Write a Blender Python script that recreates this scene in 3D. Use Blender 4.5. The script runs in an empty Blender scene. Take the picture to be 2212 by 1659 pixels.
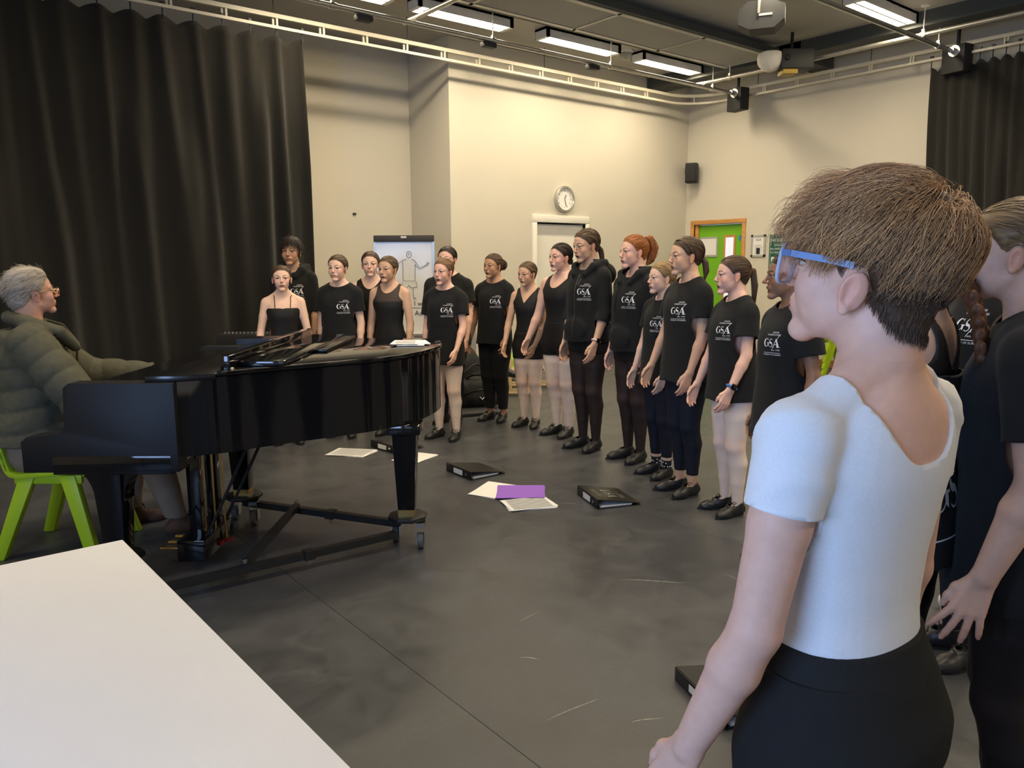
import bpy, bmesh, math, random
import numpy as np
from mathutils import Vector, Matrix, Quaternion
from mathutils.bvhtree import BVHTree

random.seed(7)
RNG = np.random.default_rng(7)
SC = bpy.context.scene
COL = SC.collection

# ------------------------------------------------------------------ camera
IMG_W, IMG_H, FPX = 2212.0, 1659.0, 1661.0
YAW, PITCH, ROLL, CAM_Z = math.radians(38.93), math.radians(9.06), math.radians(0.327), 1.48


def cam_axes():
    c, s = math.cos, math.sin
    fwd = np.array([s(YAW) * c(PITCH), c(YAW) * c(PITCH), -s(PITCH)])
    right = np.array([c(YAW), -s(YAW), 0.0])
    down = np.cross(fwd, right)
    r2 = right * c(ROLL) + down * s(ROLL)
    d2 = -right * s(ROLL) + down * c(ROLL)
    return np.array([r2, d2, fwd])


CAM_M = cam_axes()
CAM_C = np.array([0.0, 0.0, CAM_Z])
FWD2 = np.array([math.sin(YAW), math.cos(YAW)])
RIGHT2 = np.array([math.cos(YAW), -math.sin(YAW)])


def ray(x, y):
    return CAM_M.T @ np.array([(x - IMG_W / 2) / FPX, (y - IMG_H / 2) / FPX, 1.0])


def onz(x, y, z=0.0):
    d = ray(x, y)
    return CAM_C + d * (z - CAM_Z) / d[2]


def onx(x, y, X):
    d = ray(x, y)
    return CAM_C + d * X / d[0]


def ony(x, y, Y):
    d = ray(x, y)
    return CAM_C + d * Y / d[1]


cam_data = bpy.data.cameras.new('camera')
cam_data.sensor_fit = 'HORIZONTAL'
cam_data.sensor_width = 36.0
cam_data.lens = 36.0 * FPX / IMG_W
cam_data.clip_start = 0.02
cam_data.clip_end = 100
cam = bpy.data.objects.new('camera', cam_data)
COL.objects.link(cam)
cam.matrix_world = Matrix((
    (CAM_M[0][0], -CAM_M[1][0], -CAM_M[2][0], 0.0),
    (CAM_M[0][1], -CAM_M[1][1], -CAM_M[2][1], 0.0),
    (CAM_M[0][2], -CAM_M[1][2], -CAM_M[2][2], CAM_Z),
    (0, 0, 0, 1)))
SC.camera = cam

# ------------------------------------------------------------------ world, daylight, exposure
world = bpy.data.worlds.new('world')
SC.world = world
world.use_nodes = True
wbg = world.node_tree.nodes['Background']
wbg.inputs[0].default_value = (0.55, 0.68, 1.0, 1)
wbg.inputs[1].default_value = 1.0
SC.view_settings.view_transform = 'Standard'
SC.view_settings.look = 'None'
SC.view_settings.gamma = 1.0
SC.view_settings.use_curve_mapping = False
SC.view_settings.exposure = 0.0
LAMP_W = 28.0        # watts of each ceiling fitting
DAY_W = 150.0        # watts of daylight per window


def area_light(name, loc, rot, sx, sy, power, color):
    l = bpy.data.lights.new(name, 'AREA')
    l.shape = 'RECTANGLE'
    l.size, l.size_y = sx, sy
    l.energy = power
    l.color = color
    o = bpy.data.objects.new(name, l)
    o.location = loc
    o.rotation_euler = rot
    COL.objects.link(o)
    return o


# room extents (metres): camera stands at x=0 y=0
X0, X1 = -2.6, 10.09
Y0, Y1, Y2 = -4.2, 8.03, 8.95     # back wall y1, recessed part y2
XCOL = 5.53
ZC = 4.15
# cool daylight from the two windows in the left wall
for wy, wk_ in ((0.45, 1.0), (-2.3, 0.12)):
    area_light('window_daylight', (X0 + 0.06, wy, 1.75), (0, math.radians(-90), 0), 1.7, 1.9, DAY_W * wk_, (0.36, 0.57, 1.0))

# ------------------------------------------------------------------ materials
MATS = {}


def mat(name, color, rough=0.5, metal=0.0, spec=0.5, coat=0.0, emit=None, estr=0.0, alpha=1.0, trans=0.0, ior=1.45,
        noise=None, bump=None, attr=False, sheen=0.0, sss=0.0):
    """noise=(scale, amount[, stretch xyz]) varies the colour; bump=(scale, strength, distance[, stretch])"""
    if name in MATS:
        return MATS[name]
    m = bpy.data.materials.new(name)
    m.use_nodes = True
    nt = m.node_tree
    b = nt.nodes['Principled BSDF']
    c4 = (color[0], color[1], color[2], 1)
    b.inputs['Base Color'].default_value = c4
    b.inputs['Roughness'].default_value = rough
    b.inputs['Metallic'].default_value = metal
    b.inputs['Specular IOR Level'].default_value = spec
    b.inputs['Coat Weight'].default_value = coat
    b.inputs['Coat Roughness'].default_value = 0.03
    b.inputs['IOR'].default_value = ior
    b.inputs['Transmission Weight'].default_value = trans
    b.inputs['Alpha'].default_value = alpha
    b.inputs['Sheen Weight'].default_value = sheen
    if sss:
        b.inputs['Subsurface Weight'].default_value = sss
        b.inputs['Subsurface Radius'].default_value = (0.010, 0.004, 0.002)
        b.inputs['Subsurface Scale'].default_value = 1.0
    if emit:
        b.inputs['Emission Color'].default_value = (*emit, 1)
        b.inputs['Emission Strength'].default_value = estr
    src = None
    tc = nt.nodes.new('ShaderNodeTexCoord')
    if attr:
        a = nt.nodes.new('ShaderNodeAttribute')
        a.attribute_name = 'Col'
        src = a.outputs['Color']
    if noise:
        mp = nt.nodes.new('ShaderNodeMapping')
        nt.links.new(tc.outputs['Object'], mp.inputs[0])
        if len(noise) > 2:
            mp.inputs['Scale'].default_value = noise[2]
        n = nt.nodes.new('ShaderNodeTexNoise')
        n.inputs['Scale'].default_value = noise[0]
        n.inputs['Detail'].default_value = 5
        nt.links.new(mp.outputs[0], n.inputs['Vector'])
        r = nt.nodes.new('ShaderNodeMapRange')
        r.inputs['From Min'].default_value = 0.25
        r.inputs['From Max'].default_value = 0.75
        r.inputs['To Min'].default_value = 1 - noise[1]
        r.inputs['To Max'].default_value = 1 + noise[1]
        nt.links.new(n.outputs[0], r.inputs[0])
        mx = nt.nodes.new('ShaderNodeMix')
        mx.data_type = 'RGBA'
        mx.blend_type = 'MULTIPLY'
        mx.inputs['Factor'].default_value = 1
        if src is None:
            mx.inputs['A'].default_value = c4
        else:
            nt.links.new(src, mx.inputs['A'])
        nt.links.new(r.outputs[0], mx.inputs['B'])
        src = mx.outputs['Result']
    if src is not None:
        nt.links.new(src, b.inputs['Base Color'])
    if bump:
        mp = nt.nodes.new('ShaderNodeMapping')
        nt.links.new(tc.outputs['Object'], mp.inputs[0])
        if len(bump) > 3:
            mp.inputs['Scale'].default_value = bump[3]
        n = nt.nodes.new('ShaderNodeTexNoise')
        n.inputs['Scale'].default_value = bump[0]
        n.inputs['Detail'].default_value = 4
        nt.links.new(mp.outputs[0], n.inputs['Vector'])
        bp = nt.nodes.new('ShaderNodeBump')
        bp.inputs['Strength'].default_value = bump[1]
        bp.inputs['Distance'].default_value = bump[2]
        nt.links.new(n.outputs[0], bp.inputs['Height'])
        nt.links.new(bp.outputs[0], b.inputs['Normal'])
    MATS[name] = m
    return m


# ------------------------------------------------------------------ objects
def mesh_np(name, V, F, smooth=True, cols=None):
    """V (n,3), F list of faces or int array (m,3|4)"""
    me = bpy.data.meshes.new(name)
    V = np.asarray(V, np.float32)
    if isinstance(F, np.ndarray):
        m, k = F.shape
        me.vertices.add(len(V))
        me.vertices.foreach_set('co', V.ravel())
        me.loops.add(m * k)
        me.loops.foreach_set('vertex_index', F.astype(np.int32).ravel())
        me.polygons.add(m)
        me.polygons.foreach_set('loop_start', np.arange(m, dtype=np.int32) * k)
        me.update(calc_edges=True)
    else:
        me.from_pydata([tuple(map(float, v)) for v in V], [], [tuple(map(int, f)) for f in F])
        me.update()
    if smooth:
        me.polygons.foreach_set('use_smooth', np.ones(len(me.polygons), dtype=bool))
    if cols is not None:
        a = me.color_attributes.new('Col', 'FLOAT_COLOR', 'POINT')
        c = np.ones((len(V), 4), np.float32)
        c[:, :3] = cols
        a.data.foreach_set('color', c.ravel())
    return me


def link(name, me, m=None, parent=None, loc=None, rotz=None):
    o = bpy.data.objects.new(name, me)
    COL.objects.link(o)
    if m is not None and me is not None and len(me.materials) == 0:
        me.materials.append(m)
    if parent is not None:
        o.parent = parent
    if loc is not None:
        o.location = loc
    if rotz is not None:
        o.rotation_euler = (0, 0, rotz)
    return o


def tag(o, label=None, cat=None, group=None, kind=None):
    if label:
        o['label'] = label
    if cat:
        o['category'] = cat
    if group:
        o['group'] = group
    if kind:
        o['kind'] = kind
    return o


def thing(name, label, cat, loc=(0, 0, 0), rotz=0.0, group=None):
    o = bpy.data.objects.new(name, None)
    o.empty_display_size = 0.1
    COL.objects.link(o)
    o.location = loc
    o.rotation_euler = (0, 0, rotz)
    return tag(o, label, cat, group)


class MB:
    """collects simple solids into one mesh"""

    def __init__(s):
        s.V, s.F = [], []

    def add(s, vs, fs):
        n = len(s.V)
        s.V += [tuple(map(float, v)) for v in vs]
        s.F += [tuple(i + n for i in f) for f in fs]
        return s

    def box(s, c, size, R=None):
        hx, hy, hz = size[0] / 2, size[1] / 2, size[2] / 2
        vs = [np.array(p, float) for p in ((-hx, -hy, -hz), (hx, -hy, -hz), (hx, hy, -hz), (-hx, hy, -hz),
                                           (-hx, -hy, hz), (hx, -hy, hz), (hx, hy, hz), (-hx, hy, hz))]
        if R is not None:
            vs = [R @ v for v in vs]
        vs = [v + np.array(c, float) for v in vs]
        return s.add(vs, [(0, 3, 2, 1), (4, 5, 6, 7), (0, 1, 5, 4), (1, 2, 6, 5), (2, 3, 7, 6), (3, 0, 4, 7)])

    def b2(s, lo, hi):
        lo, hi = np.array(lo, float), np.array(hi, float)
        return s.box((lo + hi) / 2, hi - lo)

    def bar(s, a, b, w, h, up=(0, 0, 1)):
        """rectangular bar from a to b, width w, height h"""
        a, b = np.array(a, float), np.array(b, float)
        d = b - a
        L = np.linalg.norm(d)
        d /= L
        x = np.cross(d, np.array(up, float))
        if np.linalg.norm(x) < 1e-5:
            x = np.array([1.0, 0, 0])
        x /= np.linalg.norm(x)
        z = np.cross(x, d)
        return s.box((a + b) / 2, (w, L, h), np.array([x, d, z]).T)

    def tube(s, pts, r, n=10, caps=True, closed=False):
        pts = [np.array(p, float) for p in pts]
        m = len(pts)
        rs = r if hasattr(r, '__len__') else [r] * m
        base = len(s.V)
        prev = None
        for i, p in enumerate(pts):
            if closed:
                t = pts[(i + 1) % m] - pts[i - 1]
            else:
                t = pts[min(i + 1, m - 1)] - pts[max(i - 1, 0)]
            t = t / (np.linalg.norm(t) + 1e-12)
            if prev is None:
                u = np.cross(t, (0, 0, 1.0))
                if np.linalg.norm(u) < 1e-3:
                    u = np.cross(t, (0, 1.0, 0))
            else:
                u = prev - t * (prev @ t)
            u /= np.linalg.norm(u)
            prev = u
            w = np.cross(t, u)
            for j in range(n):
                a = 2 * math.pi * j / n
                s.V.append(tuple(p + rs[i] * (math.cos(a) * u + math.sin(a) * w)))
        rng = m if closed else m - 1
        for i in range(rng):
            k = (i + 1) % m
            for j in range(n):
                l = (j + 1) % n
                s.F.append((base + i * n + j, base + i * n + l, base + k * n + l, base + k * n + j))
        if caps and not closed:
            s.F.append(tuple(base + j for j in reversed(range(n))))
            s.F.append(tuple(base + (m - 1) * n + j for j in range(n)))
        return s

    def cyl(s, a, b, r, n=16, r2=None):
        return s.tube([a, b], [r, r if r2 is None else r2], n)

    def lathe(s, prof, c=(0, 0, 0), n=20, R=None):
        """prof [(r,z)...]"""
        base = len(s.V)
        for (r, z) in prof:
            for j in range(n):
                a = 2 * math.pi * j / n
                v = np.array([r * math.cos(a), r * math.sin(a), z])
                if R is not None:
                    v = R @ v
                s.V.append(tuple(v + np.array(c, float)))
        for i in range(len(prof) - 1):
            for j in range(n):
                l = (j + 1) % n
                s.F.append((base + i * n + j, base + i * n + l, base + (i + 1) * n + l, base + (i + 1) * n + j))
        s.F.append(tuple(base + j for j in reversed(range(n))))
        s.F.append(tuple(base + (len(prof) - 1) * n + j for j in range(n)))
        return s

    def prism(s, poly, z0, z1, fn=None):
        """poly of (x,y) extruded z0..z1; fn maps (x,y,z)->xyz"""
        n = len(poly)
        vs = [(x, y, z0) for x, y in poly] + [(x, y, z1) for x, y in poly]
        if fn:
            vs = [fn(*v) for v in vs]
        fs = [tuple(reversed(range(n))), tuple(range(n, 2 * n))] + [(i, (i + 1) % n, n + (i + 1) % n, n + i) for i in range(n)]
        return s.add(vs, fs)

    def sphere(s, c, r, nu=14, nv=9, R=None):
        r = np.array(r if hasattr(r, '__len__') else (r, r, r), float)
        prof = []
        base = len(s.V)
        for i in range(nv + 1):
            th = math.pi * i / nv
            for j in range(nu):
                ph = 2 * math.pi * j / nu
                v = np.array([math.sin(th) * math.cos(ph), math.sin(th) * math.sin(ph), math.cos(th)]) * r
                if R is not None:
                    v = R @ v
                s.V.append(tuple(v + np.array(c, float)))
        for i in range(nv):
            for j in range(nu):
                l = (j + 1) % nu
                s.F.append((base + i * nu + j, base + (i + 1) * nu + j, base + (i + 1) * nu + l, base + i * nu + l))
        return s

    def obj(s, name, m, parent=None, smooth=False, bevel=0.0, seg=2, loc=None, rotz=None, angle=35):
        me = bpy.data.meshes.new(name)
        me.from_pydata(s.V, [], s.F)
        me.update()
        bm = bmesh.new()
        bm.from_mesh(me)
        bmesh.ops.recalc_face_normals(bm, faces=bm.faces)
        if bevel > 0:
            es = [e for e in bm.edges if len(e.link_faces) == 2 and e.calc_face_angle(0) > math.radians(30)]
            bmesh.ops.bevel(bm, geom=es, offset=bevel, segments=seg, profile=0.5, affect='EDGES', clamp_overlap=True)
        if smooth or bevel > 0:
            for f in bm.faces:
                f.smooth = True
            for e in bm.edges:
                if len(e.link_faces) == 2 and e.calc_face_angle(0) > math.radians(angle):
                    e.smooth = False
        bm.to_mesh(me)
        bm.free()
        return link(name, me, m, parent, loc, rotz)


def structure(o):
    o['kind'] = 'structure'
    return o


def rotm(axis, deg):
    return np.array(Matrix.Rotation(math.radians(deg), 3, Vector(axis)))


def rz(a):
    c, s = math.cos(a), math.sin(a)
    return np.array([[c, -s, 0], [s, c, 0], [0, 0, 1.0]])


def text_mesh(body, size=1.0, res=2, align='CENTER'):
    """flat mesh (V,F) of a line of text in the built-in font, in the xy plane"""
    cu = bpy.data.curves.new('lettering', 'FONT')
    cu.body = body
    cu.size = size
    cu.align_x = align
    cu.resolution_u = res
    o = bpy.data.objects.new('lettering', cu)
    COL.objects.link(o)
    dg = bpy.context.evaluated_depsgraph_get()
    me = o.evaluated_get(dg).to_mesh()
    V = np.array([v.co[:] for v in me.vertices]).reshape(-1, 3)
    F = [tuple(p.vertices) for p in me.polygons]
    o.evaluated_get(dg).to_mesh_clear()
    bpy.data.objects.remove(o)
    bpy.data.curves.remove(cu)
    return V, F

# ------------------------------------------------------------------ implicit surfaces (bodies, clothes, hair, bags)
def smin(a, b, k):
    if k <= 0:
        return np.minimum(a, b)
    h = np.maximum(k - np.abs(a - b), 0)
    return np.minimum(a, b) - h * h / (4 * k)


class Field:
    def __init__(s):
        s.ops = []

    def cone(s, a, b, ra, rb, k=0.02, sub=False, sq=None):
        a, b = np.array(a, np.float32), np.array(b, np.float32)
        ba = b - a
        L2 = float(ba @ ba) + 1e-12
        if sq is not None:
            ax = np.array(sq[0], np.float32)
            ax /= np.linalg.norm(ax)
            fac = sq[1] - 1

        def fn(P):
            w = P - a
            t = np.clip((w @ ba) / L2, 0, 1)
            w = w - t[..., None] * ba
            if sq is not None:
                w = w + (w @ ax)[..., None] * (ax * fac)
            return np.sqrt((w * w).sum(-1)) - (ra + (rb - ra) * t)
        m = max(ra, rb)
        s.ops.append((fn, np.minimum(a, b) - m, np.maximum(a, b) + m, k, sub))
        return s

    def chain(s, pts, rs, k=0.02, sq=None):
        """one tapering tube through pts; radii eased so that joints do not bulge"""
        pts = np.array(pts, np.float32)
        rs = np.array(rs, np.float32)
        sub = Field()
        for i in range(len(pts) - 1):
            sub.cone(pts[i], pts[i + 1], float(rs[i]), float(rs[i + 1]), 0, False, sq)

        def fn(P):
            d = None
            for o in sub.ops:
                e = o[0](P)
                d = e if d is None else smin(d, e, .008)
            return d
        m = rs.max()
        s.ops.append((fn, pts.min(0) - m, pts.max(0) + m, k, False))
        return s

    def ell(s, c, r, R=None, k=0.02, sub=False):
        c = np.array(c, np.float32)
        r = np.array(r if hasattr(r, '__len__') else (r, r, r), np.float32)
        Rm = None if R is None else np.array(R, np.float32)

        def fn(P):
            w = P - c
            if Rm is not None:
                w = w @ Rm
            q = w / r
            k0 = np.sqrt((q * q).sum(-1)) + 1e-9
            q2 = q / r
            k1 = np.sqrt((q2 * q2).sum(-1)) + 1e-9
            return k0 * (k0 - 1) / k1
        m = float(r.max()) if R is not None else r
        s.ops.append((fn, c - m, c + m, k, sub))
        return s

    def prof(s, rows, O, R, k=0.02, n=2.3, disp=None):
        """stack of super-ellipses: rows (z, half width, front depth, back depth, centre y) in the frame O,R; front is -y"""
        rows = np.array(rows, np.float32)
        zz = np.linspace(rows[0, 0], rows[-1, 0], 90)
        tab = []
        for j in range(1, 5):
            y = np.interp(zz, rows[:, 0], rows[:, j])
            for _ in range(3):
                y[1:-1] = (y[:-2] + 2 * y[1:-1] + y[2:]) / 4
            tab.append(y)
        O = np.array(O, np.float32)
        R = np.array(R, np.float32)
        z0, z1 = float(zz[0]), float(zz[-1])

        def fn(P):
            w = (P - O) @ R
            x, y, z = np.abs(w[..., 0]), w[..., 1], w[..., 2]
            a, bf, bb, cy = [np.interp(z, zz, t) for t in tab]
            y = y - cy
            b = np.where(y < 0, bf, bb)
            rho = ((x / a) ** n + (np.abs(y) / b) ** n) ** (1 / n) + 1e-6
            rad = np.sqrt(x * x + y * y) + 1e-6
            d = np.minimum(rad * (1 - 1 / rho), (rho - 1) * np.minimum(a, b) * 1.5)
            d = np.maximum(d, (rho - 1) * np.minimum(a, b))
            if disp is not None:
                d = d - disp(w)
            return np.maximum(d, np.maximum(z - z1, z0 - z)).astype(np.float32)
        m = rows[:, 1:4].max() + abs(rows[:, 4]).max() + 0.02
        cs = np.array([O + R @ np.array(v) for v in [(sx * m, sy * m, z) for sx in (-1, 1) for sy in (-1, 1) for z in (z0, z1)]])
        s.ops.append((fn, cs.min(0), cs.max(0), k, False))
        return s

    def extend(s, o):
        s.ops += o.ops
        return s

    def at(s, P):
        P = np.asarray(P, np.float32)
        f = np.full(P.shape[:-1], 1.0, np.float32)
        for fn, lo, hi, k, sub in s.ops:
            d = fn(P)
            f = -smin(-f, d, k) if sub else smin(f, d, k)
        return f

    def grid(s, lo, hi, h):
        lo = np.array(lo, np.float32)
        hi = np.array(hi, np.float32)
        n = np.maximum(np.ceil((hi - lo) / h).astype(int) + 1, 4)
        ax = [lo[i] + np.arange(n[i], dtype=np.float32) * h for i in range(3)]
        f = np.full(tuple(n), 1.0, np.float32)
        for fn, l, u, k, sub in s.ops:
            pad = k + 3 * h
            i0 = np.clip(np.floor((l - pad - lo) / h).astype(int), 0, n)
            i1 = np.clip(np.ceil((u + pad - lo) / h).astype(int) + 1, 0, n)
            if (i1 <= i0).any():
                continue
            sl = tuple(slice(i0[j], i1[j]) for j in range(3))
            P = np.stack(np.meshgrid(*[ax[j][sl[j]] for j in range(3)], indexing='ij'), -1)
            d = fn(P)
            g = f[sl]
            f[sl] = -smin(-g, d, k) if sub else smin(g, d, k)
        return f

    def bounds(s, pad=0.01):
        lo = np.min([o[1] for o in s.ops if not o[4]], 0)
        hi = np.max([o[2] for o in s.ops if not o[4]], 0)
        return lo - pad, hi + pad

    def mesh(s, h, lo=None, hi=None, after=None):
        if lo is None:
            lo, hi = s.bounds(2.5 * h)
        f = s.grid(lo, hi, h)
        if after is not None:
            f = after(f, lo, h)
        return surface_nets(f, np.array(lo, np.float32), h)


def surface_nets(f, lo, h):
    """quads (as triangles) of the zero surface of f; normals point to positive f"""
    s = f < 0
    nx, ny, nz = f.shape
    cnt = np.zeros((nx - 1, ny - 1, nz - 1), np.uint8)
    for i in (0, 1):
        for j in (0, 1):
            for k in (0, 1):
                cnt += s[i:nx - 1 + i, j:ny - 1 + j, k:nz - 1 + k]
    act = np.argwhere((cnt > 0) & (cnt < 8))
    if len(act) == 0:
        return np.zeros((0, 3)), np.zeros((0, 3), int)
    cor = np.array([(i, j, k) for i in (0, 1) for j in (0, 1) for k in (0, 1)])
    fv = np.stack([f[act[:, 0] + c[0], act[:, 1] + c[1], act[:, 2] + c[2]] for c in cor], 1)
    acc = np.zeros((len(act), 3), np.float32)
    num = np.zeros(len(act), np.float32)
    for a in range(8):
        for b in range(a + 1, 8):
            if np.abs(cor[a] - cor[b]).sum() != 1:
                continue
            m = (fv[:, a] < 0) != (fv[:, b] < 0)
            t = np.where(m, fv[:, a] / np.where(m, fv[:, a] - fv[:, b], 1), 0)
            p = cor[a] + t[:, None] * (cor[b] - cor[a])
            acc += np.where(m[:, None], p, 0)
            num += m
    u = acc / num[:, None]
    for _ in range(2):
        x, y, z = u[:, 0], u[:, 1], u[:, 2]
        c = fv.reshape(-1, 2, 2, 2)
        wx = np.stack([1 - x, x], 1)
        wy = np.stack([1 - y, y], 1)
        wz = np.stack([1 - z, z], 1)
        val = np.einsum('nijk,ni,nj,nk->n', c, wx, wy, wz)
        gx = np.einsum('njk,nj,nk->n', c[:, 1] - c[:, 0], wy, wz)
        gy = np.einsum('nik,ni,nk->n', c[:, :, 1] - c[:, :, 0], wx, wz)
        gz = np.einsum('nij,ni,nj->n', c[:, :, :, 1] - c[:, :, :, 0], wx, wy)
        g = np.stack([gx, gy, gz], 1)
        st = -val / ((g * g).sum(1) + 1e-9)
        u = np.clip(u + np.clip(st[:, None] * g, -0.5, 0.5), -0.15, 1.15)
    V = lo + (act + u) * h
    idx = np.full(cnt.shape, -1, np.int32)
    idx[act[:, 0], act[:, 1], act[:, 2]] = np.arange(len(act))
    tris = []
    for ax in range(3):
        sl0 = [slice(1, -1)] * 3
        sl1 = [slice(1, -1)] * 3
        sl0[ax] = slice(0, -1)
        sl1[ax] = slice(1, None)
        a, b = s[tuple(sl0)], s[tuple(sl1)]
        e = np.argwhere(a != b)
        if len(e) == 0:
            continue
        inside = a[e[:, 0], e[:, 1], e[:, 2]]
        off = np.ones(3, int)
        off[ax] = 0
        e = e + off
        o1, o2 = (ax + 1) % 3, (ax + 2) % 3
        d1, d2 = np.zeros(3, int), np.zeros(3, int)
        d1[o1], d2[o2] = 1, 1
        q = [idx[tuple((e - d1 - d2).T)], idx[tuple((e - d2).T)], idx[tuple(e.T)], idx[tuple((e - d1).T)]]
        q = np.stack(q, 1)
        q = np.where(inside[:, None], q, q[:, ::-1])
        q = q[(q >= 0).all(1)]
        tris.append(q[:, [0, 1, 2]])
        tris.append(q[:, [0, 2, 3]])
    return V.astype(np.float32), np.concatenate(tris)


def vnormals(V, T):
    n = np.cross(V[T[:, 1]] - V[T[:, 0]], V[T[:, 2]] - V[T[:, 0]])
    N = np.zeros_like(V)
    for j in range(3):
        for c in range(3):
            N[:, c] += np.bincount(T[:, j], n[:, c], len(V))
    return N / (np.linalg.norm(N, axis=1, keepdims=True) + 1e-12)


def clip(V, T, g, *attrs):
    """keep the part of the triangle mesh where the vertex scalar g > 0, cut exactly; attrs follow"""
    if len(T) == 0:
        return (V, T) + attrs
    g = np.where(np.abs(g) < 1e-9, 1e-9, g)
    p = g[T] > 0
    n = p.sum(1)
    keep = [T[n == 3]]
    A = [V] + list(attrs)
    ea, eb = [], []
    new = []
    base = len(V)

    def edge(a, b):
        i = base + sum(len(x) for x in ea)
        ea.append(a)
        eb.append(b)
        return np.arange(i, i + len(a))
    for want in (1, 2):
        sel = T[n == want]
        ps = p[n == want]
        if len(sel) == 0:
            continue
        # rotate so that the odd one is first
        odd = np.argmax(ps if want == 1 else ~ps, 1)
        r = np.stack([sel[np.arange(len(sel)), (odd + j) % 3] for j in range(3)], 1)
        e1 = edge(r[:, 0], r[:, 1])
        e2 = edge(r[:, 0], r[:, 2])
        if want == 1:
            new.append(np.stack([r[:, 0], e1, e2], 1))
        else:
            new.append(np.stack([e1, r[:, 1], r[:, 2]], 1))
            new.append(np.stack([e1, r[:, 2], e2], 1))
    if ea:
        a, b = np.concatenate(ea), np.concatenate(eb)
        sw = a > b
        a, b = np.where(sw, b, a), np.where(sw, a, b)
        key = a.astype(np.int64) * base + b
        uk, inv = np.unique(key, return_inverse=True)
        ua, ub = uk // base, uk % base
        t = (g[ua] / (g[ua] - g[ub]))[:, None]
        A = [np.concatenate([x, x[ua] + (x[ub] - x[ua]) * t]) for x in A]
        NT = np.concatenate(new)
        NT = np.where(NT >= base, base + inv[np.maximum(NT - base, 0)], NT)
        keep.append(NT)
    T2 = np.concatenate(keep)
    used, inv = np.unique(T2, return_inverse=True)
    out = tuple(x[used] for x in A)
    return (out[0].astype(np.float32), inv.reshape(-1, 3)) + tuple(out[1:])


def shell(V, T, N, off=0.004, inner=-0.002):
    """garment: the surface pushed out by off with its open edges turned in to inner"""
    V = np.asarray(V)
    O = V + N * (off if np.isscalar(off) else off[:, None])
    e = np.concatenate([T[:, [0, 1]], T[:, [1, 2]], T[:, [2, 0]]])
    k = e[:, 0].astype(np.int64) * len(V) + e[:, 1]
    kr = e[:, 1].astype(np.int64) * len(V) + e[:, 0]
    b = e[~np.isin(k, kr)]
    if len(b) == 0:
        return O, T
    ids, inv = np.unique(b, return_inverse=True)
    inv = inv.reshape(-1, 2) + len(V)
    I = V[ids] + N[ids] * inner
    R = np.concatenate([np.stack([b[:, 1], b[:, 0], inv[:, 0]], 1), np.stack([b[:, 1], inv[:, 0], inv[:, 1]], 1)])
    return np.concatenate([O, I]), np.concatenate([T, R])


def islands(V, T, N, least=150):
    """drop loose scraps of fewer than `least` triangles"""
    lab = np.arange(len(V))
    for _ in range(400):
        m = lab[T].min(1)
        new = lab.copy()
        for j in range(3):
            np.minimum.at(new, T[:, j], m)
        new = new[new]
        if (new == lab).all():
            break
        lab = new
    cnt = np.bincount(lab[T[:, 0]], minlength=len(V))
    T = T[cnt[lab[T[:, 0]]] >= least]
    used, inv = np.unique(T, return_inverse=True)
    return V[used], inv.reshape(-1, 3), N[used]


def join(parts):
    """parts of (V,T,C)"""
    Vs, Ts, Cs, n = [], [], [], 0
    for V, T, C in parts:
        Vs.append(V)
        Ts.append(np.asarray(T) + n)
        Cs.append(np.broadcast_to(np.asarray(C, np.float32), (len(V), 3)))
        n += len(V)
    return np.concatenate(Vs), np.concatenate(Ts), np.concatenate(Cs)


def mix(a, b, t):
    a, b = np.asarray(a, np.float32), np.asarray(b, np.float32)
    t = np.clip(t, 0, 1)[..., None]
    return a * (1 - t) + b * t


def sstep(a, b, x):
    t = np.clip((x - a) / (b - a), 0, 1)
    return t * t * (3 - 2 * t)


def wav(seed, n=5, lo=4.0, hi=12.0):
    """cheap smooth 3-d noise: a sum of randomly oriented sines, about -1..1"""
    r = np.random.default_rng(seed)
    D = r.normal(size=(n, 3))
    D /= np.linalg.norm(D, axis=1, keepdims=True)
    D *= r.uniform(lo, hi, (n, 1))
    ph = r.uniform(0, 6.28, n)

    def fn(P):
        s = 0
        for d, q in zip(D, ph):
            s = s + np.sin(P @ d.astype(np.float32) + q)
        return s / n * 1.4
    return fn


def strand_mesh(paths, radii, cols, n=3):
    """paths (S,M,3), radii (S,M) -> tubes with n sides"""
    S, M, _ = paths.shape
    t = np.gradient(paths, axis=1)
    t /= np.linalg.norm(t, axis=2, keepdims=True) + 1e-9
    u = np.cross(t, np.array([0.31, 0.2, 0.93]))
    u /= np.linalg.norm(u, axis=2, keepdims=True) + 1e-9
    w = np.cross(t, u)
    ring = []
    for j in range(n):
        a = 2 * math.pi * j / n
        ring.append(paths + radii[..., None] * (math.cos(a) * u + math.sin(a) * w))
    V = np.stack(ring, 2).reshape(-1, 3)
    i = np.arange(S)[:, None, None] * M * n + np.arange(M - 1)[None, :, None] * n
    j = np.arange(n)[None, None, :]
    l = (j + 1) % n
    q = np.stack([i + j, i + l, i + n + l, i + n + j], -1).reshape(-1, 4)
    T = np.concatenate([q[:, [0, 1, 2]], q[:, [0, 2, 3]]])
    C = np.repeat(cols, M * n, axis=0) if cols.ndim == 2 else np.repeat(cols.reshape(-1, 3), n, axis=0)
    return V.astype(np.float32), T, C

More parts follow.
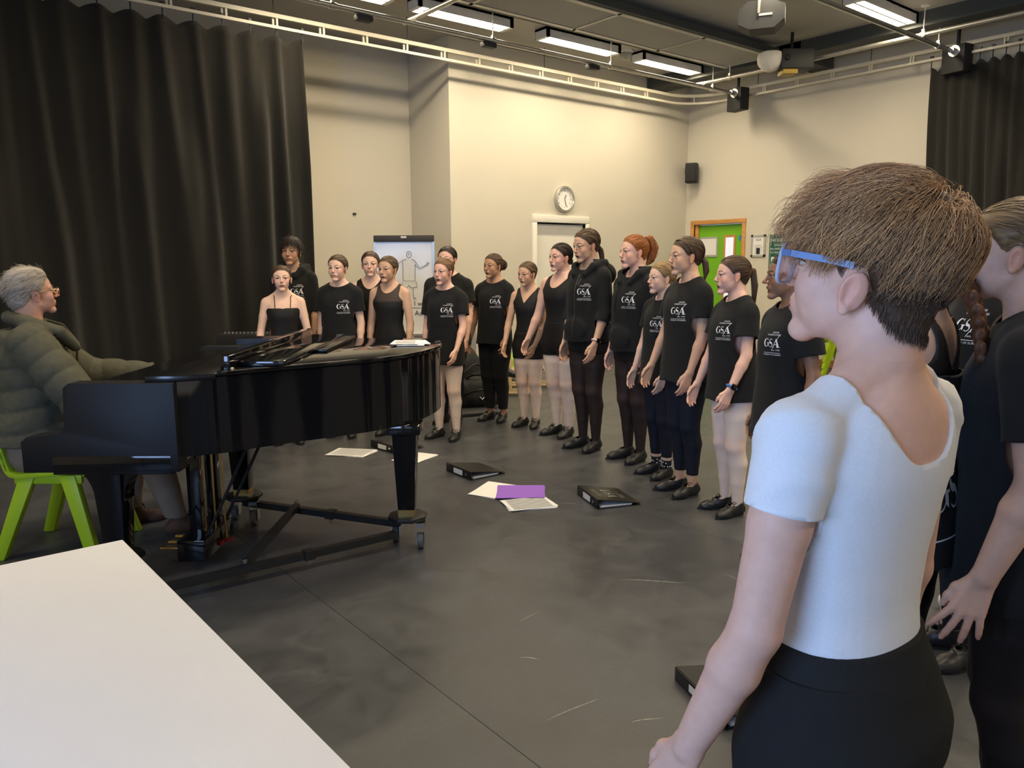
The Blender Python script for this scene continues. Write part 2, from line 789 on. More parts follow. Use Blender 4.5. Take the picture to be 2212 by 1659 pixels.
# ------------------------------------------------------------------ people
M_SKIN = mat('skin', (0.6, 0.4, 0.3), rough=0.5, spec=0.35, attr=True, noise=(60, 0.05), bump=(300, 0.05, 0.002), sss=0.06)
M_HAIR = mat('hair', (0.1, 0.06, 0.04), rough=0.5, spec=0.35, attr=True, bump=(500, 0.15, 0.002))
M_BLACK = mat('black_cotton', (0.0115, 0.0118, 0.0125), rough=0.9, spec=0.25, noise=(25, 0.15), bump=(700, 0.12, 0.002), sheen=0.05)
M_LYCRA = mat('black_lycra', (0.011, 0.0105, 0.0105), rough=0.62, spec=0.35, bump=(900, 0.08, 0.001))
M_NAVY = mat('navy_lycra', (0.010, 0.012, 0.022), rough=0.7, spec=0.3, bump=(900, 0.08, 0.001))
M_PINK = mat('pale_tights', (0.62, 0.49, 0.42), rough=0.62, spec=0.25, attr=True, bump=(900, 0.06, 0.001))
M_SHEER = mat('sheer_tights', (0.03, 0.02, 0.018), rough=0.6, spec=0.3, attr=True, bump=(900, 0.06, 0.001))
M_MESH = mat('sheer_mesh', (0.05, 0.035, 0.03), rough=0.7)
M_SHOE = mat('black_leather', (0.016, 0.016, 0.017), rough=0.38, spec=0.5, bump=(90, 0.25, 0.004))
M_LACE = mat('black_lace', (0.01, 0.01, 0.01), rough=0.8)
M_PRINT = mat('white_print', (0.82, 0.82, 0.83), rough=0.8)
M_SOCK = mat('black_sock', (0.012, 0.012, 0.013), rough=0.9, bump=(600, 0.2, 0.002))
M_EYE = mat('eye', (0.8, 0.8, 0.8), rough=0.08, attr=True)
M_SOLE = mat('shoe_sole', (.012, .012, .012), .7)
M_DARKPLASTIC = mat('dark_plastic', (0.015, 0.015, 0.016), rough=0.35)

HAIRLINE = np.array([(0, .81), (22, .795), (42, .735), (58, .645), (70, .54), (78, .50), (86, .555), (100, .585), (108, .50), (118, .37),
                     (140, .25), (180, .21)], np.float32)


def hair_g(q, shift=0.0):
    phi = np.degrees(np.arctan2(np.abs(q[:, 0]), -(q[:, 1] - 0.03)))
    return q[:, 2] - np.interp(phi, HAIRLINE[:, 0], HAIRLINE[:, 1]) - shift


def stroke(pts, ws):
    """variable-width flat stroke -> (V2, quads)"""
    P = np.array(pts, float)
    t = np.gradient(P, axis=0)
    t /= np.linalg.norm(t, axis=1, keepdims=True) + 1e-9
    n = np.stack([-t[:, 1], t[:, 0]], 1)
    w = np.array(ws, float)[:, None] / 2
    V = np.concatenate([P + n * w, P - n * w])
    m = len(P)
    return V, [(i, i + m, i + 1 + m, i + 1) for i in range(m - 1)]


def make_logo():
    """the chest emblem, 1 unit wide, centred"""
    V, F = [], []
    cut = 0

    def add(v, f):
        n = len(V)
        V.extend([(float(a[0]), float(a[1])) for a in v])
        F.extend([tuple(i + n for i in q) for q in f])
    h = 0.40
    # G
    a = np.radians(np.linspace(52, 322, 26))
    add(*stroke(np.stack([-0.33 + 0.135 * np.cos(a), 0.185 * np.sin(a)], 1), 0.02 + 0.075 * np.clip(-np.cos(a), 0, 1) ** 1.2))
    add([(-.26, .01), (-.12, .01), (-.12, -.02), (-.155, -.02), (-.155, -.17), (-.225, -.12), (-.225, -.02), (-.26, -.02)],
        [(0, 7, 6, 3), (0, 3, 2, 1), (3, 6, 5, 4)])
    add([(-.24, .19), (-.215, .19), (-.215, .08)], [(0, 1, 2)])
    # S
    t = np.linspace(0, 1, 24)
    sx = np.concatenate([0.075 * np.cos(np.radians(np.linspace(35, 262, 12))), 0.09 * np.cos(np.radians(np.linspace(98, -145, 12)))])
    sy = np.concatenate([.095 + .088 * np.sin(np.radians(np.linspace(35, 262, 12))), -.09 + .095 * np.sin(np.radians(np.linspace(98, -145, 12)))])
    add(*stroke(np.stack([-0.02 + sx, sy], 1), 0.022 + 0.065 * np.exp(-((t - .5) / .17) ** 2)))
    # A
    add([(.12, -.19), (.145, -.19), (.265, .19), (.245, .19)], [(0, 1, 2, 3)])
    add([(.235, .19), (.285, .19), (.41, -.19), (.315, -.19)], [(0, 3, 2, 1)])
    add([(.165, -.06), (.345, -.06), (.345, -.085), (.16, -.085)], [(0, 3, 2, 1)])
    add([(.09, -.19), (.18, -.19), (.18, -.205), (.09, -.205)], [(0, 3, 2, 1)])
    add([(.28, -.19), (.45, -.19), (.45, -.205), (.28, -.205)], [(0, 3, 2, 1)])
    # slash through the A
    add(*stroke(np.stack([np.linspace(.03, .39, 12), np.linspace(-.36, .36, 12)], 1), np.full(12, .018)))
    add(*stroke(np.stack([np.linspace(-.5, .45, 16), np.full(16, -.46)], 1), np.full(16, .018)))
    cut = (len(V), len(F))
    for body, size, x, y in (('JUNIOR', .105, .16, .45), ('CONSERVATOIRE', .10, .05, .34), ('est. 1935', .10, .26, -.36), ('UNIVERSITY OF SURREY', .095, -.02, -.58)):
        v, f = text_mesh(body, size)
        v = v[:, :2] * np.array([1.0, 1.0]) + np.array([x, y])
        add(v, f)
    return np.array(V), F, cut


LOGO = make_logo()
LOGO_PLAIN = (LOGO[0][:LOGO[2][0]], LOGO[1][:LOGO[2][1]])


def project_print(name, V2, F, centre, scale, bvh, parent, m, off=0.0025, shear=0.0, direction=(0, 1, 0), right=(1, 0, 0), up=(0, 0, 1), back=1.0):
    """wrap a flat print on a garment: rays along direction hit the cloth"""
    d = Vector(direction).normalized()
    r, u = Vector(right), Vector(up)
    c = Vector(centre)
    out = []
    for a, b in V2:
        p = c + r * (a * scale) + u * (b * scale + shear * a * scale)
        hit = bvh.ray_cast(p - d * back, d)
        q = hit[0] if hit[0] is not None else p
        out.append(tuple(q - d * off))
    me = bpy.data.meshes.new(name)
    me.from_pydata(out, [], F)
    me.update()
    return link(name, me, m, parent)


def heading(pos, theta):
    """world z-rotation of a person at pos who shows theta to the camera (0 faces it, 90 faces picture left)"""
    v = np.array(pos[:2], float)
    v /= np.linalg.norm(v)
    r = np.array([v[1], -v[0]])
    t = math.radians(theta)
    h = -v * math.cos(t) - r * math.sin(t)
    return math.atan2(h[0], -h[1])


def unit(v):
    v = np.asarray(v, float)
    return v / (np.linalg.norm(v) + 1e-12)


def head_field(o, R, s, p):
    """head in its own frame: origin below the skull at chin level, s = head height, face towards -y"""
    f = Field()
    W = lambda q: o + R @ (np.array(q, float) * s)
    E = lambda c, r, k=.03, sub=False, R2=None: f.ell(W(c), np.array(r) * s, R if R2 is None else R @ R2, k * s, sub)
    Cn = lambda a, b, ra, rb, k=.03, sub=False: f.cone(W(a), W(b), ra * s, rb * s, k * s, sub)
    wd = p.get('facew', 1.0)
    jw = p.get('jaw', 1.0)
    op = p.get('mouth', 0.4)
    ns = p.get('nose', .92)
    E((0, .075, .635), (.335 * wd, .42, .365), 0)
    E((0, -.10, .62), (.285 * wd, .275, .30), .06)
    E((0, -.125, .40), (.25 * wd, .245, .28), .08)
    E((0, -.10, .20), (.19 * wd, .22, .16), .08)
    E((0, -.322, .075 - .03 * op), (.085 * jw, .07, .065), .06)
    for x in (-1, 1):
        Cn((x * .185 * wd * jw, .0, .25), (x * .045, -.29, .07 - .03 * op), .06, .055, .08)
        E((x * .14 * wd, -.17, .28), (.10, .14, .14), .08)
        E((x * .165 * wd, -.245, .375), (.10, .10, .12), .06)
        Cn((x * .06, -.355, .575), (x * .21 * wd, -.275, .575), .045, .04, .05)
    for x in (-1, 1):
        E((x * .142 * wd, -.405, .50), (.082, .06, .045), .05, True)
    E((0, -.322, .235), (.13, .095, .10), .06)
    Cn((0, -.372, .53), (0, -.445 - .06 * (ns - 1), .385), .028, .040, .04)
    E((0, -.458 - .10 * (ns - 1), .370), (.042 * ns, .042, .038), .025)
    for x in (-1, 1):
        E((x * .050 * ns, -.420, .352), (.032, .038, .028), .018)
        E((x * .142 * wd, -.322, .534), (.088, .052, .026), .015)
        E((x * .142 * wd, -.316, .466), (.082, .05, .02), .015)
    # lips and mouth
    zl = .195 - .052 * op
    for x in (-1, 1):
        Cn((x * .100, -.362, .232 - .012 * op), (0, -.412, .248), .010, .016, .012)
        Cn((x * .094, -.360, .220 - .018 * op), (0, -.402 + .012 * op, zl), .010, .021, .012)
    E((0, -.412, (.235 + zl) / 2 - .002), (.086, .07, .005 + .036 * op), .008, True)
    ez = -.015 + p.get('earz', 0.0)
    for x in (-1, 1):
        R2 = rotm((0, 1, 0), x * 12) @ rotm((0, 0, 1), x * 22) @ rotm((1, 0, 0), -14)
        E((x * (.335 * wd + .004), .055, .445 + ez), (.026, .08, .125), .018, False, R2)
        E((x * (.335 * wd + .005), .02, .34 + ez), (.022, .035, .04), .02)
        E((x * (.335 * wd + .052), .050, .464 + ez), (.035, .040, .070), .016, True, R2)
        E((x * (.335 * wd + .040), .035, .40 + ez), (.028, .026, .04), .012, True, R2)
    return f


def head_cols(q, N, p):
    """skin colours of head vertices (q in head units)"""
    sk = np.array(p['skin'], np.float32)
    op = p.get('mouth', 0.4)
    wd = p.get('facew', 1.0)
    x, y, z = np.abs(q[:, 0]), q[:, 1], q[:, 2]
    C = np.tile(sk, (len(q), 1))
    front = y < -0.15
    blush = np.exp(-((x - .19) ** 2 + (z - .38) ** 2) / .008) * front
    C = mix(C, sk * np.array([1.08, .72, .68]), blush * p.get('blush', .45))
    nose = np.exp(-(x ** 2 + (z - .37) ** 2) / .003) * (y < -.4)
    C = mix(C, sk * np.array([1.05, .80, .76]), nose * .5)
    ear = (x > .33 * wd) & (y > -.08) & (z < .58) & (z > .28)
    C = mix(C, sk * np.array([1.05, .74, .68]), ear * .6)
    zl = .195 - .052 * op
    # lips: distance to the two lip curves in x,z
    up = np.interp(x, [0, .02, .10], [.248, .251, .232])
    lo = np.interp(x, [0, .05, .098], [zl, zl + .006, .218 - .018 * op])
    lipc = np.array(p.get('lip', (sk * np.array([.90, .50, .48]))), np.float32)
    wl = np.maximum(1 - np.abs(z - up) / .020, 1 - np.abs(z - lo) / .026) * 3
    wl = np.clip(wl, 0, 1) * .8 * (x < .104) * (y < -.33)
    C = mix(C, lipc, wl)
    zc = (.235 + zl) / 2
    inm = ((q[:, 0] / .088) ** 2 + ((z - zc) / (.006 + .036 * op)) ** 2 < 1.0) & (y < -.25) & (y > -.402)
    C[inm] = (.10, .03, .028)
    teeth = inm & (z > zc + .016 * op) & (x < .062) & (op > .25)
    C[teeth] = (.62, .56, .50)
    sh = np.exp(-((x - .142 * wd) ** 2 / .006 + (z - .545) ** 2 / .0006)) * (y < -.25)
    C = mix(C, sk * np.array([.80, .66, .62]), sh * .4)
    return C


def hand_field(w, d, n, t, L, curl=(14, 24, 18), spread=0.0):
    """hand from the wrist w along d, palm normal n, thumb side t, length L"""
    f = Field()
    d, n, t = unit(d), unit(n), unit(t)
    P = lambda a, b, c=0.0: w + (d * a + t * b + n * c) * L
    k = .03 * L
    tips = []
    for i, (kb, kd, ln, wr) in enumerate(((.155, .50, .40, .09), (.05, .525, .445, .03), (-.055, .495, .41, -.03), (-.15, .45, .32, -.08))):
        f.cone(P(0, wr * .9), P(kd, kb), .075 * L, .062 * L, .05 * L, False, (n, 1.25))
        ang = 0.0
        p0 = P(kd, kb)
        sp = math.radians(spread * kb / .15)
        for j, (seg, r0, r1) in enumerate(((.46, .054, .049), (.30, .049, .045), (.25, .045, .036))):
            ang += math.radians(curl[j])
            dd = (d * math.cos(sp) + t * math.sin(sp)) * math.cos(ang) + n * math.sin(ang)
            p1 = p0 + dd * seg * ln * L
            sc = .92 if i == 3 else 1.0
            f.cone(p0, p1, r0 * L * sc, r1 * L * sc, .012 * L)
            p0 = p1
    f.chain([P(.08, .10, .02), P(.27, .215, .06), P(.42, .25, .08), P(.54, .255, .10)], [.075 * L, .062 * L, .052 * L, .04 * L], .03 * L)
    return f


def part_mesh(name, V, T, m, parent, C=None):
    return link(name, mesh_np(name, V, T, True, C), m, parent)


TORSO = np.array([  # z, half width, front, back, centre y   (fractions of the height)
    (.455, .080, .050, .056, .004), (.48, .094, .056, .070, .004), (.52, .101, .058, .076, .004), (.56, .095, .056, .064, .002),
    (.60, .080, .053, .053, .0), (.635, .074, .052, .050, .0), (.68, .079, .056, .053, .0), (.725, .087, .066, .058, .002),
    (.76, .094, .060, .062, .004), (.79, .096, .050, .058, .008), (.812, .086, .040, .050, .012), (.828, .066, .033, .042, .014),
    (.842, .044, .030, .036, .014), (.858, .034, .030, .034, .013)])


def build_person(p):
    H = p['H']
    name = p.get('name', 'person')
    pos = p['pos']
    th = p['face']
    root = thing(name, p['label'], p.get('cat', 'person'), (pos[0], pos[1], p.get('z', 0.0)), heading(pos, th), p.get('group'))
    hb, hhd, hha = p.get('res', (.0125, .0047, .0050))
    sk = np.array(p['skin'], np.float32)
    bw, bd = p.get('bw', .935), p.get('bd', .95)
    rnd = np.random.default_rng(p.get('seed', 1))
    # -------- torso frame
    lean = p.get('lean', 0.0)
    side = p.get('side', 0.0)
    hipz = .50 * H
    RT = rotm((1, 0, 0), lean) @ rotm((0, 1, 0), side)
    OT = np.array([0, p.get('ty', 0.0), hipz + p.get('dz', 0.0)])
    TT = lambda q: OT + RT @ (np.array([q[0], q[1], q[2]]) * H - np.array([0, 0, hipz]))
    rows = TORSO.copy() * H
    rows[:, 0] -= hipz
    rows[:, 1] *= bw
    rows[:, 2:4] *= bd
    if p.get('flat'):
        rows[5:9, 1] *= 1.06
        rows[7, 2] *= .9
    torso = Field().prof(rows, OT, RT, 0.0)
    # -------- head frame
    hh = H * p.get('headk', .139)
    dth = p.get('head', th) - th
    RH = RT @ rotm((0, 0, 1), -dth) @ rotm((0, 1, 0), p.get('hroll', 0)) @ rotm((1, 0, 0), p.get('hpitch', 0) - lean * .6)
    pivot = TT((0, .008, 1.0)) - RT @ np.array([0, 0, hh]) + RT @ np.array([0, .0, .14 * hh])
    OH = pivot - RH @ (np.array([0, .11, .14]) * hh)
    head = head_field(OH, RH, hh, p)
    neck = Field()
    nr = p.get('neckr', .0275) * H
    neck.cone(TT((0, .014, .815)), pivot + RH @ np.array([0, .02 * hh, .10 * hh]), nr * 1.15, nr, .02)
    neck.cone(pivot + RH @ np.array([0, .05 * hh, .05 * hh]), pivot + RH @ np.array([0, .12 * hh, .30 * hh]), nr, nr * .95, .015)
    for x in (-1, 1):
        neck.cone(TT((x * .012, .022, .855)), TT((x * .085, .012, .808)), .020 * H, .020 * H, .03)
    # -------- arms
    arms = Field()
    armF, hands = [], []
    sx = p.get('shoulder', .099) * H * bw
    for s, key in ((1, 'armL'), (-1, 'armR')):
        a = dict(abd=7, fwd=2, elbow=14, inw=4, curl=(14, 24, 18), roll=0, spread=0, bend=0)
        a.update(p.get(key, {}))
        k = p.get('armk', .94)
        S = TT((0, .008, .797)) + RT @ np.array([s * sx, 0, 0])
        if 'E' in a:
            E, Wp = np.array(a['E'], float), np.array(a['W'], float)
        else:
            ab, fw = math.radians(a['abd']), math.radians(a['fwd'])
            du = RT @ unit((s * math.sin(ab), -math.sin(fw), -math.cos(ab) * math.cos(fw)))
            E = S + du * .168 * H
            fw2, ab2 = math.radians(a['fwd'] + a['elbow']), math.radians(a['abd'] - a['inw'] * 2)
            df = RT @ unit((s * math.sin(ab2), -math.sin(fw2), -math.cos(ab2) * math.cos(fw2)))
            Wp = E + df * .142 * H
        du, df = unit(E - S), unit(Wp - E)
        f = Field()
        f.chain([S, S + (E - S) * .45, E], np.array([.0295, .0258, .0215]) * H * k, p.get('armblend', .02))
        nrm = np.array([-s, 0, 0.0])
        nrm = unit(nrm - df * (nrm @ df))
        nrm = np.array(Matrix.Rotation(math.radians(s * a['roll']), 3, Vector(df))) @ nrm
        tdir = np.cross(nrm, df) * s
        if tdir @ np.array([0, -1.0, 0]) < 0 and abs(a['roll']) < 60:
            tdir = -tdir
        f.cone(E, E + (Wp - E) * .30, .0215 * H * k, .0228 * H * k, .01)
        f.cone(E + (Wp - E) * .30, Wp, .0228 * H * k, .0150 * H * k, .01, False, (nrm, 1.12))
        arms.extend(f)
        armF.append((f, S, E, Wp, s))
        L = .106 * H
        hd = unit(df + nrm * math.tan(math.radians(a['bend'])))
        hn = unit(nrm - hd * (nrm @ hd))
        hf = hand_field(Wp, hd, hn, tdir, L, a['curl'], a['spread'])
        hf.cone(Wp - df * .05 * H, Wp, .0189 * H * k, .0150 * H * k, .015, False, (nrm, 1.12))
        hands.append((hf, Wp, df, hd, a.get('hide', False)))
    # -------- legs
    legs = Field()
    feet = []
    st = p.get('stance', .042)
    lk = p.get('legk', 1.0)
    for s, key in ((1, 'footL'), (-1, 'footR')):
        fo = dict(x=s * st * H, y=0.0, out=14)
        fo.update(p.get(key, {}))
        hip = TT((s * .050 * bw, .004, .49))
        if 'knee' in fo:
            K, A = np.array(fo['knee'], float), np.array(fo['ankle'], float)
        else:
            A = np.array([fo['x'], fo['y'] + .018 * H, .047 * H])
            K = (hip + A) / 2 + np.array([0, -.014 * H, .028 * H])
            K[2] = .278 * H
        toe = rz(math.radians(fo['out']) * s) @ np.array([0, -1.0, 0])
        legs.chain([hip, hip + (K - hip) * .45, K], np.array([.056, .0485, .0345]) * H * lk, .03)
        bk = np.array([0, .010 * H, 0])
        legs.chain([K, K + (A - K) * .30 + bk, K + (A - K) * .62 + bk * .5, A], np.array([.0335, .0335, .0255, .0180]) * H * lk, .02)
        L = .150 * H
        legs.chain([A + (0, 0, -.018 * H), A + toe * .28 * L + (0, 0, -.028 * H), A + toe * .55 * L + (0, 0, -.036 * H)], np.array([.018, .013, .009]) * H, .01)
        feet.append((A, toe, L, s))
    body = Field().extend(head).extend(neck).extend(torso).extend(legs)
    nonarm = Field().extend(torso).extend(neck).extend(legs)
    body.extend(arms)
    lo, hi = body.bounds(3 * hb)
    hi[2] = OH[2] + .30 * hh
    zc = OH[2] - .02 * hh if lean < 25 else OH[2] - .02 * hh
    V, T = body.mesh(hb, lo, hi)
    N = vnormals(V, T)
    dn = unit(RH @ np.array([0, 0, 1.0]) + np.array([0, 0, 1.0]))
    cutp = OH + RH @ (np.array([0, .08, .0]) * hh)
    nearn = lambda Q: (Q - cutp) @ dn
    parts = []
    bV, bT = clip(V, T, -(nearn(V)) + .0002)
    if p.get('finearm'):
        da, dn_ = arms.at(bV), nonarm.at(bV)
        gk = np.full(len(bV), 1.0)
        for f, S, E, Wp, s in armF:
            t_ = (bV - S) @ unit(E - S)
            on = (da < dn_ - .014) & (bV[:, 0] * s > 0)
            gk = np.where(on, np.minimum(gk, .22 * np.linalg.norm(E - S) - t_), gk)
        bV, bT = clip(bV, bT, gk)
    parts.append((bV, bT, sk))
    hf = Field().extend(head).extend(neck)
    c0 = OH + RH @ (np.array([0, .0, .5]) * hh)
    full = Field().extend(head).extend(neck).extend(torso)
    hV, hT = full.mesh(hhd, c0 - .68 * hh, c0 + .66 * hh)
    hV, hT = clip(hV, hT, nearn(hV))
    hN = vnormals(hV, hT)
    q = (hV - OH) @ RH / hh
    parts.append((hV, hT, head_cols(q, hN, p)))
    for f, Wp, df, hd, hide in hands:
        if hide:
            continue
        if p.get('finearm'):
            af, S_, E_ = [(g_[0], g_[1], g_[2]) for g_ in armF if np.allclose(g_[3], Wp)][0]
            f2 = Field().extend(af)
            f2.ops += f.ops[:-1]
            aV, aT = f2.mesh(hha)
            aV, aT = clip(aV, aT, (aV - S_) @ unit(E_ - S_) - .215 * np.linalg.norm(E_ - S_))
        else:
            aV, aT = f.mesh(hha)
            aV, aT = clip(aV, aT, (aV - Wp) @ df + .012)
        along = (aV - Wp) @ hd / (.106 * H)
        parts.append((aV, aT, mix(np.tile(sk, (len(aV), 1)), sk * np.array([1.02, .80, .74]), sstep(.3, .95, along) * .6)))
    gz = unit(np.array([p.get('gaze', 0.0), -1, p.get('gazez', -.12)]))
    for x in (-1, 1):
        mb = MB().sphere((0, 0, 0), 1.0, 20, 14)
        ev = np.array(mb.V)
        et = np.array([(f[0], f[1], f[2]) for f in mb.F] + [(f[0], f[2], f[3]) for f in mb.F])
        dt = ev @ gz
        ec = np.tile(np.array((.52, .47, .43), np.float32), (len(ev), 1))
        ec[dt > .76] = p.get('iris', (.055, .032, .022))
        ec[dt > .95] = (.005, .005, .005)
        parts.append((OH + (ev * .058 + np.array([x * .142 * p.get('facew', 1.0), -.304, .500])) @ RH.T * hh, et, ec))
    # eyebrows and lashes follow the brow and the lids
    hb_ = BVHTree.FromPolygons([tuple(v) for v in q], [tuple(t) for t in hT])
    wd_ = p.get('facew', 1.0)
    bc_ = np.array(p['brow'], np.float32) * p.get('browk', .85) + sk * .6 * (1 - p.get('browk', .85))
    for x in (-1, 1):
        for pts, rr, col in (([(.062, .588), (.10, .606), (.145, .618), (.19, .612), (.232, .592)], (.008, .0115, .0115, .009, .003), bc_),
                             ([(.072, .506), (.105, .522), (.142, .527), (.18, .520), (.215, .502)], (.003, .006, .007, .007, .003), np.array((.025, .018, .015)))):
            ln = []
            for (u_, w_) in pts:
                hit = hb_.ray_cast(Vector((x * u_ * wd_, -1.0, w_)), Vector((0, 1, 0)))
                ln.append(np.array(hit[0]) + np.array((0, -.002, 0)) if hit[0] is not None else np.array((x * u_ * wd_, -.36, w_)))
            sV, sT, sC = strand_mesh(OH + np.array(ln)[None] @ RH.T * hh, np.array(rr)[None] * hh, col[None], 6)
            parts.append((sV, sT, sC))
    BV, BT, BC = join(parts)
    bo = part_mesh('body', BV, BT, M_SKIN, root, BC)
    # one continuous skin: normals along the neck line come from the shape itself
    sel = np.where((np.abs(nearn(BV)) < 2.2 * hb) & (np.linalg.norm(BV - cutp, axis=1) < .16))[0]
    CN = np.zeros((len(BV), 3), np.float32)
    e_ = .004
    Q = BV[sel].astype(np.float32)
    G = np.stack([full.at(Q + np.eye(3, dtype=np.float32)[i] * e_) - full.at(Q - np.eye(3, dtype=np.float32)[i] * e_) for i in range(3)], 1)
    CN[sel] = G / (np.linalg.norm(G, axis=1, keepdims=True) + 1e-9)
    bo.data.normals_split_custom_set_from_vertices(CN)
    P = dict(root=root, p=p, H=H, V=V, T=T, N=N, body=body, torso=torso, nonarm=nonarm, arms=arms, armF=armF, legs=legs, feet=feet, TT=TT, RT=RT,
             OT=OT, OH=OH, RH=RH, hh=hh, hV=hV, hT=hT, hN=hN, q=q, hb=hb, rnd=rnd, hands=hands, neck=neck, bw=bw, bd=bd)
    P['inv'] = lambda Q: ((Q - OT) @ RT + np.array([0, 0, hipz])) / H
    P['darm'] = arms.at(V)
    P['dnon'] = nonarm.at(V)
    for fn in p.get('wear', []):
        fn(P)
    if p.get('hair'):
        p['hair'](P)
    return P


# ------------------------------------------------------------------ clothes
def tight(P, name, g, m, off=.006, C=None):
    """skin-tight garment: the body surface where g > 0"""
    V, T, N = clip(P['V'], P['T'], g, P['N'])
    if len(T) == 0:
        return None
    N = N / (np.linalg.norm(N, axis=1, keepdims=True) + 1e-9)
    V, T, N = islands(V, T, N, 60)
    O, T2 = shell(V, T, N, off)
    cols = None if C is None else C(O)
    return part_mesh(name, O, T2, m, P['root'], cols)


def noarm(P):
    return P['darm'] - P['dnon']


def wear_leotard(z0=.765, p=2.2, w=.055, z0b=.74, hem=.47, arm=.071, straps=None, m=None, name='leotard', sheer=None, wide=.83, deep=None):
    """tank-like top; z0 depth of the front scoop, z0b of the back, arm = half width between the armholes at the top"""
    def fn(P):
        q = P['inv'](P['V'])
        x, y, z = np.abs(q[:, 0]) / P['bw'], q[:, 1], q[:, 2]
        zf = z0 + (wide + .01 - z0) * (x / w) ** p
        zb = z0b + (wide + .01 - z0b) * (x / w) ** p
        if deep == 'v':
            zf = z0 + (wide + .01 - z0) * (x / w)
        t = sstep(-.012, .012, y - .004)
        neckl = zf * (1 - t) + zb * t - z
        am = arm + .03 * sstep(.80, .745, z) ** 1.5 + .2 * sstep(.76, .735, z)
        if straps:
            neckl = np.minimum(neckl, straps - z)
        g = np.minimum(np.minimum(neckl, am - x), noarm(P) / P['H'] * .7 + .004)
        g = np.minimum(g, z - hem)
        gg = g
        if sheer:
            gs = np.minimum(g, z - sheer)
            tight(P, 'sheer_yoke', gs * P['H'], M_MESH, .003)
            gg = np.minimum(g, sheer + .001 - z)
        o = tight(P, name, gg * P['H'], m or M_LYCRA)
        P['top'] = o
        if straps:
            pts = P['TT']
            for s in (-1, 1):
                line = [pts((s * .043, -.06, straps - .004)), pts((s * .044, -.045, .80)), pts((s * .045, -.015, .832)), pts((s * .044, .03, .832)), pts((s * .04, .065, .78))]
                bv = BVHTree.FromPolygons([tuple(v) for v in P['V']], [tuple(t) for t in P['T']])
                pl = []
                for i in range(len(line) - 1):
                    for tt in np.linspace(0, 1, 5)[:-1]:
                        a = line[i] + (line[i + 1] - line[i]) * tt
                        h, n, _, _ = bv.find_nearest(Vector(a))
                        pl.append(np.array(h + n * .003))
                MB().tube(pl, .0035, 6).obj('strap', mat('strap_brown', (.06, .025, .015), rough=.7), P['root'], smooth=True)
    return fn


def wear_legs(kind, hi=.57, lo=.0, m=None, name=None, off=.003, tone=None):
    """tights, leggings and shorts on the legs and pelvis"""
    def fn(P):
        q = P['inv'](P['V'])
        z = P['V'][:, 2] / P['H']
        g = np.minimum(hi - q[:, 2], np.minimum(noarm(P) / P['H'] + .002, z - lo))
        C = None
        if kind in ('pale', 'sheer'):
            base = np.array(tone if tone else ((.76, .62, .545) if kind == 'pale' else (.030, .019, .017)), np.float32)

            def C(O):
                zz = O[:, 2] / P['H']
                kn = np.exp(-((zz - .285) / .03) ** 2)
                return mix(np.tile(base, (len(O), 1)), base * (np.array([1.02, .93, .90]) if kind == 'pale' else np.array([1.7, 1.5, 1.4])), kn)
        mm = m or {'pale': M_PINK, 'sheer': M_SHEER, 'leggings': M_NAVY, 'shorts': M_LYCRA}[kind]
        tight(P, name or {'pale': 'tights', 'sheer': 'tights', 'leggings': 'leggings', 'shorts': 'shorts'}[kind], g * P['H'], mm, off, C)
    return fn


TEE = np.array([
    (.36, .116, .092, .088, .0), (.44, .116, .090, .090, .0), (.50, .114, .084, .088, .0), (.56, .109, .080, .080, .0), (.62, .102, .077, .072, .0), (.68, .099, .079, .070, .0),
    (.73, .101, .080, .071, .002), (.765, .102, .072, .071, .004), (.79, .100, .060, .066, .008), (.814, .092, .049, .058, .012),
    (.832, .070, .042, .050, .014), (.848, .052, .042, .046, .013), (.87, .05, .042, .046, .012)])


def folds(seed, amp, H, vert=1.0):
    a, b, c = wav(seed, 5, 8, 22), wav(seed + 1, 4, 3, 8), wav(seed + 2, 4, 14, 30)

    def fn(w):
        wz = w * np.array([1.0, 1.0, .25], np.float32)
        dg = w + b(w)[..., None] * .03
        low = np.clip(-(w[..., 2] - .12) * 3.0, .15, 1.0)
        return amp * (low * a(wz * 1.3) * .8 * vert + .5 * a(dg * np.array([.7, .7, 1.2], np.float32)) + .3 * c(dg * np.array([.8, .8, .8], np.float32)))
    return fn


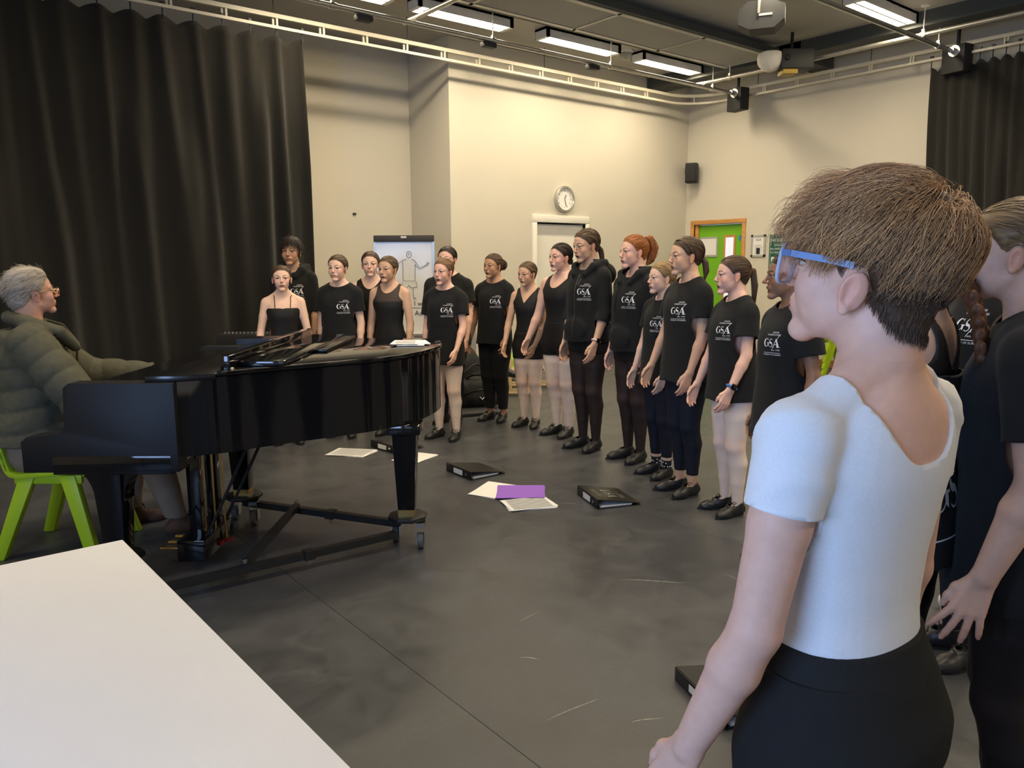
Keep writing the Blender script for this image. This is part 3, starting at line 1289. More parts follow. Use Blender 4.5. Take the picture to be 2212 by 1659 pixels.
def loose_top(P, hem, sleeve, bulk=1.0, depth=1.0, amp=.006, name='t_shirt', m=None, neckhole=(.054, .056, .031, .852), sr=(.036, .043), hood=False, off=.0,
              cuff=False, extra=None, h=None, n=2.4, wide=False):
    H, TT, RT, OT = P['H'], P['TT'], P['RT'], P['OT']
    rows = TEE.copy() * H
    rows[:, 0] -= .5 * H
    rows[:, 1] *= P['bw'] * bulk
    rows[:, 2:4] *= P['bd'] * bulk * depth
    fo = folds(int(P['p'].get('seed', 1)) * 7, amp, H)
    tor = Field().prof(rows, OT, RT, 0.0, n, fo)
    slv = []
    lim = []
    wn = wav(P['p'].get('seed', 1) * 7 + 5, 4, 15, 40)
    for f, S, E, W, s in P['armF']:
        sf = Field()
        slv.append(sf)
        for o in f.ops[:1] if sleeve <= 1 else f.ops:
            sf.ops.append((lambda X, fn=o[0]: fn(X) - .007, o[1] - .01, o[2] + .01, .015, False))
        if sleeve <= 1:
            end = S + (E - S) * (sleeve + .12)
            inn = S + (S - E) * .06 - RT @ np.array([s * .035 * H, 0, 0])
            sf.chain([inn, S + (E - S) * .12, end], np.array([sr[0] * .98, sr[0] * bulk, sr[1] * bulk]) * H, .02)
            lim.append((S, unit(E - S), np.linalg.norm(E - S) * sleeve))
        else:
            end = E + (W - E) * (sleeve - 1)
            inn = S + (S - E) * .06 - RT @ np.array([s * .035 * H, 0, 0])
            sf.chain([inn, S + (E - S) * .1, S + (E - S) * .55, E, E + (W - E) * (sleeve - 1) * .6, end + (W - E) * .08],
                      np.array([sr[0] * .98, sr[0] * bulk, sr[1] * bulk, sr[1] * bulk * .98, sr[1] * bulk * .96, sr[1] * bulk * .7]) * H, .02)
            lim.append((end, unit(W - E), 0.0))
    for o in P['torso'].ops + P['neck'].ops[2:]:
        tor.ops.append((lambda X, fn=o[0]: fn(X) - .008, o[1] - .01, o[2] + .01, .02, False))
    F = Field().extend(tor)
    for o in slv[0].ops + slv[1].ops:
        F.ops.append((lambda X, fn=o[0]: fn(X) - (amp * .6 * wn(X)).astype(np.float32),) + o[1:])
    if hood:
        c = lambda x, y, z: TT((x, y, z))
        F.chain([c(.036, -.052, .800), c(.058, -.022, .835), c(.060, .03, .846), c(.0, .072, .842), c(-.060, .03, .846), c(-.058, -.022, .835), c(-.036, -.052, .800)],
                np.array([.014, .020, .027, .034, .027, .020, .014]) * H, .012)
        F.ell(c(0, .095, .80), np.array([.075, .035, .055]) * H, RT, .02)
    if extra:
        extra(F)
    h = h or P['hb'] * .92
    V, T = F.mesh(h)
    N = vnormals(V, T)
    q = P['inv'](V)
    g = q[:, 2] - hem - .006 * np.sin(q[:, 0] * 40 + P['p'].get('seed', 1)) * .5
    d = [((q[:, 0] / neckhole[0]) ** 2 + ((q[:, 1] + .006) / neckhole[1]) ** 2 + ((q[:, 2] - neckhole[3]) / neckhole[2]) ** 2) ** .5 - 1]
    rho = np.sqrt((q[:, 0] / (neckhole[0] * 1.08)) ** 2 + ((q[:, 1] - .008) / (neckhole[1] * 1.05)) ** 2)
    if hood or wide:
        g = np.minimum(g, d[0] * neckhole[2])
        g = np.minimum(g, .868 - q[:, 2])
    else:
        el = np.sqrt((q[:, 0] / .061) ** 2 + ((q[:, 1] - .012) / .074) ** 2 + ((q[:, 2] - .862) / .040) ** 2) - 1
        g = np.minimum(g, el * .04)
        g = np.minimum(g, .862 - q[:, 2])
    g = g * H
    dt = tor.at(V)
    for (S, u, ln), i in zip(lim, (0, 1)):
        side = (V - OT) @ RT[:, 0] * P['armF'][i][4] > 0
        gs = np.maximum(ln - (V - S) @ u, slv[i].at(V) - dt + .003)
        g = np.where(side, np.minimum(g, gs), g)
    V, T, N = clip(V, T, g, N)
    N = N / (np.linalg.norm(N, axis=1, keepdims=True) + 1e-9)
    # never let the skin poke through
    O, T2 = shell(V, T, N, off + .0, -.006)
    o = part_mesh(name, O, T2, m or M_BLACK, P['root'])
    P['top'] = o
    P['topbvh'] = BVHTree.FromPolygons([tuple(v) for v in O], [tuple(t) for t in T2])
    return o


def add_logo(P, x=.047, z=.727, scale=.066, tilt=0.0, name='chest_print'):
    """emblem on the person's left chest"""
    H = P['H']
    o = P['top']
    if 'topbvh' not in P or P.get('bvhof') != o.name:
        me = o.data
        P['topbvh'] = BVHTree.FromPolygons([v.co[:] for v in me.vertices], [tuple(f.vertices) for f in me.polygons])
        P['bvhof'] = o.name
    R = P['RT']
    c = P['TT']((x, -.09, z))
    project_print(name, LOGO[0], LOGO[1], c, scale * H, P['topbvh'], o, M_PRINT, .004, 0, tuple(R @ np.array([0, 1.0, 0])), tuple(R @ np.array([1.0, 0, 0])),
                  tuple(R @ np.array([0, 0, 1.0])), .3)


def wear_tee(hem=.47, sleeve=.60, bulk=1.0, logo=True, depth=1.0, amp=.008, m=None, lx=.047, lz=.727):
    def fn(P):
        loose_top(P, hem, sleeve, bulk, depth, amp, 't_shirt', m)
        if logo:
            add_logo(P, lx, lz)
    return fn


def wear_hoodie(hem=.475, sleeve=1.35, zipped=False, bulk=1.08, logo=True):
    def fn(P):
        TT, H = P['TT'], P['H']

        def pocket(F):
            F.ell(TT((0, -.082, .56)), np.array([.07, .012, .045]) * H, P['RT'], .03)
        o = loose_top(P, hem, sleeve, bulk, 1.0, .007, 'hoodie', M_BLACK, (.050, .060, .034, .850), (.031, .0295), True, 0.0, extra=pocket)
        bv = P['topbvh']
        fr = P['RT'] @ np.array([0, 1.0, 0])

        def cast(x, z, off=.003):
            a = Vector(TT((x, -.3, z)))
            hit = bv.ray_cast(a, Vector(fr))
            if hit[0] is None:
                return TT((x, -.085, z))
            return np.array(hit[0]) - fr * off
        if zipped:
            MB().tube([cast(0, z) for z in np.linspace(.80, hem + .02, 16)], .003, 5).obj('zip', mat('zip_metal', (.16, .16, .16), .4, .9), o, smooth=True)
            MB().tube([cast(-.004, z, .008) for z in np.linspace(.80, .725, 6)], .0025, 5).obj('drawstring', mat('cord_black', (.012, .012, .012), .8), o, smooth=True)
            MB().tube([cast(x, z, .004) for x, z in ((.012, .755), (.02, .785), (.035, .805))], .0025, 5).obj('zip', MATS['zip_metal'], o, smooth=True)
        else:
            for x in (-.016, .02):
                MB().tube([cast(x * (1 + .2 * i), .795 - .02 * i, .006) for i in range(7)], .003, 5).obj('drawstring', mat('cord_black', (.012, .012, .012), .8), o, smooth=True)
        if logo:
            add_logo(P, .049, .727)
    return fn


def wear_trousers(m=None, hi=.60, ankle=.055, bulk=1.22, amp=.008, name='trousers', seat=1.06, cuff=True, waist=None):
    def fn(P):
        H = P['H']
        F = Field()
        rows = TORSO[:7].copy() * H
        rows[:, 0] -= .5 * H
        rows[:, 1] *= P['bw'] * seat
        rows[:, 2:4] *= P['bd'] * seat
        F.prof(rows, P['OT'], P['RT'], 0)
        wn = wav(P['p'].get('seed', 1) + 31, 6, 12, 40)
        for i, o in enumerate(P['legs'].ops):
            F.ops.append((lambda X, fn=o[0], j=i: fn(X) - (.0105 * H * (bulk - 1) * 4.2 + amp * wn(X * np.array([1, 1, .6], np.float32))).astype(np.float32),
                          o[1] - .03, o[2] + .03, o[3], o[4]))
        V, T = F.mesh(P['hb'])
        N = vnormals(V, T)
        q = P['inv'](V)
        A = P['feet']
        g = hi - q[:, 2]
        foot = np.full(len(V), 1.0)
        for a, toe, L, s in A:
            near = (V[:, 0] * s > 0) | (np.linalg.norm(V[:, :2] - a[:2], axis=1) < .12)
            foot = np.where(near, np.minimum(foot, (V[:, 2] - a[2]) / H + .047 - ankle), foot)
        g = np.minimum(g, foot)
        V, T, N = clip(V, T, g * H, N)
        O, T2 = shell(V, T, N, .0, -.006)
        P['legobj'] = part_mesh(name, O, T2, m or M_BLACK, P['root'])
    return fn


def shoe_field(A, toe, L, H, fat=1.0):
    f = Field()
    z = lambda t, h, sd=0.0: np.array([A[0], A[1], 0]) + toe * t * L + np.array([-toe[1], toe[0], 0]) * sd * L + np.array([0, 0, h * L])
    up = (0, 0, 1)
    f.cone(z(-.13, .15), z(.18, .17), .135 * L * fat, .135 * L * fat, .02)
    f.cone(z(.18, .16), z(.46, .10), .135 * L * fat, .150 * L * fat, .02)
    f.cone(z(.44, .09), z(.58, .08), .155 * L * fat, .132 * L * fat, .02, False, (up, 1.35))
    f.cone(z(-.0, .18), z(-.0, .42), .14 * L * fat, .130 * L * fat, .03)
    f.cone(z(.16, .20), z(.02, .38), .12 * L * fat, .12 * L * fat, .03)
    base = A[2] - .047 * H
    f.ops = [((lambda P, fn=o[0]: fn(P)), o[1], o[2], o[3], o[4]) for o in f.ops]
    return f, z


def wear_shoes(m=None, laces=True, top=.355, name='shoe', fat=1.0, sock=None, ground=0.0):
    def fn(P):
        H = P['H']
        for A, toe, L, s in P['feet']:
            f, z = shoe_field(A, toe, L, H, fat)
            V, T = f.mesh(.0085)
            zt = top * L
            x = (V[:, :2] - A[:2]) @ toe[:2] / L
            lim = zt - .05 * L * sstep(.0, .16, x)
            g = np.minimum(V[:, 2] + .0, lim - V[:, 2])
            N = vnormals(V, T)
            V2, T2, N2 = clip(V, T, np.minimum(V[:, 2] - .002, lim - V[:, 2]), N)
            O, T3 = shell(V2, T2, N2, 0, -.004)
            O[:, 2] += ground
            o = part_mesh(name, O, T3, m or M_SHOE, P['root'])
            sole = MB()
            n = 18
            pl = []
            for i in range(n):
                a = 2 * math.pi * i / n
                lx = .26 * L + .50 * L * math.cos(a)
                wy = (.135 if math.cos(a) < 0 else .15) * L * math.sin(a) * (1 - .15 * abs(math.cos(a)) ** 3)
                pp = np.array([A[0], A[1]]) + toe[:2] * lx + np.array([-toe[1], toe[0]]) * wy
                pl.append(tuple(pp))
            sole.prism(pl, .0 + ground, .012 + ground).obj('sole', mat('shoe_sole', (.012, .012, .012), .7), o)
            if laces:
                mb = MB()
                bv = BVHTree.FromPolygons([tuple(v) for v in O], [tuple(t) for t in T3])
                for i, t in enumerate((.20, .27, .34)):
                    pt = []
                    for sd in np.linspace(-.06, .06, 5):
                        hit = bv.ray_cast(Vector(z(t + sd * .4, .8, sd)), Vector((0, 0, -1)))
                        if hit[0] is not None:
                            pt.append(np.array(hit[0]) + (0, 0, .002))
                    if len(pt) > 2:
                        mb.tube(pt, .003, 5)
                c = z(.17, .32)
                hit = bv.ray_cast(Vector(z(.2, .8)), Vector((0, 0, -1)))
                if hit[0] is not None:
                    c = np.array(hit[0])
                for sg in (-1, 1):
                    sdv = np.array([-toe[1], toe[0], 0]) * sg
                    mb.tube([c, c + sdv * .012 + (0, 0, .016), c + sdv * .03 + (0, 0, .012), c + sdv * .022 + toe * .012 + (0, 0, .002), c], .0022, 5)
                    mb.tube([c, c + sdv * .02 + toe * .01, c + sdv * .035 + toe * .02 - (0, 0, .012)], .0022, 5)
                if mb.V:
                    mb.obj('lace', M_LACE, o, smooth=True)
    return fn


def wear_socks(hi=.085, lo=.0, m=None, dots=False):
    def fn(P):
        z = P['V'][:, 2] / P['H']
        g = np.minimum(hi - z, z - lo)
        o = tight(P, 'sock', g * P['H'], m or M_SOCK, .006)
        if dots and o:
            mb = MB()
            me = o.data
            vs = [v for v in me.vertices if v.co.z > .055 * P['H'] and v.co.z < .08 * P['H']]
            random.shuffle(vs)
            used = []
            for v in vs:
                if len(used) > 34:
                    break
                if all((v.co - u).length > .014 for u in used):
                    used.append(v.co.copy())
                    mb.sphere(v.co, .0042, 6, 4)
            mb.obj('dot_print', M_PRINT, o, smooth=True)
    return fn


def wear_watch(side, face_col, strap_m, where=.90):
    def fn(P):
        f, S, E, W, s = P['armF'][0 if side == 'L' else 1]
        u = unit(W - E)
        c = E + (W - E) * where
        out = unit(np.array([s * 1.0, -.25, 0]) - u * (np.array([s * 1.0, -.25, 0]) @ u))
        b = np.cross(u, out)
        r = .0170 * P['H']
        o = MB().tube([c + (out * math.cos(a) * r * .98 + b * math.sin(a) * r * 1.05) for a in np.linspace(0, 2 * math.pi, 17)[:-1]], .0085, 6, closed=True)
        o = o.obj('watch', strap_m, P['root'], smooth=True)
        Rm = np.array([u, b, out]).T
        MB().box(c + out * (r + .006), (.034, .030, .012), Rm).obj('watch_face', mat('watch_glass', (.005, .005, .006), .1), o, bevel=.004)
    return fn

# ------------------------------------------------------------------ hair
def hair_cap(P, color, thick=.03, tie=(0, .46, .58), streak=.28, strands=170, shift=0.0, bulge=None, rough_edge=.0, name='hair', line=None):
    """hair lying on the skull, combed towards tie; returns the hair object"""
    hh, OH, RH = P['hh'], P['OH'], P['RH']
    q, N, T = P['q'], P['hN'], P['hT']
    seed = P['p'].get('seed', 1)
    rnd = np.random.default_rng(seed + 100)
    g = hair_g(q, shift) if line is None else line(q)
    if rough_edge:
        g = g + rough_edge * wav(seed + 3, 5, 15, 50)(q)
    nl = N @ RH
    ear = (np.abs(q[:, 0]) > .33 * P['p'].get('facew', 1.0)) & (q[:, 2] < .575 + P['p'].get('earz', 0.0)) & (q[:, 1] > -.09) & (q[:, 1] < .16)
    g = np.where(ear, -.05, g)
    V2, T2, q2, n2 = clip(q.astype(np.float32), T, g, q, nl)
    g2 = hair_g(q2, shift) if line is None else line(q2)
    n2 = n2 / (np.linalg.norm(n2, axis=1, keepdims=True) + 1e-9)
    th = thick * sstep(-.02, .12, g2) + .0025
    tie = np.array(tie)
    d = q2 - tie
    # streak pattern around the axis towards the tie
    ang = np.arctan2(d[:, 0], d[:, 2]) if tie[1] > .3 else np.arctan2(d[:, 0], -d[:, 1])
    ns = wav(seed + 9, 7, 14, 90)
    sv = ns(np.stack([ang, ang * 0, d[:, 1] * .12], 1))
    if bulge is not None:
        th = th + bulge(q2)
    th = th * (1 + .10 * sv)
    pos = q2 + n2 * th[:, None]
    C = np.array(color, np.float32) * (1 + streak * sv)[:, None]
    C = mix(C, np.array(P['p']['skin'], np.float32) * .75, (1 - sstep(-.005, .035, g2)) * .55 * (q2[:, 1] < .1))
    O, T3 = shell(pos, T2, n2, 0.0, -.02)
    C = np.concatenate([C, np.tile(np.array(color, np.float32) * .7, (len(O) - len(C), 1))])
    parts = [(OH + O @ RH.T * hh, T3, C)]
    if strands:
        bv = BVHTree.FromPolygons([tuple(v) for v in pos], [tuple(t) for t in T2])
        ids = rnd.choice(len(pos), strands)
        M = 9
        paths = np.zeros((strands, M, 3))
        for i, a in enumerate(ids):
            x = pos[a].astype(float)
            for j in range(M):
                hit = bv.find_nearest(Vector(x))
                x = np.array(hit[0]) + np.array(hit[1]) * (.004 + .006 * rnd.random())
                paths[i, j] = x
                dd = tie - x
                L = np.linalg.norm(dd)
                x = x + dd / L * min(.065, L * .5)
        rad = np.tile(np.sin(np.linspace(.25, 2.9, M)) * .0075, (strands, 1))
        cs = np.array(color) * rnd.uniform(.75, 1.45, (strands, 1))
        sV, sT, sC = strand_mesh(OH + paths @ RH.T * hh, rad * hh, cs)
        parts.append((sV, sT, sC))
    V, T, C = join(parts)
    o = part_mesh(name, V, T, M_HAIR, P['root'], C)
    P['hairobj'] = o
    return o


def blob(P, name, color, build, strands=None, h=.006, streak=.3, freq=60):
    """bun, puff or tail grown from a field in head units, with optional strands"""
    hh, OH, RH = P['hh'], P['OH'], P['RH']
    f = Field()
    build(f)
    V, T = f.mesh(h / hh)
    ns = wav(P['p'].get('seed', 1) + 17, 7, freq * .4, freq)
    sv = ns(V * np.array([1, 1, .25], np.float32))
    N = vnormals(V, T)
    V = V + N * (.012 * sv)[:, None]
    C = np.array(color, np.float32) * (1 + streak * sv)[:, None]
    parts = [(OH + V @ RH.T * hh, T, C)]
    if strands is not None:
        paths, rad, cs = strands
        sV, sT, sC = strand_mesh(OH + paths @ RH.T * hh, rad * hh, cs)
        parts.append((sV, sT, sC))
    V, T, C = join(parts)
    return part_mesh(name, V, T, M_HAIR, P['hairobj'], C)


def tail_strands(P, pts, spread, n, color, r=.008, curl=.0, end=.6):
    """strands that follow the poly-line pts (head units)"""
    rnd = np.random.default_rng(P['p'].get('seed', 1) + 55)
    pts = np.array(pts, float)
    M = 12
    s = np.linspace(0, 1, M)
    ss = np.linspace(0, 1, len(pts))
    base = np.stack([np.interp(s, ss, pts[:, i]) for i in range(3)], 1)
    for _ in range(2):
        base[1:-1] = (base[:-2] + 2 * base[1:-1] + base[2:]) / 4
    off = rnd.normal(size=(n, 1, 3))
    off /= np.linalg.norm(off, axis=2, keepdims=True)
    off *= rnd.random((n, 1, 1)) ** .4
    sp = np.interp(s, np.linspace(0, 1, len(spread)), spread)[None, :, None]
    ph = rnd.uniform(0, 6.28, (n, 1, 3))
    w = curl * np.sin(s[None, :, None] * rnd.uniform(12, 22, (n, 1, 1)) + ph)
    L = rnd.uniform(end, 1.0, (n, 1))
    paths = np.zeros((n, M, 3))
    for i in range(n):
        si = s * L[i]
        b = np.stack([np.interp(si, s, base[:, k]) for k in range(3)], 1)
        spi = np.interp(si, s, sp[0, :, 0])[:, None]
        paths[i] = b + off[i] * spi + w[i] * spi / (max(spread) + 1e-6)
    rad = np.tile(np.linspace(1, .35, M) * r, (n, 1))
    cs = np.array(color) * rnd.uniform(.65, 1.5, (n, 1))
    return paths, rad, cs


def hair_bun(color, bun=(0, .50, .50), r=.12, thick=.03, streak=.28, **k):
    def fn(P):
        hair_cap(P, color, thick, tuple(np.array(bun) + (0, -.04, 0)), streak, **k)

        def b(f):
            f.ell(bun, (r * 1.1, r * .8, r), None, .02)
        blob(P, 'bun', np.array(color) * .9, b, None, .0045, .3, 70)
    return fn


def hair_pony(color, tie=(0, .45, .60), pts=None, rad=(.06, .085, .08, .03), thick=.03, n=170, curl=.0, streak=.28, sr=.008, plait=False, **k):
    pts = pts or [(0, .45, .60), (0, .60, .50), (0, .60, .20), (0, .55, -.15)]

    def fn(P):
        hair_cap(P, color, thick, tie, streak, **k)

        def b(f):
            f.chain(pts, np.array(rad), .03)
        st = tail_strands(P, pts, np.array(rad) * 1.05, n, color, sr, curl)
        blob(P, 'ponytail', np.array(color) * .85, b, st, .0055, .3, 60)
        if plait:
            bv = BVHTree.FromPolygons([tuple(v) for v in P['q']], [tuple(t) for t in P['hT']])

            def pl(f):
                for i in range(20):
                    t = i / 19
                    a = np.array([.02 + .34 * t ** .8, -.27 + .30 * t, .93 - .33 * t ** 1.5])
                    h = bv.find_nearest(Vector(a))
                    s = 1 if i % 2 else -1
                    f.ell(np.array(h[0]) + np.array(h[1]) * .045 + np.array([0, s * .008, 0]), .026, None, .004)
            blob(P, 'plait', np.array(color) * .5, pl, None, .0035, .2, 60)
        hh, OH, RH = P['hh'], P['OH'], P['RH']
        a, c = np.array(pts[0], float), np.array(pts[1], float)
        d = unit(c - a)
        u = unit(np.cross(d, (1, .1, 0)))
        w = np.cross(d, u)
        rr = rad[0] * 1.12
        ring = [OH + RH @ ((a + d * .02 + (u * math.cos(t) + w * math.sin(t)) * rr) * hh) for t in np.linspace(0, 6.283, 15)[:-1]]
        MB().tube(ring, .02 * hh, 6, closed=True).obj('hair_tie', mat('hair_tie', (.012, .01, .01), .8), P['hairobj'], smooth=True)
    return fn


def hair_puff(color, c=(.0, .50, .62), r=.19, **k):
    def fn(P):
        hair_cap(P, color, .028, (0, .42, .62), .25, **k)
        rnd = np.random.default_rng(5)

        def b(f):
            f.ell(c, (r, r * .85, r), None, .02)
            for _ in range(26):
                d = rnd.normal(size=3)
                d /= np.linalg.norm(d)
                f.ell(np.array(c) + d * r * .85, r * .28, None, .03)
        n = 420
        d = rnd.normal(size=(n, 1, 3))
        d /= np.linalg.norm(d, axis=2, keepdims=True)
        s = np.linspace(.6, 1.25, 10)[None, :, None]
        e1 = np.cross(d, (0.3, .2, .9))
        e2 = np.cross(d, e1)
        ph = rnd.uniform(0, 6.28, (n, 1, 1))
        paths = np.array(c) + d * r * s + .03 * (np.cos(s * 30 + ph) * e1 + np.sin(s * 30 + ph) * e2)
        rad = np.full((n, 10), .007)
        cs = np.array(color) * rnd.uniform(.6, 1.6, (n, 1))
        blob(P, 'hair_puff', color, b, (paths, rad, cs), .005, .35, 90)
    return fn


def hair_short(color, thick=.09, n=900, fringe=True, length=.22, shift=0.0, r=.009, part=.0, streak=.25, line=None, top=.0, lift=.75, crown=(0, .22, 1.0), tie=(0, .18, 1.1)):
    """short loose hair with many visible locks"""
    def fn(P):
        def bulge(q):
            return (.035 + top) * sstep(.75, .95, q[:, 2]) + .02 * sstep(0, .4, q[:, 1])
        hair_cap(P, color, thick * .6, tie, streak, 0, shift, bulge, .02, line=line)
        hh, OH, RH = P['hh'], P['OH'], P['RH']
        rnd = np.random.default_rng(P['p'].get('seed', 1) + 70)
        q, N = P['q'], P['hN'] @ RH
        g = hair_g(q, shift) if line is None else line(q)
        ids = np.where((g > .0))[0]
        ids = rnd.choice(ids, n)
        M = 8
        x = q[ids].astype(float)
        nn = N[ids].astype(float)
        crown_ = np.array([part + crown[0], crown[1], crown[2]])
        paths = np.zeros((n, M, 3))
        ln = length * rnd.uniform(.6, 1.2, n) * np.interp(x[:, 2], [.2, .45, .8, 1.0], [.35, .7, 1.0, 1.1])
        sd = rnd.normal(size=(n, 3)) * .18
        for j in range(M):
            paths[:, j] = x
            fl = x - crown_
            fl = fl - nn * (fl * nn).sum(1, keepdims=True)
            fl /= np.linalg.norm(fl, axis=1, keepdims=True) + .05
            t = j / (M - 1)
            if fringe:
                fl = fl + np.array([.25, 0, 0]) * (q[ids][:, 1:2] < 0)
            d = fl + nn * (lift * (1 - t) - .05) + sd + np.array([0, 0, -.25]) * t
            d /= np.linalg.norm(d, axis=1, keepdims=True)
            x = x + d * (ln / (M - 1))[:, None]
            r0 = np.array([.0, .06, .6])
            e = (x - r0) / np.array([.34, .44, .40])
            k = np.linalg.norm(e, axis=1)
            mn = 1 + thick * 1.1
            x = np.where(((k < mn) & (x[:, 2] > .45))[:, None], r0 + (x - r0) * (mn / k)[:, None], x)
        rad = np.tile(np.linspace(1, .25, M) * r, (n, 1))
        cs = np.array(color) * rnd.uniform(.65, 1.6, (n, 1))
        V, T, C = strand_mesh(OH + paths @ RH.T * hh, rad * hh, cs)
        part_mesh('hair_locks', V, T, M_HAIR, P['hairobj'], C)
    return fn

# ------------------------------------------------------------------ room shell
M_WALL = mat('wall_paint', (0.62, 0.58, 0.485), rough=0.75, noise=(1.5, 0.02), bump=(120, 0.05, 0.002))
M_CEIL = mat('ceiling_paint', (0.42, 0.405, 0.365), rough=0.85, noise=(1.0, 0.03))
M_WHITE = mat('white_gloss', (0.80, 0.77, 0.69), rough=0.4)
M_OAK = mat('oak', (0.55, 0.27, 0.08), rough=0.45, noise=(6, 0.25, (1, 1, 14)))
M_GREEN = mat('green_paint', (0.17, 0.47, 0.016), rough=0.4)
M_STEEL = mat('galvanised_steel', (0.55, 0.53, 0.49), rough=0.38, metal=0.85, noise=(8, 0.12))
M_CHROME = mat('chrome', (0.75, 0.75, 0.75), rough=0.15, metal=1.0)
M_BRASS = mat('brass', (0.75, 0.52, 0.18), rough=0.25, metal=1.0)
M_CREAM = mat('cream_rail', (0.58, 0.54, 0.43), rough=0.4)
M_BLKMETAL = mat('black_metal', (0.02, 0.021, 0.022), rough=0.45, metal=0.3)
M_BLKBOX = mat('black_box', (0.018, 0.018, 0.019), rough=0.6)
M_DKBEAM = mat('dark_beam', (0.060, 0.066, 0.062), rough=0.7)
M_GREY = mat('grey_panel', (0.30, 0.295, 0.28), rough=0.6)
M_PAPER = mat('paper', (0.82, 0.81, 0.79), rough=0.8)
M_INK = mat('ink', (0.03, 0.03, 0.035), rough=0.8)
M_CURTAIN = mat('black_serge', (0.021, 0.0195, 0.0165), rough=0.95, spec=0.15, noise=(2.0, 0.2, (1, 1, .3)), bump=(500, 0.2, 0.003), sheen=0.12)
M_GLASS = mat('window_glass', (0.9, 0.95, 1.0), rough=0.02, trans=1.0, alpha=1.0)


def floor_material():
    m = mat('dance_vinyl', (0.045, 0.044, 0.043), rough=0.4, spec=0.45)
    nt = m.node_tree
    b = nt.nodes['Principled BSDF']
    tc = nt.nodes.new('ShaderNodeTexCoord')

    def noise(scale, detail, stretch=(1, 1, 1), rot=0.0, dist=0.0):
        mp = nt.nodes.new('ShaderNodeMapping')
        mp.inputs['Scale'].default_value = stretch
        mp.inputs['Rotation'].default_value = (0, 0, rot)
        nt.links.new(tc.outputs['Object'], mp.inputs[0])
        n = nt.nodes.new('ShaderNodeTexNoise')
        n.inputs['Scale'].default_value = scale
        n.inputs['Detail'].default_value = detail
        n.inputs['Distortion'].default_value = dist
        nt.links.new(mp.outputs[0], n.inputs['Vector'])
        return n.outputs[0]

    def ramp(src, lo, hi, a, c):
        r = nt.nodes.new('ShaderNodeMapRange')
        r.inputs['From Min'].default_value, r.inputs['From Max'].default_value = lo, hi
        r.inputs['To Min'].default_value, r.inputs['To Max'].default_value = a, c
        nt.links.new(src, r.inputs[0])
        return r.outputs[0]

    def math_(op, a, c):
        n = nt.nodes.new('ShaderNodeMath')
        n.operation = op
        for i, v in enumerate((a, c)):
            if hasattr(v, 'links'):
                nt.links.new(v, n.inputs[i])
            else:
                n.inputs[i].default_value = v
        return n.outputs[0]
    big = noise(0.9, 6)
    dust = noise(5, 8, dist=1.0)
    # scratches: thin ridges of stretched noise in several directions, only in patches
    sc = None
    for i, rot in enumerate((0.3, 1.2, 2.1, 2.8)):
        s = noise(3.0, 2, (1, 14, 1), rot, 0.4)
        band = ramp(math_('ABSOLUTE', math_('SUBTRACT', s, 0.5), 0), 0.0, 0.006, 1.0, 0.0)
        patch = ramp(noise(1.1 + .2 * i, 3, (1, 1, 1), rot + 1), 0.56, 0.68, 0.0, 1.0)
        x = math_('MULTIPLY', band, patch)
        sc = x if sc is None else math_('MAXIMUM', sc, x)
    val = ramp(big, 0.3, 0.7, 0.85, 1.2)
    val = math_('MULTIPLY', val, ramp(dust, 0.35, 0.75, 0.92, 1.25))
    val = math_('ADD', val, math_('MULTIPLY', sc, 0.9))
    mx = nt.nodes.new('ShaderNodeMix')
    mx.data_type = 'RGBA'
    mx.blend_type = 'MULTIPLY'
    mx.inputs['Factor'].default_value = 1
    mx.inputs['A'].default_value = (0.052, 0.0545, 0.060, 1)
    nt.links.new(val, mx.inputs['B'])
    nt.links.new(mx.outputs['Result'], b.inputs['Base Color'])
    nt.links.new(ramp(dust, 0.3, 0.7, 0.30, 0.44), b.inputs['Roughness'])
    bp = nt.nodes.new('ShaderNodeBump')
    bp.inputs['Strength'].default_value = 0.12
    bp.inputs['Distance'].default_value = 0.01
    nt.links.new(noise(9, 5, dist=1.5), bp.inputs['Height'])
    nt.links.new(bp.outputs[0], b.inputs['Normal'])
    return m


M_FLOOR = floor_material()
fl = structure(MB().b2((X0 - .2, Y0 - .2, -.2), (X1 + .2, Y2 + .2, -.012)).obj('floor', mat('subfloor', (.01, .01, .01), .9)))
seam = 1.36
xs = [X0 - .2] + [seam + 2.0 * i for i in range(-2, 5) if X0 < seam + 2.0 * i < X1] + [X1 + .2]
for a, b in zip(xs[:-1], xs[1:]):
    MB().b2((a + .0012, Y0 - .2, -.0125), (b - .0012, Y2 + .2, 0)).obj('vinyl_sheet', M_FLOOR, fl)
M_SCUFF = mat('scuff', (0.30, 0.29, 0.27), rough=0.7, noise=(60, .6))
for a, b, w in (((1335, 1252), (1490, 1259), .006), ((1178, 1558), (1300, 1505), .004), ((1122, 1421), (1166, 1422), .006), ((1362, 1561), (1432, 1549), .005),
                ((1120, 1345), (1168, 1318), .003), ((1560, 1238), (1604, 1256), .004), ((1205, 1086), (1262, 1090), .004), ((560, 1062), (640, 1058), .004), ((960, 1180), (1010, 1165), .003)):
    p, q = onz(*a), onz(*b)
    d = q - p
    n = np.array([-d[1], d[0], 0]) / np.linalg.norm(d) * w
    pts = []
    k = 8
    for i in range(k + 1):
        t = i / k
        pts.append(p + d * t + n * .8 * math.sin(t * 5))
    V = [x + n * (.5 * math.sin(math.pi * (i + .3) / (k + .6))) for i, x in enumerate(pts)] + [x - n * (.5 * math.sin(math.pi * (i + .3) / (k + .6))) for i, x in enumerate(pts)]
    V = [v + np.array([0, 0, .0006]) for v in V]
    MB().add(V, [(i, i + 1, i + k + 2, i + k + 1) for i in range(k)]).obj('scuff_mark', M_SCUFF, fl)

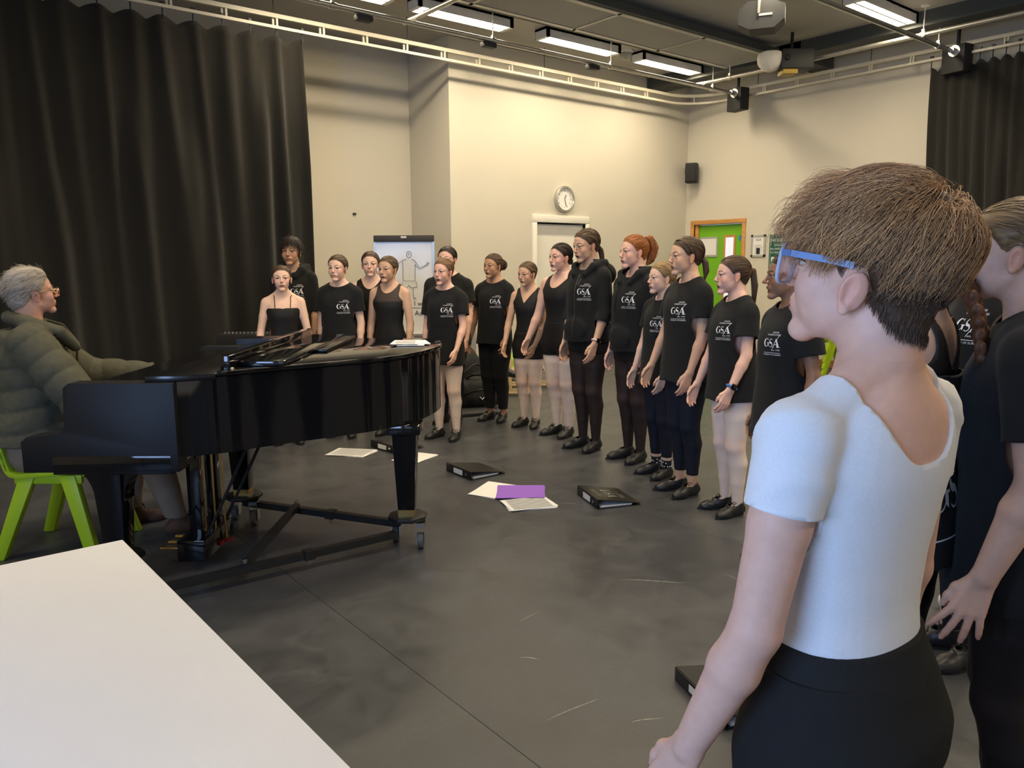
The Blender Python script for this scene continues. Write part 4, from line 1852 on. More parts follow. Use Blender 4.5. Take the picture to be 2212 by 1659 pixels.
T_ = .2
structure(MB().b2((X0 - T_, Y0 - T_, ZC), (X1 + T_, Y2 + T_, ZC + .2)).obj('ceiling', M_CEIL))
# back wall with the white door opening
DX0, DX1 = ony(1158.4, 480, Y1)[0], ony(1264, 484, Y1)[0]
DZ = ony(1158.4, 479.7, Y1)[2]
w = MB()
w.b2((XCOL, Y1, 0), (DX0, Y2 + T_, ZC)).b2((DX1, Y1, 0), (X1 + T_, Y2 + T_, ZC)).b2((DX0, Y1, DZ), (DX1, Y2 + T_, ZC)).b2((DX0, Y1 + .3, 0), (DX1, Y2 + T_, DZ))
structure(w.obj('wall_back', M_WALL))
structure(MB().b2((X0 - T_, Y2, 0), (XCOL, Y2 + T_, ZC)).obj('wall_recess', M_WALL))
# right wall with the green door opening
GY0, GY1 = onx(1604.5, 481, X1)[1], onx(1500, 486, X1)[1]
GZ = onx(1604.5, 481, X1)[2]
w = MB()
w.b2((X1, Y0 - T_, 0), (X1 + T_, GY0, ZC)).b2((X1, GY1, 0), (X1 + T_, Y2 + T_, ZC)).b2((X1, GY0, GZ), (X1 + T_, GY1, ZC))
structure(w.obj('wall_right', M_WALL))
structure(MB().b2((X0 - T_, Y0 - T_, 0), (X1 + T_, Y0, ZC)).obj('wall_front', M_WALL))
# left wall with two windows
WZ0, WZ1 = .80, 2.70
w = MB()
ys = [Y0 - T_, -3.1, -1.5, -.4, 1.3, Y2 + T_]
w.b2((X0 - T_, ys[0], 0), (X0, ys[1], ZC)).b2((X0 - T_, ys[2], 0), (X0, ys[3], ZC)).b2((X0 - T_, ys[4], 0), (X0, ys[5], ZC))
for a, b in ((ys[1], ys[2]), (ys[3], ys[4])):
    w.b2((X0 - T_, a, 0), (X0, b, WZ0)).b2((X0 - T_, a, WZ1), (X0, b, ZC))
structure(w.obj('wall_left', M_WALL))
for i, (a, b) in enumerate(((ys[1], ys[2]), (ys[3], ys[4]))):
    fr = MB()
    x0, x1 = X0 - .14, X0 - .08
    for (u, v, z0, z1) in ((a, a + .06, WZ0, WZ1), (b - .06, b, WZ0, WZ1), (a, b, WZ0, WZ0 + .06), (a, b, WZ1 - .06, WZ1), ((a + b) / 2 - .03, (a + b) / 2 + .03, WZ0, WZ1)):
        fr.b2((x0, u, z0), (x1, v, z1))
    wo = structure(fr.obj('window_%d' % (i + 1), M_WHITE))
    for (u, v) in ((a + .06, (a + b) / 2 - .03), ((a + b) / 2 + .03, b - .06)):
        MB().b2((X0 - .115, u, WZ0 + .06), (X0 - .105, v, WZ1 - .06)).obj('pane', M_GLASS, wo)
# skirting
M_SKIRT = mat('skirting', (0.33, 0.17, 0.07), rough=0.5)
structure(MB().b2((X1 - .018, Y0, 0), (X1, GY0 - .07, .10)).obj('baseboard_right', M_SKIRT))
structure(MB().b2((XCOL, Y1 - .018, 0), (DX0 - .08, Y1, .10)).b2((DX1 + .08, Y1 - .018, 0), (X1 - .02, Y1, .10)).obj('baseboard_back', M_SKIRT))

# white flush door in the back wall
d = structure(MB().b2((DX0 + .01, Y1 + .05, .01), (DX1 - .01, Y1 + .09, DZ - .02)).obj('door_1', M_WHITE))
for lo, hi in (((DX0 - .075, Y1 - .025, 0), (DX0, Y1 + .05, DZ)), ((DX1, Y1 - .025, 0), (DX1 + .06, Y1 + .05, DZ)), ((DX0 - .075, Y1 - .028, DZ), (DX1 + .06, Y1 + .05, DZ + .10))):
    MB().b2(lo, hi).obj('door_frame', M_WHITE, d, bevel=.006)
# green door in the right wall
d = structure(MB().b2((X1 + .06, GY0 + .01, .01), (X1 + .105, GY1 - .01, GZ - .01)).obj('door_2', M_GREEN))
for lo, hi in (((X1 - .02, GY0 - .06, 0), (X1 + .06, GY0, GZ)), ((X1 - .02, GY1, 0), (X1 + .06, GY1 + .06, GZ)), ((X1 - .022, GY0 - .06, GZ), (X1 + .06, GY1 + .06, GZ + .065)),
               ((X1 + .02, GY1 - .06, 0), (X1 + .06, GY1, GZ - .0))):
    MB().b2(lo, hi).obj('door_frame', M_OAK, d, bevel=.004)
vy0, vy1 = onx(1585.5, 520, X1 + .06)[1], onx(1568, 520, X1 + .06)[1]
vz1 = onx(1577, 512.5, X1 + .06)[2]
M_PANE = mat('vision_panel', (0.62, 0.66, 0.78), rough=0.08, emit=(0.72, 0.76, 0.86), estr=0.55)
for za, zb in ((1.15, vz1), (.35, .98)):
    f = MB().b2((X1 + .05, vy0 - .035, za - .035), (X1 + .07, vy1 + .035, za)).b2((X1 + .05, vy0 - .035, zb), (X1 + .07, vy1 + .035, zb + .035))
    f.b2((X1 + .05, vy0 - .035, za), (X1 + .07, vy0, zb)).b2((X1 + .05, vy1, za), (X1 + .07, vy1 + .035, zb))
    v = f.obj('vision_frame', M_OAK, d)
    MB().b2((X1 + .054, vy0, za), (X1 + .060, vy1, zb)).obj('pane', M_PANE, v)
c = onx(1601, 514, X1 + .06)
MB().lathe([(.0, 0), (.045, 0), (.045, .004), (0, .004)], (X1 + .06, c[1], c[2]), 20, rotm((0, 1, 0), -90)).obj('door_sign', mat('sign_blue', (.03, .25, .5), .5), d)
a, b = onx(1533, 512, X1 + .05), onx(1549.5, 555, X1 + .05)
n_ = MB().b2((X1 + .045, b[1], b[2]), (X1 + .059, b[1] + .34, a[2])).obj('door_notice', mat('frame_silver', (.55, .55, .53), .35, .6), d)
MB().b2((X1 + .042, b[1] + .025, b[2] + .03), (X1 + .046, b[1] + .315, a[2] - .03)).obj('notice_paper', M_PAPER, n_)

# ------------------------------------------------------------------ things on the walls
def lettering(name, body, size, origin, right, up, m, parent, out, align='CENTER'):
    V, F = text_mesh(body, size, 2, align)
    o = np.array(origin, float)
    r, u = np.array(right, float), np.array(up, float)
    me = bpy.data.meshes.new(name)
    me.from_pydata([tuple(o + r * v[0] + u * v[1] + np.array(out)) for v in V], [], F)
    me.update()
    return link(name, me, m, parent)


RW, UP = (0, -1, 0), (0, 0, 1)          # reading direction on the right wall
c = ony(1217, 430, Y1)
t = thing('wall_clock', 'round silver-rimmed wall clock above the white door', 'clock', (c[0], Y1, c[2]))
R = rotm((1, 0, 0), 90)
MB().lathe([(.0, 0), (.175, 0), (.18, .02), (.175, .045), (.155, .05), (.145, .035), (.145, .02)], (0, 0, 0), 40, R).obj('rim', mat('clock_rim', (.55, .54, .50), .3, .7), t, smooth=True)
MB().lathe([(.0, .0), (.147, .0), (.147, .022), (0, .022)], (0, 0, 0), 40, R).obj('dial', mat('clock_dial', (.85, .84, .80), .5), t)
for h in range(1, 13):
    a = math.radians(90 - 30 * h)
    lettering('numeral', str(h), .034, (.115 * math.cos(a), -.024, .115 * math.sin(a) - .012), (1, 0, 0), UP, M_INK, t, (0, 0, 0))
for ang, ln, wd in ((90 - 30 * 12.9, .065, .009), (90 - 6 * 27, .105, .007)):
    a = math.radians(ang)
    MB().bar((0, -.027, 0), (ln * math.cos(a), -.027, ln * math.sin(a)), wd, .003, (0, 1, 0)).obj('clock_hand', M_INK, t)

c = onx(1507, 376, X1)
t = thing('wall_speaker', 'small black wall speaker in the corner above the green door', 'speaker', (X1, c[1], c[2]))
Rk = rz(math.radians(28))
MB().box((-.17, -.02, 0), (.17, .18, .30), Rk).obj('cabinet', M_BLKBOX, t, bevel=.015)
MB().box((-.262, -.07, 0), (.008, .15, .26), Rk).obj('grille', mat('grille', (.022, .022, .023), .8, bump=(400, .5, .002)), t, bevel=.003)
MB().bar((-.1, .0, .02), (0, .06, .02), .04, .05).obj('bracket', M_BLKMETAL, t)
MB().box((-.03, .16, .06), (.06, .10, .09)).obj('junction_box', M_BLKBOX, t, bevel=.005)
MB().tube([(-.03, .17, .03), (-.04, .20, -.04), (-.05, .17, -.11), (-.10, .08, -.13)], .005, 6).obj('cable', M_LACE, t, smooth=True)

# framed notice and assembly point sign
a, b = onx(1655.5, 506.5, X1), onx(1622.5, 555, X1)
t = thing('notice_frame', 'silver snap frame holding a white notice beside the green door', 'notice', (X1, (a[1] + b[1]) / 2, b[2]))
hy, hz = abs(a[1] - b[1]) / 2, a[2] - b[2]
f = MB()
for lo, hi in (((-.02, -hy, 0), (0, -hy + .03, hz)), ((-.02, hy - .03, 0), (0, hy, hz)), ((-.02, -hy, 0), (0, hy, .03)), ((-.02, -hy, hz - .03), (0, hy, hz))):
    f.b2(lo, hi)
f.obj('frame', MATS['frame_silver'], t)
MB().b2((-.01, -hy + .02, .02), (-.002, hy - .02, hz - .02)).obj('notice_paper', M_PAPER, t)
lettering('heading_print', 'GSA', .05, (-.012, 0, hz - .09), RW, UP, M_INK, t, (0, 0, 0))
pl = MB()
for i in range(9):
    ln = hy * (1.1 if i % 3 else .8)
    pl.b2((-.0125, -ln / 2, hz - .15 - i * .018), (-.0115, ln / 2, hz - .146 - i * .018))
pl.obj('text_print', mat('grey_print', (.35, .35, .35), .8), t)
MB().b2((-.0125, -.03, .04), (-.0115, .03, .13)).obj('picture_print', M_INK, t)

a = onx(1664, 507, X1)
sw = .46
yA = a[1]
t = thing('assembly_point_sign', 'dark green fire evacuation sign on the right wall', 'sign', (X1, yA - sw / 2, a[2] - .60))
MB().b2((-.012, -sw / 2, 0), (0, sw / 2, .60)).obj('board', mat('sign_green', (.015, .10, .07), .4), t)
g_ = mat('sign_edge', (.25, .42, .35), .5)
for lo, hi in (((-.0135, -sw / 2 + .015, .58), (-.012, sw / 2 - .015, .585)), ((-.0135, -sw / 2 + .015, .015), (-.012, sw / 2 - .015, .02)),
               ((-.0135, -sw / 2 + .015, .015), (-.012, -sw / 2 + .02, .585)), ((-.0135, sw / 2 - .02, .015), (-.012, sw / 2 - .015, .585))):
    MB().b2(lo, hi).obj('sign_border', g_, t)
for i, (tx, sz) in enumerate((('INCASE OF FIRE', .062), ('EVACUATE THE', .042), ('BUILDING AND PROCEED', .036), ('TO THE ASSEMBLY POINT', .036))):
    lettering('text_print', tx, sz, (-.014, 0, .50 - i * .052 - (.012 if i else 0)), RW, UP, M_PRINT, t, (0, 0, 0))
MB().b2((-.0135, -sw / 2 + .04, .05), (-.012, sw / 2 - .04, .28)).obj('symbol_panel', M_PAPER, t)
for k, (yy, zz) in enumerate(((.10, .20), (.05, .20), (.075, .13))):
    MB().lathe([(0, 0), (.016, 0), (.016, .002), (0, .002)], (-.0155, yy, zz + .03), 12, rotm((0, 1, 0), 90)).b2((-.0155, yy - .014, zz - .03), (-.0135, yy + .014, zz + .012)).obj('figure_print', MATS['sign_green'], t)
c = ony(765, 462, Y2)
tag(MB().b2((c[0] - .02, Y2 - .02, c[2] - .012), (c[0] + .02, Y2, c[2] + .012)).obj('wall_fixing', M_BLKBOX), 'tiny dark fixing on the bare wall beside the left curtain', 'wall fixing')

# ------------------------------------------------------------------ curtains and their rail
RY, RX, RZ = 7.73, 9.79, 3.78            # rail line along the back wall, along the right wall, height of the lower bar


def curtain(name, label, L, top, place, seed, pleat, depth, hooks, drift=.06):
    """pleated drape: s runs along the rail 0..L, place(s, off, z) -> world"""
    t = thing(name, label, 'curtain', tuple(place(L / 2, 0, 0)))
    base = np.array(place(L / 2, 0, 0))
    n2 = wav(seed + 1, 5, 5, 18)
    n3 = wav(seed + 2, 4, 1.0, 3.0)
    r = np.random.default_rng(seed)
    # one ridge per hook and a few loose ones between; each drifts a little on its way down
    sk = [(i + r.uniform(-.12, .12)) * pleat for i in range(int(L / pleat) + 2)] + [(i + .5 + r.uniform(-.2, .2)) * pleat for i in range(int(L / pleat)) if r.random() < .55]
    rid = [(s, r.normal() * drift, r.uniform(.16, .30) * pleat, r.uniform(.6, 1.25) * depth, r.uniform(0, .5) * (i > L / pleat), r.normal() * drift * .4, r.uniform(0, 6.28)) for i, s in enumerate(sk)]
    ns, nz = int(L / .021), 56
    S = np.linspace(0, L, ns)
    V = []
    for k in range(nz + 1):
        v = k / nz                    # 0 top, 1 bottom
        zt = top - .055 * (1 - np.abs(np.cos(math.pi * S / pleat))) if hooks else np.full(ns, top)
        z = zt * (1 - v) + .012 * v
        q = np.stack([S, np.full(ns, v * .9), np.zeros(ns)], 1)
        off = .02 * n3(q) + .008 * n2(q) * min(1, v * 5 + .2) - depth * .4
        for s0, dr, wd, am, st, cv, ph in rid:
            c = s0 + dr * v + cv * math.sin(3.2 * v + ph) * v
            off += am * (.45 + .55 * min(1, v * 3)) * max(0.0, min(1, (v - st) * 5 + (st == 0))) * np.exp(-((S - c) / (wd * (1 + .8 * v))) ** 2)
        for i in range(ns):
            V.append(place(S[i], -off[i], z[i]))
    V = np.array(V) - base
    i = np.arange(nz)[:, None] * ns + np.arange(ns - 1)[None, :]
    F = np.stack([i, i + 1, i + ns + 1, i + ns], -1).reshape(-1, 4)
    o = link('drape', mesh_np('drape', V, F, True), M_CURTAIN, t)
    md = o.modifiers.new('thickness', 'SOLIDIFY')
    md.thickness = .008
    if hooks:
        for j in range(int(L / pleat) + 1):
            p = np.array(place(min(j * pleat, L), 0, top)) - base
            MB().cyl(p + (0, 0, -.03), p + (0, 0, RZ - top + .02), .006, 6).box(p + (0, 0, RZ - top + .028), (.03, .03, .022)).obj('runner', M_BLKMETAL, t)
    return t


cl0, cl1 = X0 + .05, 3.55
curtain('stage_curtain', 'tall black pleated curtain behind the pianist', cl1 - cl0, 3.71, lambda s, o, z: (cl1 - s, RY + .02 + o, z), 11, .268, .105, True, .09)
cr0 = 4.22
curtain('stage_curtain', 'black gathered curtain hanging on the right wall', 4.0, 3.69, lambda s, o, z: (RX + o, cr0 - s - .05 * math.sin(z * 1.3), z), 23, .13, .075, True, .03)

t = thing('curtain_rail', 'cream ladder-shaped curtain rail curving round the far corner', 'rail', (RX, RY, RZ))
O_ = np.array([RX, RY, RZ])
rc = .55
path = [(X0, RY)] + [(x, RY) for x in np.linspace(X0 + 1, RX - rc, 12)]
path += [(RX - rc + rc * math.sin(a), RY - rc + rc * math.cos(a)) for a in np.linspace(.15, math.pi / 2, 10)]
path += [(RX, y) for y in np.linspace(RY - rc - .1, Y0, 10)]
for dz, hh_, ww in ((0.0, .028, .022), (.105, .040, .030)):
    mb = MB()
    P_ = [np.array([x, y, RZ + dz]) - O_ for x, y in path]
    base = len(mb.V)
    for i, p in enumerate(P_):
        d = P_[min(i + 1, len(P_) - 1)] - P_[max(i - 1, 0)]
        d /= np.linalg.norm(d)
        n = np.array([-d[1], d[0], 0]) * ww / 2
        for sx, sz in ((1, 1), (-1, 1), (-1, -1), (1, -1)):
            mb.V.append(tuple(p + n * sx + np.array([0, 0, hh_ / 2 * sz])))
    for i in range(len(P_) - 1):
        for j in range(4):
            mb.F.append((i * 4 + j, i * 4 + (j + 1) % 4, i * 4 + 4 + (j + 1) % 4, i * 4 + 4 + j))
    mb.obj('rail_bar', M_CREAM, t)
me0 = None
posts = [(x, RY, 0) for x in np.arange(.29, RX - rc, .4985)] + [(RX - .16, RY - .16, 1)] + [(RX, y, 2) for y in np.arange(RY - .75, 3.0, -.5)]
for x, y, k in posts:
    for off in (0, .032):
        q = np.array([x - (off if k == 0 else 0), y + (off if k == 2 else 0) + (.02 if off else 0) * (k == 0), RZ + .0525]) - O_
        if me0 is None:
            o = MB().box((0, 0, 0), (.020, .016, .085)).obj('spacer', M_CREAM, t)
            me0 = o.data
        else:
            o = link('spacer', me0, None, t)
        o.location = q
for x, y in [(x, RY) for x in (1.3, 3.25, 4.78, 6.8, 8.75)] + [(RX, y) for y in (6.6, 5.0)]:
    MB().cyl(np.array([x, y, RZ + .12]) - O_, np.array([x, y, ZC]) - O_, .004, 6).obj('hanger_rod', M_BLKMETAL, t)

# ------------------------------------------------------------------ scaffold grid
PZ = 3.80


def pipe(label, a, b, rods, caps=True):
    a, b = np.array(a, float), np.array(b, float)
    t = thing('lighting_pipe', label, 'pipe', tuple(a), 0, 'lighting pipes under the ceiling')
    MB().cyl((0, 0, 0), b - a, .0245, 14).obj('tube', M_STEEL, t, smooth=True)
    u = unit(b - a)
    for s in rods:
        p = u * s
        MB().cyl(p + (0, 0, .03), p + (0, 0, ZC - a[2]), .006, 8).obj('drop_rod', M_WHITE, t)
        MB().tube([p - u * .03, p + u * .03], .031, 14).box(p + (0, 0, .04), (.03, .03, .03)).obj('pipe_clamp', M_STEEL, t, smooth=True)
        MB().cyl(p + (0, 0, ZC - a[2] - .012), p + (0, 0, ZC - a[2] - .001), .045, 14).obj('ceiling_plate', M_WHITE, t)
    return t


XP1, XP2, YP1, YP2 = 6.85, 4.0, 8.92, 4.33
pipe('long steel lighting pipe running along the back wall, under the row of lamps', (X0 + .3, XP1, PZ), (9.50, XP1, PZ), [1.2, 3.1, 5.75, 7.6, 9.4, 11.4])
pipe('steel lighting pipe beside the bright lamp at the right', (X0 + .3, XP2, PZ), (9.60, XP2, PZ), [1.5, 4, 6.2, 8.6, 11.6])
pipe('steel lighting pipe running along the right wall', (YP1, Y0 + .3, PZ + .052), (YP1, 7.0, PZ + .052), [1, 3, 5.6, 7.9, 10.35])
pipe('steel lighting pipe crossing over the leftmost lamp', (YP2, Y0 + .3, PZ + .052), (YP2, 7.05, PZ + .052), [1, 3, 5.6, 7.9])
# black sockets and boxes clamped along the pipes
for px_, lb in ((785, 'leftmost small socket box on the long pipe'), (1055, 'small socket box on the long pipe, below the leftmost lamp'), (1280, 'small socket box on the long pipe, between the two right lamps')):
    c = ony(px_, 54.5 + (px_ - 900) * .2154, XP1)
    o = MB().box((0, 0, -.055), (.16, .09, .05)).obj('socket_box', M_BLKBOX, None, loc=(c[0], XP1, PZ), bevel=.006)
    tag(o, lb + ', under the ceiling', 'socket box', 'socket boxes on the pipes')


def hung_box(label, x, y):
    t = thing('stage_box', label, 'stage box', (x, y, PZ - .02), 0, 'black boxes on curved arms')
    MB().box((.16, 0, -.06), (.16, .27, .30), rz(math.radians(-12))).obj('housing', M_BLKBOX, t, bevel=.006)
    MB().tube([(.16, .0, .08), (.16, .0, .28), (.13, .02, .34), (.05, .06, .375), (-.05, .1, .375)], .020, 10).obj('swan_neck_arm', M_BLKMETAL, t, smooth=True)
    MB().tube([(-.02, 0, .02), (.07, 0, .02)], .032, 14).obj('end_collar', M_STEEL, t, smooth=True)
    MB().tube([(.062, 0, .02), (.078, 0, .02)], .062, 18).obj('end_flange', M_STEEL, t, smooth=True)


hung_box('black box on a curved arm at the far corner end of the pipe', 9.50, XP1 - .02)
hung_box('black box on a curved arm at the top of the right curtain', 9.60, XP2 - .02)

# ------------------------------------------------------------------ fluorescent lamps
M_TUBE = mat('lit_tube', (1, 1, 1), emit=(1.0, 0.86, 0.60), estr=28.0)
M_LAMPBODY = mat('lamp_body', (0.62, 0.61, 0.58), rough=0.45)
M_REFL = mat('lamp_reflector', (0.85, 0.85, 0.82), rough=0.25, metal=0.4)
LZ = 4.055


def lamp(x, y, label):
    t = thing('ceiling_lamp', label, 'lamp', (x, y, ZC), 0, 'twin tube ceiling lamps')
    L, W = 1.24, .21
    z = LZ - ZC
    b = MB()
    b.b2((-L / 2, -W / 2, z - .02), (-L / 2 + .05, W / 2, -.005)).b2((L / 2 - .05, -W / 2, z - .02), (L / 2, W / 2, -.005))
    b.b2((-L / 2, -W / 2, z - .02), (L / 2, -W / 2 + .008, -.005)).b2((-L / 2, W / 2 - .008, z - .02), (L / 2, W / 2, -.005))
    b.b2((-L / 2, -W / 2, -.03), (L / 2, W / 2, -.005))
    b.obj('housing', M_LAMPBODY, t)
    MB().b2((-L / 2 + .05, -.012, z - .018), (L / 2 - .05, .012, -.03)).obj('reflector', M_REFL, t)
    for yy in (-.052, .052):
        MB().cyl((-L / 2 + .05, yy, z + .008), (L / 2 - .05, yy, z + .008), .018, 10).obj('tube', M_TUBE, t, smooth=True)
    l = area_light('lamp_light', (0, 0, z - .03), (0, 0, 0), L - .12, W - .05, LAMP_W, (1.0, 0.835, 0.59))
    l.parent = t
    return t


names = {(0, 3): 'leftmost twin-tube ceiling lamp of the row along the back wall', (1, 3): 'middle twin-tube ceiling lamp of the row along the back wall',
         (2, 3): 'twin-tube ceiling lamp of the back row nearest the corner', (2, 2): 'bright twin-tube ceiling lamp at the right, beside the pipe end'}
lx = [5.10, 6.83, 8.48]
for j, yy in enumerate((-2.2, 1.2, 4.25, 7.12)):
    for i, xx in enumerate([-1.2, 0.5, 2.2, 3.6] + lx):  # lamps without an entry in names are unseen, added on the grid for lighting
        if j == 3 and i < 3 or (j == 0 and i not in (2, 3, 5)) or (j == 1 and i in (0, 1)):
            continue
        lamp(xx, yy, names.get((i - 4, j), 'unseen twin-tube ceiling lamp added for light over the near half of the room'))

# ------------------------------------------------------------------ ceiling panel strip, beam and equipment
t = thing('ceiling_raft', 'long grey panelled raft with dark edges hung under the ceiling', 'ceiling raft', (5.0, 6.22, 4.02))
ra, rb = -3.0, 4.02
for yy in (-.40, .40):
    MB().b2((ra, yy - .035, -.01), (rb, yy + .035, .07)).obj('edge_channel', M_DKBEAM, t)
    MB().b2((ra, yy * .86 - .03, -.018), (rb, yy * .86 + .03, .0)).obj('edge_trim', mat('raft_trim', (.42, .41, .36), .4, .3), t)
for i in range(5):
    a = ra + (rb - ra) / 5 * i
    MB().b2((a + .02, -.31, -.012), (a + (rb - ra) / 5 - .02, .31, .03)).obj('panel', M_GREY, t)
    if i:
        MB().b2((a - .02, -.37, -.018), (a + .02, .37, .03)).obj('cross_trim', MATS['raft_trim'], t)
structure(MB().b2((9.10, Y0, 3.99), (9.46, Y2, ZC)).obj('trim_1', M_DKBEAM))
structure(MB().b2((9.10, 5.55, 3.93), (9.9, 5.85, ZC)).obj('trim_2', M_DKBEAM))

c = onz(1645, 38, 3.72)
t = thing('hanging_speaker', 'grey wedge-shaped loudspeaker hung from a yoke under the ceiling', 'speaker', (c[0], c[1], c[2]), -YAW - .35)
prof = [(-.20, -.09), (-.10, -.15), (.12, -.15), (.21, -.06), (.21, .08), (.10, .14), (-.12, .14), (-.20, .06)]
MB().prism(prof, -.11, .11, lambda x, y, z: (x, z * 1.15, y * .85)).obj('cabinet', mat('speaker_grey', (.035, .036, .038), .6, spec=.3), t)
MB().b2((-.02, -.135, -.02), (.10, -.125, .0)).obj('badge', MATS['frame_silver'], t)
MB().tube([(-.02, -.15, .0), (-.02, -.16, .22), (-.02, 0, .27), (-.02, .16, .22), (-.02, .15, 0)], .014, 8).obj('yoke', M_STEEL, t, smooth=True)
MB().cyl((-.02, 0, .26), (-.02, 0, ZC - c[2]), .02, 10).obj('drop_pole', M_STEEL, t)
c = onz(1664, 126, 3.86)
t = thing('wrapped_projector', 'black ceiling projector with a white crumpled cover over its front', 'projector', (c[0], c[1], c[2]), -YAW)
f = Field().ell((0, 0, 0), (.15, .15, .16))
V, T = f.mesh(.012)
N = vnormals(V, T)
V = V + N * (.006 * wav(3, 6, 30, 90)(V))[:, None]
V[:, 2] = np.where(V[:, 2] > .05, .05 + (V[:, 2] - .05) * .3, V[:, 2])
part_mesh('cover', V, T, mat('white_cover', (.72, .69, .60), .8, bump=(60, .4, .01)), t)
MB().b2((.10, -.13, -.14), (.48, .16, .08)).obj('housing', M_BLKBOX, t, bevel=.01)
MB().b2((.13, -.10, -.19), (.30, .10, -.14)).obj('warning_label', mat('yellow_label', (.35, .22, .01), .5), t)
MB().cyl((.25, 0, .08), (.25, 0, ZC - c[2]), .02, 10).obj('drop_pole', M_BLKMETAL, t)
MB().tube([(.16, -.135, -.02), (.17, -.15, -.02)], .035, 16).obj('lens', M_DARKPLASTIC, t, smooth=True)
c = onz(1351, 112, ZC - .02)
t = thing('dome_camera', 'clear dome camera on the ceiling between two lamps', 'camera', (c[0], c[1], ZC))
MB().lathe([(.0, 0), (.10, 0), (.10, -.03), (.085, -.035)], (0, 0, 0), 24).obj('base', M_WHITE, t, smooth=True)
MB().lathe([(.085, -.035), (.08, -.07), (.055, -.10), (.02, -.115), (0.001, -.117)], (0, 0, 0), 24).obj('dome', mat('smoked_dome', (.5, .48, .43), .1, alpha=.6), t, smooth=True)

# ------------------------------------------------------------------ grand piano (long axis parallel to RIGHT2, keyboard along FWD2)
M_LACQ = mat('piano_lacquer', (0.005, 0.005, 0.006), rough=0.07, spec=0.5, coat=0.25)
M_SATIN = mat('piano_satin', (0.006, 0.006, 0.007), rough=0.22, spec=0.5)
PC = (-1.25, 3.95)          # (right, depth) of the piano's base point
pw = RIGHT2 * PC[0] + FWD2 * PC[1]
piano = thing('grand_piano', 'glossy black grand piano with folded lid in front of the choir', 'piano', (pw[0], pw[1], 0), -YAW)
L_ = lambda r, d, z=0.0: np.array([r - PC[0], d - PC[1], z])


def spline(pts, n=12, closed=False):
    P = np.array(pts, float)
    out = []
    m = len(P)
    for i in range(m - 1):
        p0, p1, p2, p3 = P[max(i - 1, 0)], P[i], P[i + 1], P[min(i + 2, m - 1)]
        for t in np.linspace(0, 1, n, endpoint=False):
            out.append(.5 * ((2 * p1) + (-p0 + p2) * t + (2 * p0 - 5 * p1 + 4 * p2 - p3) * t ** 2 + (-p0 + 3 * p1 - 3 * p2 + p3) * t ** 3))
    out.append(P[-1])
    return np.array(out)


bent = spline([(-1.42, 3.215), (-1.28, 3.27), (-1.13, 3.385), (-.98, 3.495), (-.80, 3.615), (-.62, 3.765), (-.50, 3.94), (-.435, 4.13), (-.41, 4.32), (-.44, 4.53), (-.54, 4.655)], 7)
outer = [tuple(p) for p in bent] + [(-1.0, 4.68), (-1.42, 4.68)]
full = [(-1.90, 3.18)] + outer + [(-1.90, 4.68)]


def inset(poly, d):
    P = np.array(poly)
    n = len(P)
    out = []
    for i in range(n):
        a, b, c = P[i - 1], P[i], P[(i + 1) % n]
        e1, e2 = unit(b - a), unit(c - b)
        nrm = unit(np.array([-e1[1], e1[0]]) + np.array([-e2[1], e2[0]]))
        out.append(tuple(b + nrm * d))
    return out


def ringp(poly, d, z0, z1):
    """wall of thickness d that follows the outline"""
    ins = inset(poly, d)
    n = len(poly)
    mb = MB()
    V = [L_(*p, z0) for p in poly] + [L_(*p, z1) for p in poly] + [L_(*p, z0) for p in ins] + [L_(*p, z1) for p in ins]
    F = []
    for i in range(n):
        j = (i + 1) % n
        F += [(i, j, n + j, n + i), (2 * n + j, 2 * n + i, 3 * n + i, 3 * n + j), (n + i, n + j, 3 * n + j, 3 * n + i), (j, i, 2 * n + i, 2 * n + j)]
    return mb.add(V, F)


ringp(outer, .05, .658, .995).obj('rim', M_LACQ, piano, smooth=True, angle=30)
MB().prism(inset(outer, .045), .70, .73, lambda x, y, z: L_(x, y, z)).obj('soundboard', M_SATIN, piano)
MB().prism([(-1.96, 3.18), (-1.45, 3.18), (-1.45, 4.68), (-1.96, 4.68)], .59, .675, lambda x, y, z: L_(x, y, z)).obj('keybed', M_LACQ, piano, bevel=.004)
for d0, d1 in ((3.18, 3.27), (4.59, 4.68)):
    prof = [(-1.42, .675), (-1.42, .985), (-1.86, .985), (-1.885, .965), (-1.895, .80), (-1.92, .772), (-2.06, .755), (-2.085, .735), (-2.085, .60), (-1.42, .60)]
    MB().prism(prof, d0, d1, lambda x, y, z: L_(x, z, y)).obj('arm', mat('piano_matt', (0.006, 0.006, 0.007), rough=0.5, spec=0.3), piano, bevel=.004)
MB().b2(L_(-1.985, 3.27, .66), L_(-1.955, 4.59, .755)).obj('key_slip', M_LACQ, piano, bevel=.003)
wk = 1.235 / 52
me_w = me_b = None
for i in range(52):
    y = 3.3125 + (i + .5) * wk
    if me_w is None:
        o = MB().b2((-.075, -wk * .48, 0), (.075, wk * .48, .02)).obj('white_key', mat('ivory', (.8, .78, .72), .3), piano)
        me_w = o.data
    else:
        o = link('white_key', me_w, None, piano)
    o.location = L_(-1.875, y, .735)
    if (i % 7) not in (1, 4) and i < 51:
        if me_b is None:
            o = MB().b2((-.047, -.005, 0), (.047, .005, .034)).obj('black_key', M_SATIN, piano)
            me_b = o.data
        else:
            o = link('black_key', me_b, None, piano)
        o.location = L_(-1.845, y + wk / 2, .735)
MB().b2(L_(-1.80, 3.27, .74), L_(-1.775, 4.59, .955)).obj('fallboard', M_LACQ, piano, bevel=.003)
MB().b2(L_(-1.80, 3.27, .955), L_(-1.52, 4.59, .975)).obj('fallboard_top', M_LACQ, piano)
